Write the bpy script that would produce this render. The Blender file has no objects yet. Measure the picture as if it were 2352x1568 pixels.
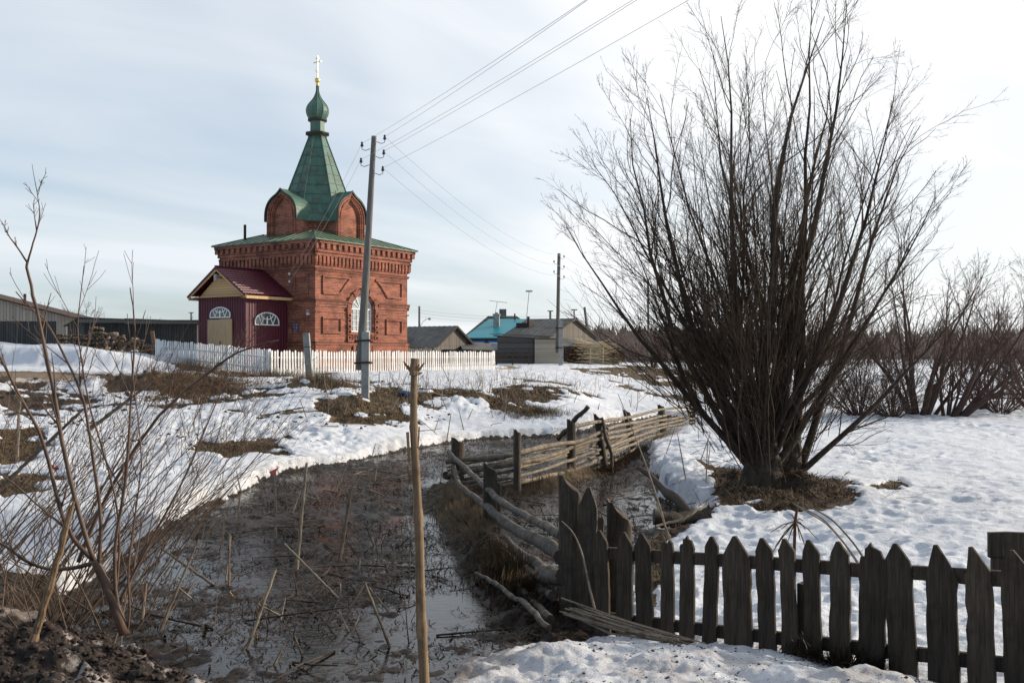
import bpy, math, random
import numpy as np
from mathutils import Vector, Matrix
R = math.radians
S = bpy.context.scene
COL = S.collection

# ------------------------------------------------------------------ camera, sky, sun, exposure
F = 2287.0          # focal length in pixels of a 2352 px wide picture (35 mm lens)
PITCH = 0.60
cam = bpy.data.cameras.new('camera'); cam.lens = 35.0; cam.sensor_width = 36.0
cam.clip_start = 0.1; cam.clip_end = 6000
camo = bpy.data.objects.new('camera', cam); COL.objects.link(camo)
camo.location = (0, 0, 0); camo.rotation_euler = (R(90 + PITCH), 0, 0)
S.camera = camo
SUN_AZ, SUN_EL = 74.0, 18.5      # degrees clockwise from the view axis (+Y), above the horizon
sd = Vector((math.sin(R(SUN_AZ)) * math.cos(R(SUN_EL)), math.cos(R(SUN_AZ)) * math.cos(R(SUN_EL)), math.sin(R(SUN_EL))))
sl = bpy.data.lights.new('sun', 'SUN'); sl.energy = 4.6; sl.angle = R(2.5); sl.color = (1.0, 0.88, 0.72)
so = bpy.data.objects.new('sun', sl); COL.objects.link(so)
so.rotation_euler = sd.to_track_quat('Z', 'Y').to_euler()
S.view_settings.view_transform = 'Standard'; S.view_settings.look = 'None'
S.view_settings.exposure = 0.18; S.view_settings.gamma = 1.0
S.cycles.use_denoising = True
S.cycles.max_bounces = 6; S.cycles.transparent_max_bounces = 6

w = bpy.data.worlds.new('World'); S.world = w; w.use_nodes = True
nt = w.node_tree; nt.nodes.clear()
def N(nt, t, **k):
    n = nt.nodes.new(t)
    for a, b in k.items():
        if a == 'inp':
            for i, v in b.items(): n.inputs[i].default_value = v
        else: setattr(n, a, b)
    return n
def MA(nt, op, a, b=None, c=None, clamp=False):
    n = nt.nodes.new('ShaderNodeMath'); n.operation = op; n.use_clamp = clamp
    for i, v in enumerate((a, b, c)):
        if v is None: continue
        if isinstance(v, (int, float)): n.inputs[i].default_value = v
        else: nt.links.new(v, n.inputs[i])
    return n.outputs[0]
def RAMP(nt, fac, stops, interp='LINEAR'):
    n = nt.nodes.new('ShaderNodeValToRGB'); n.color_ramp.interpolation = interp
    el = n.color_ramp.elements
    while len(el) < len(stops): el.new(0.5)
    for e, (p, c) in zip(el, stops):
        e.position = p; e.color = (c, c, c, 1) if isinstance(c, (int, float)) else (*c, 1)
    nt.links.new(fac, n.inputs[0]); return n.outputs[0]
def MIX(nt, fac, a, b, mode='MIX'):
    n = nt.nodes.new('ShaderNodeMix'); n.data_type = 'RGBA'; n.blend_type = mode
    for i, v in ((0, fac), (6, a), (7, b)):
        if isinstance(v, (int, float)): n.inputs[i].default_value = v
        elif isinstance(v, tuple): n.inputs[i].default_value = (*v, 1)
        else: nt.links.new(v, n.inputs[i])
    return n.outputs[2]
def NOISE(nt, vec, scale, detail=4, rough=0.55, dist=0.0):
    n = nt.nodes.new('ShaderNodeTexNoise'); n.inputs['Scale'].default_value = scale
    n.inputs['Detail'].default_value = detail; n.inputs['Roughness'].default_value = rough
    n.inputs['Distortion'].default_value = dist
    if vec is not None: nt.links.new(vec, n.inputs['Vector'])
    return n.outputs['Fac']
def MAPV(nt, vec, scale=(1, 1, 1), loc=(0, 0, 0), rot=(0, 0, 0)):
    n = nt.nodes.new('ShaderNodeMapping'); n.inputs['Scale'].default_value = scale
    n.inputs['Location'].default_value = loc; n.inputs['Rotation'].default_value = rot
    nt.links.new(vec, n.inputs['Vector']); return n.outputs[0]

sky = N(nt, 'ShaderNodeTexSky', sky_type='NISHITA', sun_disc=False, sun_elevation=R(SUN_EL), sun_rotation=R(SUN_AZ))
sky.air_density = 1.0; sky.dust_density = 1.5; sky.ozone_density = 1.5
tc = N(nt, 'ShaderNodeTexCoord')
sep = N(nt, 'ShaderNodeSeparateXYZ'); nt.links.new(tc.outputs['Generated'], sep.inputs[0])
zz = MA(nt, 'ADD', MA(nt, 'MAXIMUM', sep.outputs[2], 0.0), 0.22)
cx = MA(nt, 'DIVIDE', sep.outputs[0], zz); cy = MA(nt, 'DIVIDE', sep.outputs[1], zz)
comb = N(nt, 'ShaderNodeCombineXYZ'); nt.links.new(cx, comb.inputs[0]); nt.links.new(cy, comb.inputs[1])
mv = MAPV(nt, comb.outputs[0], scale=(1.0, 1.0, 1), rot=(0, 0, R(-38)), loc=(0.35, 0.2, 0))
n1 = NOISE(nt, MAPV(nt, mv, scale=(0.36, 0.85, 1)), 1.0, 4, 0.45, 0.6)
n2 = NOISE(nt, MAPV(nt, mv, scale=(1.3, 3.4, 1)), 1.0, 5, 0.55, 0.8)
cl = MA(nt, 'ADD', MA(nt, 'MULTIPLY', n1, 0.88), MA(nt, 'MULTIPLY', n2, 0.12))
# closeness to the sun: the veil of cloud is thicker and brighter on that side
vd = N(nt, 'ShaderNodeVectorMath', operation='DOT_PRODUCT'); nt.links.new(tc.outputs['Generated'], vd.inputs[0])
vd.inputs[1].default_value = tuple(sd)
toward = RAMP(nt, MA(nt, 'ADD', MA(nt, 'MULTIPLY', vd.outputs['Value'], 0.5), 0.5), [(0.15, 0.0), (0.45, 0.12), (0.60, 0.40), (0.71, 0.92), (0.85, 1.0)])
cover = MA(nt, 'ADD', RAMP(nt, cl, [(0.40, 0.0), (0.60, 1.0)]), MA(nt, 'MULTIPLY', toward, 0.75), clamp=True)
cover = MA(nt, 'ADD', MA(nt, 'MULTIPLY', cover, 0.56), 0.42)
cover = MA(nt, 'MULTIPLY', cover, RAMP(nt, MA(nt, 'ADD', MA(nt, 'MULTIPLY', sep.outputs[1], 0.5), 0.5), [(0.15, 0.25), (0.62, 1.0)]))      # unseen cloud cover thinned behind the camera, added to cut the fill light
ccol = MIX(nt, toward, (7.2, 7.75, 8.25), (9.5, 9.6, 9.7))
skyc = MIX(nt, 1.0, sky.outputs[0], (0.88, 1.16, 1.40), 'MULTIPLY')
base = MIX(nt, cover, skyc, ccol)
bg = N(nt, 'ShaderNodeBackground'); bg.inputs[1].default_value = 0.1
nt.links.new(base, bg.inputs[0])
ow = N(nt, 'ShaderNodeOutputWorld'); nt.links.new(bg.outputs[0], ow.inputs[0])

# ------------------------------------------------------------------ helpers
rng = np.random.default_rng(7)
random.seed(7)
CP, SP = math.cos(R(PITCH)), math.sin(R(PITCH))
def at(px, py, D):
    """world point seen at picture position (px, py) of the 2352 px wide photo, at depth D along +Y"""
    u = (px - 1176) / F; v = (784 - py) / F
    x, y, z = u, CP - v * SP, v * CP + SP
    k = D / y
    return np.array((x * k, D, z * k))

class MB:
    def __init__(s): s.v = []; s.f = []; s.m = []; s.n = 0
    def add(s, vs, fs, mi=0):
        o = s.n; s.v.extend([tuple(map(float, p)) for p in vs]); s.n += len(vs)
        for f in fs: s.f.append(tuple(i + o for i in f)); s.m.append(mi)
        return s
    def box(s, x0, x1, y0, y1, z0, z1, mi=0, M=None):
        vs = [(x, y, z) for z in (z0, z1) for y in (y0, y1) for x in (x0, x1)]
        if M is not None: vs = [M(*p) for p in vs]
        return s.add(vs, [(0, 2, 3, 1), (4, 5, 7, 6), (0, 1, 5, 4), (2, 6, 7, 3), (0, 4, 6, 2), (1, 3, 7, 5)], mi)
    def bar(s, p, q, w, h, up=(0, 0, 1), mi=0):
        p = np.array(p, float); q = np.array(q, float); t = q - p; t /= np.linalg.norm(t)
        a = np.cross(t, up); a /= np.linalg.norm(a) + 1e-9; b = np.cross(a, t)
        vs = [c + a * sx * w / 2 + b * sz * h / 2 for c in (p, q) for sx, sz in ((-1, -1), (1, -1), (1, 1), (-1, 1))]
        return s.add(vs, [(0, 1, 2, 3), (7, 6, 5, 4), (0, 4, 5, 1), (1, 5, 6, 2), (2, 6, 7, 3), (3, 7, 4, 0)], mi)
    def tube(s, P, Rr, n=8, mi=0, cap=True):
        P = np.array(P, float); K = len(P)
        if isinstance(Rr, (int, float)): Rr = [Rr] * K
        T = np.gradient(P, axis=0); T /= np.linalg.norm(T, axis=1)[:, None] + 1e-12
        up = np.array((0.13, 0.21, 1.0)) if abs(T[0][2]) < 0.9 else np.array((1.0, 0.1, 0.05))
        a = np.cross(T[0], up); a /= np.linalg.norm(a); vs = []
        for i in range(K):
            a = a - T[i] * np.dot(a, T[i]); a /= np.linalg.norm(a); b = np.cross(T[i], a)
            for k in range(n):
                t = 2 * math.pi * k / n
                vs.append(P[i] + Rr[i] * (math.cos(t) * a + math.sin(t) * b))
        fs = [(i * n + k, i * n + (k + 1) % n, (i + 1) * n + (k + 1) % n, (i + 1) * n + k) for i in range(K - 1) for k in range(n)]
        if cap: fs += [tuple(range(n))[::-1], tuple(range((K - 1) * n, K * n))]
        return s.add(vs, fs, mi)
    def prism(s, poly, y0, y1, mi=0, M=None):
        """polygon in x,z extruded along y"""
        n = len(poly)
        vs = [(x, y0, z) for x, z in poly] + [(x, y1, z) for x, z in poly]
        if M is not None: vs = [M(*p) for p in vs]
        return s.add(vs, [tuple(range(n)), tuple(range(2 * n - 1, n - 1, -1))] + [(i, i + n, (i + 1) % n + n, (i + 1) % n) for i in range(n)], mi)
    def lathe(s, prof, n=24, c=(0, 0), mi=0, a0=0.0):
        vs = []; K = len(prof)
        for r, z in prof:
            for k in range(n):
                t = 2 * math.pi * k / n + a0; vs.append((c[0] + r * math.cos(t), c[1] + r * math.sin(t), z))
        fs = [(i * n + k, i * n + (k + 1) % n, (i + 1) * n + (k + 1) % n, (i + 1) * n + k) for i in range(K - 1) for k in range(n)]
        fs += [tuple(range(n))[::-1], tuple(range((K - 1) * n, K * n))]
        return s.add(vs, fs, mi)
    def build(s, name, mats, parent=None, smooth=False, loc=None):
        me = bpy.data.meshes.new(name); me.from_pydata(s.v, [], s.f)
        for m in (mats if isinstance(mats, (list, tuple)) else [mats]): me.materials.append(m)
        if any(s.m): me.polygons.foreach_set('material_index', s.m)
        if smooth: me.polygons.foreach_set('use_smooth', [True] * len(s.f))
        me.validate(); me.update()
        o = bpy.data.objects.new(name, me); COL.objects.link(o)
        if parent: o.parent = parent
        if loc is not None: o.location = loc
        return o
def raw_mesh(name, V, Q, mat, parent=None, smooth=False, loc=None):
    """mesh from numpy arrays, Q faces of one size"""
    me = bpy.data.meshes.new(name); k = Q.shape[1]
    me.vertices.add(len(V)); me.vertices.foreach_set('co', np.ascontiguousarray(V, dtype=np.float32).ravel())
    me.loops.add(Q.size); me.loops.foreach_set('vertex_index', np.ascontiguousarray(Q, dtype=np.int32).ravel())
    me.polygons.add(len(Q)); me.polygons.foreach_set('loop_start', np.arange(0, Q.size, k, dtype=np.int32))
    try: me.polygons.foreach_set('loop_total', np.full(len(Q), k, dtype=np.int32))
    except Exception: pass
    me.update(calc_edges=True)
    if smooth: me.polygons.foreach_set('use_smooth', np.ones(len(Q), dtype=bool))
    me.materials.append(mat)
    o = bpy.data.objects.new(name, me); COL.objects.link(o)
    if parent: o.parent = parent
    if loc is not None: o.location = loc
    return o
def tag(o, label=None, cat=None, group=None, kind=None):
    if label: o['label'] = label
    if cat: o['category'] = cat
    if group: o['group'] = group
    if kind: o['kind'] = kind
    return o
def thing(name, label, cat, loc=(0, 0, 0), rz=0.0, group=None):
    o = bpy.data.objects.new(name, None); COL.objects.link(o); o.empty_display_size = 0.2
    o.location = tuple(map(float, loc)); o.rotation_euler = (0, 0, rz)
    return tag(o, label, cat, group)

# vectorised branch tubes
def unit(v): return v / (np.linalg.norm(v, axis=-1, keepdims=True) + 1e-12)
def tubes(P, Rr, n=3):
    """P (N,K,3), Rr (N,K) -> vertices and quads"""
    Nn, K, _ = P.shape
    T = np.gradient(P, axis=1); T = unit(T)
    ref = np.where(np.abs(T[:, :1, 2:3]) > 0.8, np.array((1.0, 0.2, 0.1)), np.array((0.1, 0.2, 1.0)))
    a = unit(np.cross(T, np.broadcast_to(ref, T.shape))); b = np.cross(T, a)
    t = 2 * np.pi * np.arange(n) / n
    V = P[:, :, None, :] + Rr[:, :, None, None] * (np.cos(t)[None, None, :, None] * a[:, :, None, :] + np.sin(t)[None, None, :, None] * b[:, :, None, :])
    idx = np.arange(Nn * K * n).reshape(Nn, K, n)
    A = idx[:, :-1, :]; B = np.roll(A, -1, axis=2); D_ = idx[:, 1:, :]; C_ = np.roll(D_, -1, axis=2)
    return V.reshape(-1, 3), np.stack((A, B, C_, D_), -1).reshape(-1, 4)
def join_tubes(lst):
    Vs, Qs, o = [], [], 0
    for V, Q in lst: Vs.append(V); Qs.append(Q + o); o += len(V)
    return np.concatenate(Vs), np.concatenate(Qs)
def grow(base, d, L, r0, r1, K, up, wig, g):
    Nn = len(base); P = np.zeros((Nn, K, 3)); P[:, 0] = base; d = unit(d.copy())
    L = np.broadcast_to(L, (Nn,)); step = (L / (K - 1))[:, None]
    r0 = np.broadcast_to(r0, (Nn,)); r1 = np.broadcast_to(r1, (Nn,))
    for k in range(1, K):
        P[:, k] = P[:, k - 1] + d * step
        d = unit(d + np.array((0, 0, up)) / K + g.normal(0, wig, (Nn, 3)))
    t = np.linspace(0, 1, K)[None]
    return P, r0[:, None] * (1 - t) + r1[:, None] * t
def spawn(P, Rr, n, t0, t1, ang, g, angj=0.15):
    Nn, K, _ = P.shape
    t = g.uniform(t0, t1, (Nn, n)) * (K - 1); i = np.minimum(t.astype(int), K - 2); f = (t - i)[..., None]
    r = np.arange(Nn)[:, None]
    p = P[r, i] * (1 - f) + P[r, i + 1] * f
    T = unit(P[r, i + 1] - P[r, i]); rad = Rr[r, i] * (1 - f[..., 0]) + Rr[r, i + 1] * f[..., 0]
    q = unit(np.cross(T, g.normal(0, 1, T.shape))); a = (ang + g.normal(0, angj, (Nn, n)))[..., None]
    d = T * np.cos(a) + q * np.sin(a)
    return p.reshape(-1, 3), d.reshape(-1, 3), rad.reshape(-1), (t / (K - 1)).reshape(-1)

# value noise
def _h(ix, iy, seed):
    h = (ix.astype(np.int64) * 374761393 + iy.astype(np.int64) * 668265263 + seed * 1274126177) & 0xffffffff
    h = ((h ^ (h >> 13)) * 1274126177) & 0xffffffff
    return ((h ^ (h >> 16)) & 0xffff) / 65535.0
def vnoise(x, y, seed=0):
    ix = np.floor(x); iy = np.floor(y); fx = x - ix; fy = y - iy
    fx = fx * fx * fx * (fx * (fx * 6 - 15) + 10); fy = fy * fy * fy * (fy * (fy * 6 - 15) + 10)
    a = _h(ix, iy, seed); b = _h(ix + 1, iy, seed); c = _h(ix, iy + 1, seed); d = _h(ix + 1, iy + 1, seed)
    return (a * (1 - fx) + b * fx) * (1 - fy) + (c * (1 - fx) + d * fx) * fy * 1.0
def fbm(x, y, sc, oct=4, seed=0, gain=0.5):
    s = 0.0; a = 1.0; t = 0.0
    for o in range(oct):
        c, sn = math.cos(0.6 * o + 0.3), math.sin(0.6 * o + 0.3)
        s = s + a * (vnoise((x * c - y * sn) / sc + 13.7 * o, (x * sn + y * c) / sc + 7.1 * o, seed + o) - 0.5); t += a; a *= gain; sc *= 0.5
    return s / t * 2
def sstep(a, b, x):
    t = np.clip((x - a) / (b - a), 0, 1); return t * t * (3 - 2 * t)
def sdist(poly, x, y):
    """signed distance, positive inside"""
    poly = np.array(poly, float); n = len(poly)
    d = np.full(x.shape, 1e18); ins = np.zeros(x.shape, bool)
    for i in range(n):
        ax, ay = poly[i]; bx, by = poly[(i + 1) % n]
        ex, ey = bx - ax, by - ay; wx, wy = x - ax, y - ay
        t = np.clip((wx * ex + wy * ey) / (ex * ex + ey * ey + 1e-12), 0, 1)
        d = np.minimum(d, (wx - ex * t) ** 2 + (wy - ey * t) ** 2)
        c = ((ay > y) != (by > y)) & (x < (bx - ax) * (y - ay) / (by - ay + 1e-15) + ax)
        ins ^= c
    d = np.sqrt(d); return np.where(ins, d, -d)
def fast_sd(poly, x, y, m=3.0):
    poly = np.array(poly, float); out = np.full(x.shape, -m)
    k = (x > poly[:, 0].min() - m) & (x < poly[:, 0].max() + m) & (y > poly[:, 1].min() - m) & (y < poly[:, 1].max() + m)
    if k.any(): out[k] = np.maximum(sdist(poly, x[k], y[k]), -m)
    return out

# ------------------------------------------------------------------ materials
def new_mat(name):
    m = bpy.data.materials.new(name); m.use_nodes = True; nt = m.node_tree
    b = nt.nodes['Principled BSDF']; return m, nt, b
def obj_vec(nt):
    return N(nt, 'ShaderNodeTexCoord').outputs['Object']
def bump(nt, b, h, strength=0.4, dist=0.02, prev=None):
    n = N(nt, 'ShaderNodeBump'); n.inputs['Strength'].default_value = strength; n.inputs['Distance'].default_value = dist
    nt.links.new(h, n.inputs['Height'])
    if prev is not None: nt.links.new(prev, n.inputs['Normal'])
    nt.links.new(n.outputs[0], b.inputs['Normal']); return n.outputs[0]
def mottled(name, c1, c2, scale=8, stretch=(1, 1, 1), rough=0.85, bs=0.4, bd=0.01, lo=0.35, hi=0.65, c3=None, s3=1.5, spec=0.3, metal=0.0, rnd=0.0):
    m, nt, b = new_mat(name); v = obj_vec(nt); mv = MAPV(nt, v, scale=stretch)
    n = NOISE(nt, mv, scale, 6, 0.65)
    col = MIX(nt, RAMP(nt, n, [(lo, 0.0), (hi, 1.0)]), c1, c2)
    if c3 is not None:
        n3 = NOISE(nt, v, s3, 5, 0.65)
        col = MIX(nt, RAMP(nt, n3, [(0.5, 0.0), (0.66, 0.85)]), col, c3)
    if rnd:
        oi = N(nt, 'ShaderNodeObjectInfo')
        hs = N(nt, 'ShaderNodeHueSaturation'); nt.links.new(col, hs.inputs['Color'])
        nt.links.new(MA(nt, 'ADD', MA(nt, 'MULTIPLY', oi.outputs['Random'], rnd * 2), 1 - rnd), hs.inputs['Value']); col = hs.outputs[0]
    nt.links.new(col, b.inputs['Base Color']); b.inputs['Roughness'].default_value = rough
    b.inputs['Specular IOR Level'].default_value = spec; b.inputs['Metallic'].default_value = metal
    if bs: bump(nt, b, n, bs, bd)
    return m
def boards(name, c1, c2, width=0.15, horizontal=False, rough=0.85, gap=0.02, c3=None, axis='XY'):
    """wall boards: random tone per board and dark joints; vertical (or horizontal) planks"""
    m, nt, b = new_mat(name); v = obj_vec(nt)
    sp = N(nt, 'ShaderNodeSeparateXYZ'); nt.links.new(v, sp.inputs[0])
    across = sp.outputs[2] if horizontal else MA(nt, 'ADD', sp.outputs[0], MA(nt, 'MULTIPLY', sp.outputs[1], 1.0))
    t = MA(nt, 'DIVIDE', across, width); idx = MA(nt, 'FLOOR', t); fr = MA(nt, 'FRACT', t)
    wn = N(nt, 'ShaderNodeTexWhiteNoise', noise_dimensions='1D'); nt.links.new(idx, wn.inputs['W'])
    st = (1.2, 1.2, 18) if horizontal else (14, 14, 1.0)
    gr = NOISE(nt, MAPV(nt, v, scale=st), 1.6, 5, 0.7)
    k = MA(nt, 'ADD', MA(nt, 'MULTIPLY', wn.outputs['Value'], 0.55), MA(nt, 'MULTIPLY', gr, 0.6), clamp=True)
    col = MIX(nt, k, c1, c2)
    if c3 is not None:
        col = MIX(nt, RAMP(nt, NOISE(nt, v, 0.7, 5, 0.65), [(0.48, 0.0), (0.62, 0.8)]), col, c3)
    edge = RAMP(nt, fr, [(0.0, 0.0), (gap / width, 1.0), (1 - gap / width, 1.0), (1.0, 0.0)])
    col = MIX(nt, edge, tuple(x * 0.18 for x in c1), col)
    nt.links.new(col, b.inputs['Base Color']); b.inputs['Roughness'].default_value = rough; b.inputs['Specular IOR Level'].default_value = 0.25
    bump(nt, b, edge, 0.8, 0.02)
    return m
MAT = {}
def brick_mat():
    m, nt, b = new_mat('brick'); v = obj_vec(nt)
    sp = N(nt, 'ShaderNodeSeparateXYZ'); nt.links.new(v, sp.inputs[0])
    u = MA(nt, 'ADD', sp.outputs[0], sp.outputs[1])
    cb = N(nt, 'ShaderNodeCombineXYZ'); nt.links.new(u, cb.inputs[0]); nt.links.new(sp.outputs[2], cb.inputs[1])
    bt = N(nt, 'ShaderNodeTexBrick'); nt.links.new(cb.outputs[0], bt.inputs['Vector'])
    bt.inputs['Scale'].default_value = 1.0; bt.inputs['Brick Width'].default_value = 0.27; bt.inputs['Row Height'].default_value = 0.083
    bt.inputs['Mortar Size'].default_value = 0.0095; bt.inputs['Mortar Smooth'].default_value = 0.3; bt.inputs['Bias'].default_value = -0.1
    bt.inputs['Color1'].default_value = (0.35, 0.102, 0.056, 1); bt.inputs['Color2'].default_value = (0.16, 0.047, 0.034, 1)
    bt.inputs['Mortar'].default_value = (0.42, 0.30, 0.235, 1)
    col = bt.outputs['Color']
    row = MA(nt, 'FLOOR', MA(nt, 'DIVIDE', sp.outputs[2], 0.083)); wn = N(nt, 'ShaderNodeTexWhiteNoise', noise_dimensions='1D'); nt.links.new(row, wn.inputs['W'])
    col = MIX(nt, MA(nt, 'MULTIPLY', wn.outputs['Value'], 0.35), col, (0.42, 0.15, 0.08))
    n = NOISE(nt, MAPV(nt, v, scale=(0.7, 0.7, 1.6)), 1.3, 7, 0.7)
    col = MIX(nt, RAMP(nt, n, [(0.42, 0.0), (0.66, 0.80)]), col, (0.075, 0.034, 0.026))
    n2 = NOISE(nt, v, 14, 4, 0.7)
    col = MIX(nt, RAMP(nt, n2, [(0.62, 0.0), (0.72, 0.6)]), col, (0.42, 0.31, 0.25))
    nt.links.new(col, b.inputs['Base Color']); b.inputs['Roughness'].default_value = 0.9; b.inputs['Specular IOR Level'].default_value = 0.2
    bump(nt, b, MA(nt, 'SUBTRACT', n2, bt.outputs['Fac']), 0.5, 0.012)
    return m
MAT['brick'] = brick_mat()
MAT['dirtybrick'] = mottled('dirty_brick_ledge', (0.055, 0.032, 0.026), (0.16, 0.062, 0.042), 6, (1, 1, 3), lo=0.3, hi=0.7)
MAT['green'] = mottled('green_painted_sheet_metal', (0.046, 0.112, 0.082), (0.070, 0.150, 0.110), 1.5, (1, 1, 1), rough=0.55, bs=0.15, bd=0.03, c3=(0.058, 0.052, 0.034), s3=1.9, spec=0.45)
MAT['greenroof'] = mottled('weathered_green_roof', (0.07, 0.12, 0.075), (0.13, 0.18, 0.11), 3, (1, 1, 1), rough=0.5, bs=0.2, bd=0.02, c3=(0.05, 0.10, 0.065), s3=1.0)
MAT['darktrim'] = mottled('dark_metal_trim', (0.03, 0.03, 0.026), (0.07, 0.06, 0.045), 8)
MAT['gold'] = mottled('gilt_metal', (0.72, 0.50, 0.20), (0.85, 0.62, 0.28), 6, rough=0.3, bs=0, metal=0.85)
MAT['crossgold'] = mottled('pale_gilt', (0.85, 0.72, 0.42), (0.90, 0.78, 0.50), 6, rough=0.4, bs=0, metal=0.25)
MAT['white'] = mottled('white_paint', (0.62, 0.61, 0.60), (0.76, 0.755, 0.745), 4, (6, 6, 1), rough=0.6, bs=0.2, lo=0.3, hi=0.55, rnd=0.07)
MAT['whitedirty'] = mottled('weathered_white_pickets', (0.36, 0.33, 0.29), (0.68, 0.67, 0.65), 2.5, (5, 5, 0.8), rough=0.75, bs=0.3, lo=0.3, hi=0.5, rnd=0.12)
MAT['claret'] = mottled('claret_sheet_metal', (0.075, 0.008, 0.018), (0.092, 0.010, 0.021), 2, rough=0.48, bs=0.0, spec=0.35)
MAT['pine'] = boards('pine_boards', (0.50, 0.315, 0.15), (0.64, 0.43, 0.23), 0.13, True, gap=0.008)
MAT['pineplain'] = mottled('pine', (0.46, 0.29, 0.14), (0.60, 0.40, 0.21), 3, (6, 6, 0.7), bs=0.1)
MAT['ply'] = mottled('bare_boards', (0.34, 0.235, 0.135), (0.48, 0.35, 0.21), 2.2, (7, 7, 0.6), bs=0.2)
MAT['pvc'] = mottled('white_window_frame', (0.74, 0.74, 0.74), (0.82, 0.82, 0.82), 4, rough=0.35, bs=0)
def glass_mat():
    m, nt, b = new_mat('window_glass')
    n = NOISE(nt, obj_vec(nt), 6, 3)
    nt.links.new(MIX(nt, n, (0.02, 0.03, 0.028), (0.11, 0.13, 0.12)), b.inputs['Base Color'])
    b.inputs['Roughness'].default_value = 0.06; b.inputs['Specular IOR Level'].default_value = 0.9
    bump(nt, b, NOISE(nt, obj_vec(nt), 2.5, 2), 0.12, 0.05)
    return m
MAT['glass'] = glass_mat()
MAT['curtain'] = mottled('net_curtain_behind_glass', (0.20, 0.21, 0.20), (0.50, 0.52, 0.52), 9, (1, 1, 1), rough=0.15, bs=0.0, spec=0.8)
MAT['concrete'] = mottled('concrete', (0.26, 0.265, 0.25), (0.36, 0.365, 0.345), 6, rough=0.9, bs=0.3, c3=(0.20, 0.19, 0.16), s3=3)
MAT['polewood'] = mottled('weathered_pole_wood', (0.075, 0.070, 0.063), (0.185, 0.178, 0.165), 3.5, (8, 8, 0.45), bs=0.5, bd=0.01, lo=0.3, hi=0.7)
MAT['greywood'] = mottled('weathered_grey_wood', (0.026, 0.019, 0.013), (0.115, 0.090, 0.066), 3.2, (14, 14, 0.9), bs=0.9, bd=0.008, lo=0.3, hi=0.72, c3=(0.035, 0.026, 0.019), s3=3, rnd=0.22)
MAT['darkwood'] = mottled('dark_mossy_wood', (0.015, 0.010, 0.0065), (0.092, 0.068, 0.047), 3.2, (14, 14, 0.9), bs=0.9, bd=0.008, lo=0.3, hi=0.72, c3=(0.030, 0.022, 0.013), s3=4, rnd=0.25)
MAT['endgrain'] = mottled('sawn_end_grain', (0.035, 0.024, 0.017), (0.09, 0.062, 0.044), 9, (1, 1, 1), bs=0.6, bd=0.01)
MAT['rail'] = mottled('grey_pole_bark', (0.12, 0.092, 0.064), (0.27, 0.222, 0.165), 7, (1, 1, 1), bs=0.6, bd=0.008, c3=(0.06, 0.045, 0.033), s3=5, rnd=0.12)
MAT['raildark'] = mottled('lichened_pole_bark', (0.040, 0.033, 0.027), (0.155, 0.138, 0.118), 9, (1, 1, 1), bs=0.7, bd=0.008, c3=(0.045, 0.035, 0.027), s3=5, rnd=0.1)
MAT['bark'] = mottled('willow_bark', (0.026, 0.018, 0.013), (0.070, 0.050, 0.036), 14, (1, 1, 0.35), bs=0.9, bd=0.02)
MAT['twig'] = mottled('willow_twig', (0.034, 0.021, 0.014), (0.090, 0.058, 0.036), 2.0, bs=0, rough=0.8)
MAT['rod'] = mottled('brown_rods', (0.060, 0.037, 0.024), (0.135, 0.088, 0.056), 3.0, bs=0, rough=0.7)
MAT['twigred'] = mottled('reddish_twig', (0.060, 0.034, 0.027), (0.105, 0.065, 0.052), 2.0, bs=0, rough=0.8)
MAT['shoot'] = mottled('smooth_shoot', (0.065, 0.036, 0.024), (0.155, 0.098, 0.066), 5, (1, 1, 1), bs=0.2, bd=0.004, rough=0.6)
MAT['straw'] = mottled('dead_stalk', (0.13, 0.098, 0.070), (0.33, 0.265, 0.195), 3.5, (30, 30, 1.2), bs=0.5, bd=0.004, lo=0.3, hi=0.7, c3=(0.09, 0.062, 0.042), s3=7, rnd=0.28)
MAT['straw_big'] = mottled('tall_dead_stalk', (0.10, 0.062, 0.036), (0.33, 0.222, 0.13), 3.0, (40, 40, 1.1), bs=0.6, bd=0.004, lo=0.3, hi=0.7, c3=(0.085, 0.052, 0.032), s3=6.5)
MAT['drygrass'] = mottled('dry_grass', (0.055, 0.037, 0.021), (0.195, 0.138, 0.080), 5, bs=0)
MAT['litter'] = mottled('wet_litter', (0.014, 0.009, 0.006), (0.060, 0.038, 0.023), 6, bs=0, rough=0.6)
MAT['iron'] = mottled('rusty_iron', (0.035, 0.022, 0.018), (0.07, 0.042, 0.03), 8)
MAT['wire'] = mottled('aluminium_wire', (0.36, 0.36, 0.36), (0.44, 0.44, 0.44), 3, bs=0, rough=0.5)
MAT['porcelain'] = mottled('dark_porcelain', (0.04, 0.03, 0.03), (0.07, 0.05, 0.05), 3, bs=0, rough=0.25)
MAT['slate'] = mottled('grey_corrugated_sheet', (0.095, 0.09, 0.082), (0.165, 0.157, 0.142), 2.5, (1, 1, 1), c3=(0.065, 0.06, 0.052), s3=0.6)
MAT['slatedark'] = mottled('dark_corrugated_sheet', (0.035, 0.035, 0.034), (0.075, 0.075, 0.072), 2.5)
MAT['teal'] = mottled('turquoise_sheet_roof', (0.022, 0.235, 0.285), (0.028, 0.275, 0.325), 1, rough=0.4, bs=0)
MAT['barnboards'] = boards('grey_barn_boards', (0.085, 0.075, 0.064), (0.23, 0.20, 0.172), 0.16)
MAT['darkboards'] = boards('dark_shed_boards', (0.027, 0.029, 0.030), (0.075, 0.075, 0.073), 0.17)
MAT['lightboards'] = boards('light_shed_boards', (0.20, 0.17, 0.14), (0.40, 0.35, 0.30), 0.24)
MAT['logwall'] = boards('dark_plank_wall', (0.060, 0.056, 0.052), (0.15, 0.14, 0.13), 0.16, True)
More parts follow.
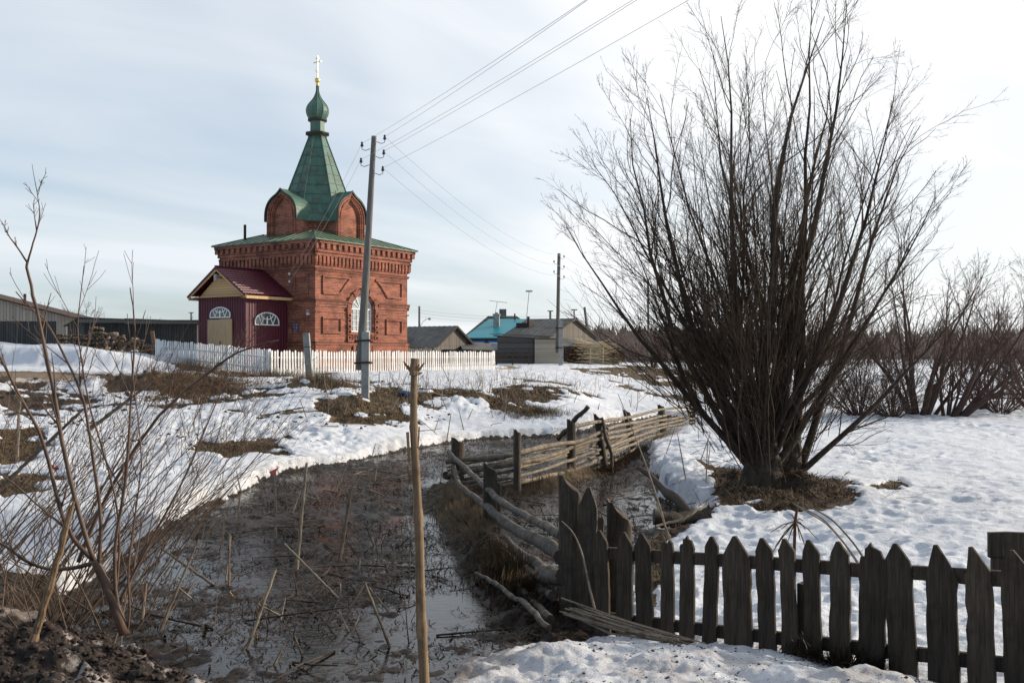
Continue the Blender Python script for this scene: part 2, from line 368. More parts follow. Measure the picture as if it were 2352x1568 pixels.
MAT['paleplank'] = boards('pale_plank_wall', (0.33, 0.285, 0.22), (0.53, 0.475, 0.38), 0.15, True)
MAT['housewall'] = boards('brown_log_house_wall', (0.05, 0.028, 0.02), (0.10, 0.055, 0.04), 0.2, True)
MAT['bluetrim'] = mottled('blue_window_trim', (0.05, 0.12, 0.30), (0.07, 0.15, 0.35), 4, bs=0)
MAT['logend'] = mottled('split_birch_wood', (0.16, 0.092, 0.048), (0.33, 0.21, 0.115), 5, c3=(0.10, 0.06, 0.035), s3=9, rnd=0.35)
MAT['logbark'] = mottled('birch_bark', (0.05, 0.035, 0.026), (0.42, 0.38, 0.34), 6, (1, 1, 4), lo=0.50, hi=0.68, rnd=0.3)
MAT['peeled'] = mottled('peeled_pole_wood', (0.52, 0.39, 0.23), (0.70, 0.57, 0.37), 3, rnd=0.18, bs=0.1)
MAT['brush'] = mottled('brown_brushwood', (0.055, 0.030, 0.018), (0.13, 0.075, 0.045), 5, bs=0, rnd=0.2)
MAT['redplastic'] = mottled('red_plastic', (0.35, 0.03, 0.03), (0.45, 0.05, 0.04), 4, bs=0, rough=0.4)
MAT['blueplate'] = mottled('blue_enamel', (0.022, 0.055, 0.16), (0.028, 0.065, 0.18), 4, bs=0, rough=0.4)
MAT['black'] = mottled('black_paint', (0.015, 0.015, 0.015), (0.02, 0.02, 0.02), 4, bs=0)
# ------------------------------------------------------------------ terrain
WATER_Z = -2.75
W_NEAR = [(-3.4, 7.6), (-2.76, 7.2), (-2.3, 6.55), (-1.6, 5.95), (-1.2, 5.3), (-.6, 5.2), (-.43, 6.0), (-.25, 6.8), (.01, 7.35), (.41, 8.3), (1.0, 9.0), (1.35, 11), (1.58, 12.3), (1.9, 13.5), (2.6, 14.6), (3.0, 16.2), (2.85, 18.8), (3.3, 22.7), (3.75, 27), (5.4, 33), (7.3, 40), (6.4, 43)]
def wz(px, py, z=WATER_Z):
    D = -z * F / (py - 808); return ((px - 1176) / F * D, D)
W_FAR = [wz(*p) for p in [(1400, 975), (1300, 1000), (1100, 1008), (1000, 1020), (870, 1045), (800, 1060), (640, 1085), (520, 1140), (440, 1180), (350, 1225), (270, 1290), (190, 1350)]]
WPOLY = W_NEAR + W_FAR + [(-4.9, 10.6), (-4.4, 8.9)]
CTRL = [(-11, 46, -1.15), (-1.1, 62, -1.15), (-19, 53, -.5), (-10, 52, -.9), (-13, 60, -.9), (-10, 75, -1), (-4.9, 33, -1.33), (-7.7, 38, -1.2),
 (-35, 69, .3), (-25, 62, .1), (-19, 64, .0), (-23, 41, -1.0), (-17, 43, -1.0), (-17, 36, -1.55), (-14, 30, -1.8), (-12, 38, -1.35), (-10, 22, -2.25), (-9, 13, -2.4), (-8, 9, -2.3),
 (-6.2, 18.9, -2.42), (-6.6, 15, -2.45), (-5.8, 23.5, -2.4), (-4.6, 27, -2.38), (-2.5, 32, -2.32), (0, 34, -2.25), (3.5, 42, -2.1), (-8, 27, -2.15), (-5, 30, -1.95),
 (0, 38, -1.72), (3, 42, -1.75), (-2, 44, -1.25), (2, 47, -1.4), (5, 52, -1.5), (3, 60, -1.12), (5, 74, -1.0), (8, 72, -1.1), (8, 45, -2.35), (9, 56, -2.1), (15, 68, -1.9), (13, 76, -1.3), (24, 80, -2.3),
 (3.5, 78, -.8), (-3, 80, -.9), (-6, 90, -.9), (5, 100, -.8), (18, 100, -1.6), (-30, 100, .3), (-60, 60, .6),
 (10, 8, -2.3), (10, 20, -2.3), (20, 40, -2.3), (30, 80, -2.4), (60, 150, -2.6), (6, 12, -2.33), (4.4, 16.3, -2.2), (7, 30, -2.3), (4.5, 24, -2.33), (40, 30, -2.3), (30, 12, -2.2),
 (0.4, 8.4, -2.38), (1.2, 8.9, -2.44), (1.9, 7.95, -2.36), (2.8, 6.95, -2.26), (3.4, 6.3, -2.2), (4.6, 5.4, -2.1), (1.2, 6.7, -2.06), (0.4, 6.0, -1.93), (2.2, 5.6, -1.86), (-0.2, 6.4, -2.0),
 (0, 4.4, -1.78), (1.5, 4.5, -1.72), (-2.3, 6.0, -1.92), (-3.4, 6.9, -1.92), (-1.7, 5.3, -1.88), (-5, 7.2, -1.95), (-3.5, 4.8, -1.7), (0, 0, -1.6), (4, 0, -1.6), (-4, 0, -1.6), (0, -10, -1.6), (-6, 10.5, -2.4),
 (0, 250, -2.4), (-100, 250, 0), (120, 250, -2.6), (0, 700, -2.6), (-400, 700, -1), (400, 700, -2.6), (60, -20, -1.6), (-60, -20, -1.6), (-100, 90, .8), (-60, 20, -.9), (100, 60, -2.4)]
def _q(x, y):
    d = np.sqrt(x * x + y * y) + 6.0; return 3.0 * np.arctan2(x, y + 8.0), np.log(d) * 2.2
_c = np.array(CTRL); _cq = np.stack(_q(_c[:, 0], _c[:, 1]), 1)
def _k(r): return np.sqrt(r * r + 0.0025)
_A = _k(np.linalg.norm(_cq[:, None] - _cq[None], axis=2)) - 1e-6 * np.eye(len(_c))
_n = len(_c); _M = np.zeros((_n + 1, _n + 1)); _M[:_n, :_n] = _A; _M[:_n, _n] = 1; _M[_n, :_n] = 1
_w = np.linalg.solve(_M, np.append(_c[:, 2], 0))
def base_h(x, y):
    qx, qy = _q(x, y); z = np.full(x.shape, _w[_n])
    for i in range(_n): z = z + _w[i] * _k(np.sqrt((qx - _cq[i, 0]) ** 2 + (qy - _cq[i, 1]) ** 2))
    return np.clip(z, -2.75, 1.2)
def gpt(px, py):
    """where the view line through a picture point meets the base ground"""
    D = np.geomspace(4, 400, 900); u = (px - 1176) / F; v = (784 - py) / F; y = CP - v * SP; z = (v * CP + SP)
    X = u / y * D; Z = z / y * D; h = base_h(X, D); s = Z - h; k = np.nonzero(s < 0)[0]
    if len(k) == 0 or k[0] == 0: return (X[-1], D[-1])
    k = k[0]; t = s[k - 1] / (s[k - 1] - s[k]); d = D[k - 1] + t * (D[k] - D[k - 1])
    return (u / y * d, d)
def PP(*pts): return [gpt(*p) for p in pts]
# bare patches where the snow has gone: (outline, roughness of the surface, kind 0 grass 1 soil)
PATCH = [
 (PP((395, 1020), (450, 1000), (530, 1006), (570, 1000), (650, 1018), (695, 1042), (640, 1046), (590, 1040), (520, 1050), (460, 1036)), .05, 0),
 (PP((685, 947), (760, 905), (860, 890), (960, 882), (1080, 892), (1110, 905), (1230, 925), (1190, 937), (1100, 935), (1000, 928), (930, 945), (850, 957), (750, 950)), .07, 0),
 (PP((1105, 880), (1200, 877), (1280, 882), (1370, 905), (1300, 915), (1230, 930), (1125, 925)), .06, 0),
 (PP((1300, 845), (1400, 840), (1500, 838), (1640, 850), (1690, 868), (1640, 890), (1560, 888), (1480, 878), (1420, 860), (1340, 856)), .05, 0),
 (PP((1480, 897), (1560, 905), (1700, 925), (1690, 935), (1560, 920), (1490, 905)), .05, 0),
 (PP((1150, 862), (1330, 880), (1345, 892), (1170, 878)), .03, 0),
 (PP((1390, 868), (1480, 892), (1470, 897), (1380, 873)), .03, 0),
 (PP((-40, 878), (60, 875), (110, 895), (180, 925), (130, 950), (60, 960), (-40, 955)), .10, 1),
 (PP((150, 905), (250, 915), (290, 930), (180, 940)), .08, 1),
 (PP((-30, 990), (80, 980), (105, 1020), (60, 1060), (-30, 1090)), .08, 0),
 (PP((330, 885), (420, 855), (520, 868), (560, 895), (500, 925), (400, 935), (330, 925)), .08, 0),
 (PP((-40, 848), (150, 850), (340, 862), (360, 872), (180, 872), (-40, 872)), .02, 2),
 (PP((330, 842), (360, 828), (620, 858), (625, 868), (540, 866), (420, 850)), .03, 1),
 (PP((1640, 1160), (1640, 1090), (1665, 1045), (1700, 1095), (1850, 1080), (1960, 1100), (1965, 1140), (1870, 1170), (1700, 1175)), .07, 3),
 (PP((2010, 1106), (2060, 1096), (2082, 1105), (2050, 1121), (2015, 1118)), .03, 3),
 ([(-5.4, 11.5), (-4.0, 9.4), (-4.2, 8.3), (-6, 8.6), (-7, 10)], .06, 1),
 ([(-8, 7.1), (-4.4, 8.0), (-3.3, 7.75), (-2.55, 7.0), (-2.0, 6.1), (-1.3, 5.3), (-1.6, 3), (-3, 1), (-8, 1)], .11, 4),
 ([(-1.0, 5.0), (-.45, 5.6), (-.45, 4.2), (-1.0, 4.2)], .06, 4),
 ([(-10, 49.5), (-3, 60), (-4.5, 61), (-10.5, 51)], .03, 0),
 ([(-9.2, 47.5), (-2, 58.5), (-2.6, 59), (-9.8, 48)], .02, 0),
 (PP((1150, 838), (1200, 840), (1200, 848), (1150, 848)), .01, 5),
 (PP((625, 862), (700, 868), (800, 872), (930, 880), (860, 893), (740, 896), (640, 885)), .04, 0),
 (PP((470, 878), (620, 890), (650, 905), (560, 918), (480, 905)), .07, 1),
 (PP((180, 872), (340, 882), (340, 900), (250, 906)), .05, 1),
 (PP((-30, 1095), (110, 1075), (110, 1125), (-30, 1150)), .06, 0),
 (PP((1100, 925), (1250, 934), (1200, 948), (1080, 945)), .04, 0),
 (PP((770, 950), (960, 948), (990, 962), (900, 975), (780, 968)), .04, 0),
 (PP((540, 940), (650, 948), (640, 965), (560, 965)), .04, 0),
 ([(1.35, 9.6), (1.7, 11), (1.9, 12.6), (2.4, 13.9), (3.2, 14.9), (3.1, 15.6), (2.3, 14.6), (1.5, 13)], .05, 3),
]
RIDGE = [(-34, 49), (-25, 48.2), (-20.6, 48.0), (-18.4, 48.4), (-16.6, 48.8)]
def seg_d(pts, x, y):
    d = np.full(x.shape, 1e9); tt = np.zeros(x.shape)
    for i in range(len(pts) - 1):
        ax, ay = pts[i]; bx, by = pts[i + 1]; ex, ey = bx - ax, by - ay
        t = np.clip(((x - ax) * ex + (y - ay) * ey) / (ex * ex + ey * ey), 0, 1)
        q = np.hypot(x - ax - ex * t, y - ay - ey * t); k = q < d; d = np.where(k, q, d); tt = np.where(k, i + t, tt)
    return d, tt
def ground(x, y):
    x = np.asarray(x, float); y = np.asarray(y, float)
    z = base_h(x, y); r = np.hypot(x, y)
    fade = np.clip(1.2 - r / 160, 0.0, 1)
    n_big = fbm(x, y, 2.6, 4, 1); n_mid = fbm(x, y, .42, 3, 5); n_sm = fbm(x + .3 * n_mid, y, .16, 3, 9)
    # snow ridge along the village road
    d, t = seg_d(RIDGE, x, y)
    z = z + (0.95 - 0.33 * np.clip(t - 1.9, 0, 3)) * np.exp(-(d / (1.25 + .3 * n_big)) ** 4) * np.where(d < 4, 1, 0) * (1 + .15 * n_big)
    # second lump of dirty snow in front of the road
    for cx, cy, rad, h in ((-20.0, 37.5, 1.8, .42), (-15.2, 38.5, 2.0, .55), (-13.0, 40.5, 1.6, .35), (-18, 33, 1.6, .3), (-7.2, 36.5, 1.1, .3), (-1.6, 36.2, 1.5, .35), (3.5, 17.3, 1.3, .16), (2.4, 15.6, .0001, 0), (3.3, 19.0, .7, .18), (3.3, 21, .6, .15), (4.6, 16.3, .9, .20)):
        z = z + h * np.exp(-((x - cx) ** 2 + (y - cy) ** 2) / (rad * rad)) * (1 + .5 * n_mid)
    # snow lumps thrown up near the camera
    near = np.exp(-((x - .35) ** 2 / .5 + (y - 6.6) ** 2 / .35)); z = z + .10 * near + .05 * sstep(7.6, 6.2, y) * n_mid * (y > 2)
    z = z + .016 * fbm(x, y, .07, 2, 71) * sstep(14, 9, r) * (y > 1)
    for i in range(18):          # old footprints behind the pickets
        fx, fy = 2.6 + .22 * i + .12 * (i % 2), 8.9 + .20 * i - .16 * (i % 2); z = z - .055 * np.exp(-(((x - fx) / .13) ** 2 + ((y - fy) / .19) ** 2) ** 2)
    edge_n = .24 * n_mid + .12 * n_sm + .35 * n_big + .55 * fbm(x, y * 1.6, 1.1, 3, 81) * sstep(12, 22, r)
    remn = fbm(x, y * 1.8, 1.6, 4, 51) * 1.3 + n_mid * .25
    snow = np.ones(x.shape); kind = np.zeros((6,) + x.shape); rough = np.zeros(x.shape)
    for poly, rg, k in PATCH:
        s = fast_sd(poly, x, y); sc = np.clip(r / 22, .35, 1.6)
        m = sstep(-.10 * sc, .16 * sc, s + edge_n * (1.15 if k != 2 else .25) * sc) * (1 if k in (2, 4) else sstep(.62, .42, remn))
        snow = np.minimum(snow, 1 - m); kind[k] = np.maximum(kind[k], m); rough = np.maximum(rough, m * rg)
    sw = fast_sd(WPOLY, x, y, 4.0)
    sw2 = sw + .16 * n_mid + .05 * n_sm + .10 * n_big
    wet = sstep(-.06, .10, sw2)
    z = z + fade * (.075 * n_big * np.clip(r / 14, .35, 1.3))
    cup = (.42 - np.abs(fbm(x, y * 1.2, .52, 3, 61, .6)) * 2.2) * np.clip(.85 + 1.1 * fbm(x, y, 3.4, 3, 65), .25, 1.6) + .5 * fbm(x, y * 1.3, 1.5, 2, 67)
    zs = z + fade * (.020 * n_mid + .012 * n_sm + .058 * cup)               # crusted, cupped snow surface
    zb = z - .13 * np.clip(r / 20, .5, 1.2) + rough * (n_mid * 1.3 + n_sm * .9) + .02
    z = zs * snow + zb * (1 - snow)
    lip = sstep(.55, 0.0, -sw2) * (sw2 < 0)                     # the snow sheet thins a little to its edge
    z = z - .05 * lip
    # ditch bottom: mud rising through the water here and there
    nb = fbm(x, y, 1.5, 4, 21); nb2 = fbm(x, y, .24, 3, 25)
    bed = WATER_Z - .004 - .004 + .045 * nb + .040 * nb2 + .040 * fbm(x, y, .13, 2, 31)
    bank = sstep(1.1, 5.5, y) * 0
    hummock = .20 * np.exp(-(seg_d([(-1.35, 19.2), (-.75, 15.8), (-.15, 12.2), (.35, 10.0)], x, y)[0] / .34) ** 2) + .10 * np.exp(-(seg_d([(-1.5, 19.6), (.2, 19.8), (2.6, 24.0), (5.0, 30)], x, y)[0] / .3) ** 2)
    chan = .075 * np.exp(-(seg_d([wz(1005, 1060), wz(1012, 1160), wz(1030, 1250), wz(1005, 1330), wz(1040, 1400), wz(985, 1450)], x, y)[0] / .36) ** 2) + .06 * np.exp(-(seg_d([wz(390, 1300), wz(500, 1312)], x, y)[0] / .5) ** 2) + .05 * np.exp(-(seg_d([wz(560, 1440), wz(700, 1500)], x, y)[0] / .4) ** 2) + .05 * np.exp(-(seg_d([wz(1230, 1180), wz(1400, 1120)], x, y)[0] / .5) ** 2)
    bed = bed - chan + hummock * (1 + .8 * nb2)
    z = z * (1 - wet) + np.minimum(bed, z + .05) * wet
    snow = snow * (1 - sstep(.02, .10, sw2))
    # dirt on the snow: road side, ditch edges, patch edges
    dirt = .55 * sstep(9.2, 6.2, r) * (y > 0) + .9 * sstep(6, 3.5, r) + .8 * np.exp(-((x + 16.5) ** 2 / 45 + (y - 39.5) ** 2 / 10)) + .9 * np.exp(-((x + 11.8) ** 2 / 6 + (y - 38.5) ** 2 / 5)) + .55 * np.exp(-((x + 17) ** 2 / 5 + (y - 44) ** 2 / 1.6)) + .75 * sstep(2.6, .4, np.hypot(x + 4.6, y - 8.6) - .6) + .35 * sstep(-.5, 0, sw2) + .7 * np.exp(-((x + 3.2) ** 2 + (y - 6.9) ** 2) / 1.2)
    dirt = np.clip(dirt + .16 * sstep(3, -4, x) * sstep(12, 24, y) * (.6 + n_big) + .5 * sstep(-1.2, -2.2, x) * sstep(9.5, 8.0, y), 0, 1)
    return z, snow, kind, wet, dirt
def G(x, y):
    return float(ground(np.array([x]), np.array([y]))[0][0])
def GP(px, py):
    """world point on the finished ground under a picture point"""
    x, y = gpt(px, py); return np.array((x, y, G(x, y)))
def HP(px, py, z=WATER_Z):
    x, y = wz(px, py, z); return np.array((x, y, z))

ca = np.concatenate([np.arange(-44, 44, .088), np.arange(44, 316, 4.0)]) * math.pi / 180
cr = [0.0001, .5, 1.0, 1.6, 2.2, 2.8]; r_ = 3.1
while r_ < 2600:
    cr.append(r_); r_ *= 1.0040 if r_ < 55 else (1.010 if r_ < 140 else 1.05)
cr = np.array(cr)
AA, RR_ = np.meshgrid(ca, cr); GX = RR_ * np.sin(AA); GY = RR_ * np.cos(AA)
gz, gs, gk, gw, gd = ground(GX.ravel(), GY.ravel())
V = np.stack((GX.ravel(), GY.ravel(), gz), 1)
nr, na = AA.shape; idx = np.arange(nr * na).reshape(nr, na)
A = idx[:-1]; B = np.roll(A, -1, 1); D2 = idx[1:]; C2 = np.roll(D2, -1, 1)
Q = np.stack((A, D2, C2, B), -1).reshape(-1, 4)
def ground_mat():
    m, nt, b = new_mat('snow_and_bare_ground'); v = N(nt, 'ShaderNodeTexCoord').outputs['Object']
    def AT(n): return N(nt, 'ShaderNodeAttribute', attribute_name=n).outputs['Fac']
    s, k1, k2, k3, k4, k5, wet, dirt = [AT(x) for x in ('snow', 'soil', 'road', 'leafy', 'muck', 'sawdust', 'wet', 'dirt')]
    nf = NOISE(nt, v, 3.2, 7, 0.7); nff = NOISE(nt, v, 17, 6, 0.7); nfine = NOISE(nt, v, 60, 4, 0.7)
    thr = MA(nt, 'ADD', s, MA(nt, 'MULTIPLY', MA(nt, 'SUBTRACT', MA(nt, 'ADD', MA(nt, 'MULTIPLY', nf, .5), MA(nt, 'MULTIPLY', nff, .5)), .5), .9))
    sm = RAMP(nt, thr, [(0.46, 0.0), (0.54, 1.0)])
    # snow: bright, slightly blue, with grit that has its own shapes
    scol = MIX(nt, RAMP(nt, NOISE(nt, v, 1.1, 5, .6), [(.35, 0.0), (.7, 1.0)]), (0.58,0.605,0.65), (0.67,0.68,0.70))
    vor = N(nt, 'ShaderNodeTexVoronoi'); vor.inputs['Scale'].default_value = 26; nt.links.new(MAPV(nt, v, scale=(1, 1, .5)), vor.inputs['Vector'])
    grit = MA(nt, 'MULTIPLY', RAMP(nt, vor.outputs['Distance'], [(0.10, 1.0), (0.24, 0.0)]), RAMP(nt, NOISE(nt, v, 5, 4, .7), [(.50, 0.0), (.62, 1.0)]))
    broad = RAMP(nt, MA(nt, 'ADD', NOISE(nt, v, 1.7, 7, .72), MA(nt, 'MULTIPLY', dirt, .22)), [(.50, 0.0), (.74, 1.0)])
    scol = MIX(nt, MA(nt, 'MULTIPLY', broad, MA(nt, 'ADD', MA(nt, 'MULTIPLY', dirt, .95), .05)), scol, (0.17, 0.13, 0.10))
    scol = MIX(nt, MA(nt, 'MULTIPLY', grit, MA(nt, 'ADD', MA(nt, 'MULTIPLY', dirt, .95), .12), clamp=True), scol, (0.06, 0.042, 0.03))
    scol = MIX(nt, MA(nt, 'MULTIPLY', RAMP(nt, nff, [(.52, 0.0), (.72, 1.0)]), MA(nt, 'MULTIPLY', dirt, .8)), scol, (0.30, 0.24, 0.19))
    # bare ground
    fib = NOISE(nt, MAPV(nt, v, scale=(1, 2.5, 1), rot=(0, 0, .5)), 22, 6, .75, 1.2)
    grass = MIX(nt, RAMP(nt, fib, [(.36, 0.0), (.66, 1.0)]), (0.045, 0.030, 0.018), (0.19, 0.132, 0.070))
    soil = MIX(nt, RAMP(nt, nff, [(.38, 0.0), (.68, 1.0)]), (0.018, 0.012, 0.009), (0.080, 0.052, 0.035))
    road = MIX(nt, nff, (0.14, 0.095, 0.06), (0.24, 0.175, 0.12))
    leafy = MIX(nt, RAMP(nt, fib, [(.36, 0.0), (.70, 1.0)]), (0.022, 0.015, 0.011), (0.135, 0.088, 0.058))
    muck = MIX(nt, RAMP(nt, nff, [(.38, 0.0), (.70, 1.0)]), (0.012, 0.009, 0.008), (0.060, 0.042, 0.032))
    col = grass
    for f, c in ((k1, soil), (k2, road), (k3, leafy), (k4, muck), (k5, (0.42, 0.31, 0.19))): col = MIX(nt, f, col, c)
    bedc = MIX(nt, RAMP(nt, fib, [(.36, 0.0), (.70, 1.0)]), (0.006, 0.0045, 0.0035), (0.042, 0.027, 0.018))
    reddish = RAMP(nt, NOISE(nt, v, .55, 3, .6), [(.52, 0.0), (.64, 1.0)])
    bedc = MIX(nt, MA(nt, 'MULTIPLY', reddish, .45), bedc, (0.070, 0.026, 0.015))
    col = MIX(nt, wet, col, bedc)
    # remnants of granular snow inside muck
    col = MIX(nt, MA(nt, 'MULTIPLY', k4, RAMP(nt, NOISE(nt, v, 2.1, 6, .7), [(.56, 0.0), (.63, .9)])), col, (0.33, 0.29, 0.26))
    col = MIX(nt, sm, col, scol)
    nt.links.new(col, b.inputs['Base Color'])
    rg = MA(nt, 'SUBTRACT', .92, MA(nt, 'MULTIPLY', wet, .50)); rg = MA(nt, 'MULTIPLY', rg, 1.0)
    nt.links.new(rg, b.inputs['Roughness']); nt.links.new(MA(nt, 'SUBTRACT', .3, MA(nt, 'MULTIPLY', wet, .12)), b.inputs['Specular IOR Level'])
    bn = bump(nt, b, nff, .7, .045)
    bump(nt, b, nfine, .5, .012, bn)
    return m
go = raw_mesh('ground', V, Q, ground_mat(), smooth=True); tag(go, kind='structure')
for nm, arr in (('snow', gs), ('soil', gk[1]), ('road', gk[2]), ('leafy', gk[3]), ('muck', gk[4]), ('sawdust', gk[5]), ('wet', gw), ('dirt', gd)):
    at_ = go.data.attributes.new(nm, 'FLOAT', 'POINT'); at_.data.foreach_set('value', arr.astype(np.float32))

# water lying in the ditch
def water_mat():
    m, nt, b = new_mat('ditch_water'); v = N(nt, 'ShaderNodeTexCoord').outputs['Object']
    n = NOISE(nt, v, 4, 5, .6)
    b.inputs['Base Color'].default_value = (0.012, 0.008, 0.006, 1)
    nt.links.new(RAMP(nt, n, [(.35, 0.04), (.7, 0.16)]), b.inputs['Roughness'])
    b.inputs['IOR'].default_value = 1.36; b.inputs['Specular IOR Level'].default_value = 0.5
    b1 = bump(nt, b, NOISE(nt, MAPV(nt, v, scale=(1, 1.6, 1)), 9, 4, .6), .22, .02)
    return m
mb = MB(); xs = [p[0] for p in WPOLY]; ys = [p[1] for p in WPOLY]
mb.add([(min(xs) - 1, min(ys) - .3, WATER_Z), (max(xs) + 1, min(ys) - .3, WATER_Z), (max(xs) + 1, max(ys) + 1, WATER_Z), (min(xs) - 1, max(ys) + 1, WATER_Z)], [(0, 1, 2, 3)])
tag(mb.build('water', water_mat()), kind='structure')

# floating and lying plant litter (uncountable)
def blades(name, X, Y, Zf, L, Wd, lift, mat, label, cat, kind='stuff', az=None, seed=3):
    g = np.random.default_rng(seed); n = len(X)
    az = g.uniform(0, 2 * np.pi, n) if az is None else az
    el = lift; dx = np.cos(az) * np.cos(el); dy = np.sin(az) * np.cos(el); dz = np.sin(el)
    px = -np.sin(az) * Wd / 2; py = np.cos(az) * Wd / 2
    P0 = np.stack((X, Y, Zf), 1); d = np.stack((dx, dy, dz), 1); p = np.stack((px, py, 0 * px), 1)
    mid = P0 + d * (L * .55)[:, None] + g.normal(0, .06, (n, 3)) * L[:, None]; tip = P0 + d * L[:, None] - np.array((0, 0, 1)) * (L * .12 * np.cos(el))[:, None]
    up = np.stack((0 * px, 0 * px, Wd * .5), 1)
    V = np.stack((P0 - p, P0 + p, mid + p * .8 + up, mid - p * .8 + up, tip + p * .15, tip - p * .15), 1).reshape(-1, 3)
    i = np.arange(n)[:, None] * 6
    Q = np.concatenate((i + np.array([[0, 1, 2, 3]]), i + np.array([[3, 2, 4, 5]])))
    o = raw_mesh(name, V, Q, mat); return tag(o, label, cat, kind=kind)
def rand_in(poly, n, g):
    poly = np.array(poly); out = []
    x0, y0 = poly.min(0); x1, y1 = poly.max(0); xs = np.zeros(0); ys = np.zeros(0)
    while len(xs) < n:
        x = g.uniform(x0, x1, n * 3); y = g.uniform(y0, y1, n * 3); k = sdist(poly, x, y) > 0
        xs = np.append(xs, x[k]); ys = np.append(ys, y[k])
    return xs[:n], ys[:n]
g = np.random.default_rng(11)
x, y = rand_in(WPOLY, 170000, g)
dens = fbm(x, y, 1.3, 3, 41) + .5 * fbm(x, y, .4, 2, 45); keep = (dens > g.uniform(-.75, .95, len(x))) & (g.uniform(0, 1, len(x)) < np.clip(14 / y, .25, 1) ** 1.0)
x, y = x[keep], y[keep]; z = np.maximum(ground(x, y)[0], WATER_Z) + .003
n = len(x); L = g.gamma(2.0, .036, n) + .02
blades('plant_litter', x, y, z, L * np.clip(y / 12, .8, 1.8), .006 + .10 * L * g.uniform(.3, 1, n), g.uniform(-.02, .35, n), MAT['litter'], 'dark wet scraps of stems and leaves floating on the ditch water', 'plant litter', seed=4)
# dry grass on the bare patches
xs, ys, ls = [], [], []
for (poly, rg, k), nn, ll in zip(PATCH, [7000, 14000, 9000, 12000, 1500, 500, 500, 700, 200, 5000, 9000, 0, 900, 15000, 900, 900, 600, 100, 700, 500, 60, 3500, 1200, 500, 2500, 3000, 3000, 1500, 2500], [.13, .14, .17, .12, .10, .1, .1, .1, .1, .14, .28, 0, .1, .10, .07, .12, .06, .05, .1, .1, .08, .2, .2, .1, .12, .13, .13, .13, .09]):
    if nn:
        a, b_ = rand_in(poly, nn, g); xs.append(a); ys.append(b_); ls.append(np.full(nn, ll))
x = np.concatenate(xs); y = np.concatenate(ys); L = np.concatenate(ls) * g.uniform(.5, 1.6, len(x))
gg = ground(x, y); k = (gg[1] < .5) & (gg[3] < .5); x, y, L = x[k], y[k], L[k]
blades('dead_grass', x, y, gg[0][k] - .01, L, .008 + .0004 * y, np.abs(g.normal(.25, .35, len(x))), MAT['drygrass'], 'matted brown dead grass on the thawed patches', 'grass', seed=5)

# crumbs of earth and grit
def clods(name, X, Y, size, mat, label, cat, seed):
    g = np.random.default_rng(seed); n = len(X); z = ground(X, Y)[0]
    o = np.array([(1, 0, 0), (-1, 0, 0), (0, 1, 0), (0, -1, 0), (0, 0, 1), (0, 0, -1)], float)
    V = o[None] * size[:, None, None] * g.uniform(.5, 1.3, (n, 6, 1)) + g.normal(0, .18, (n, 6, 3)) * size[:, None, None]; V[:, :, 2] *= .7
    V = V + np.stack((X, Y, z + size * .15), 1)[:, None]
    T = np.array([(0, 2, 4), (2, 1, 4), (1, 3, 4), (3, 0, 4), (2, 0, 5), (1, 2, 5), (3, 1, 5), (0, 3, 5)]); Q = (np.arange(n)[:, None, None] * 6 + T[None]).reshape(-1, 3)
    return tag(raw_mesh(name, V.reshape(-1, 3), Q, mat), label, cat, kind='stuff')
MAT['earth'] = mottled('crumbly_earth', (0.010, 0.007, 0.006), (0.055, 0.036, 0.026), 30, bs=0)
MAT['grit'] = mottled('road_grit', (0.03, 0.022, 0.017), (0.16, 0.12, 0.09), 40, bs=0, rnd=0)
g = np.random.default_rng(123)
x, y = rand_in([(-6, 4.5), (-6, 8.0), (-4.4, 8.0), (-3.3, 7.75), (-2.4, 7.0), (-1.8, 6.1), (-1.0, 5.3), (-1, 4)], 16000, g); k = fbm(x, y, .5, 3, 8) > g.uniform(-.9, .6, len(x)); x, y = x[k], y[k]
clods('earth_crumbs', x, y, g.gamma(2.0, .0065, len(x)) + .004, MAT['earth'], 'dark crumbly earth heaped at the lower left corner', 'earth', 31)
x, y = rand_in([(-.4, 5.2), (-.2, 7.0), (.5, 8.4), (1.2, 8.9), (2, 7.9), (3, 6.9), (4.4, 5.2), (3, 4.6)], 5200, g); k = fbm(x, y, .6, 3, 18) > g.uniform(-.5, .9, len(x)); x, y = x[k], y[k]
clods('road_grit', x, y, g.gamma(1.5, .0028, len(x)) + .002, MAT['grit'], 'scattered grit and bark crumbs on the near snow bank', 'grit', 32)
x, y = rand_in([(-12, 24), (-20, 34), (-24, 43), (-12, 45), (-4, 40), (0, 38), (-3, 31), (-6, 25)], 7000, g); k = (fbm(x, y, 2.0, 3, 28) > g.uniform(-.2, .7, len(x))) & (ground(x, y)[1] > .5); x, y = x[k], y[k]
clods('earth_crumbs', x, y, g.gamma(1.6, .016, len(x)) + .01, MAT['earth'], 'specks of earth thrown over the snow slope below the chapel', 'earth', 33)
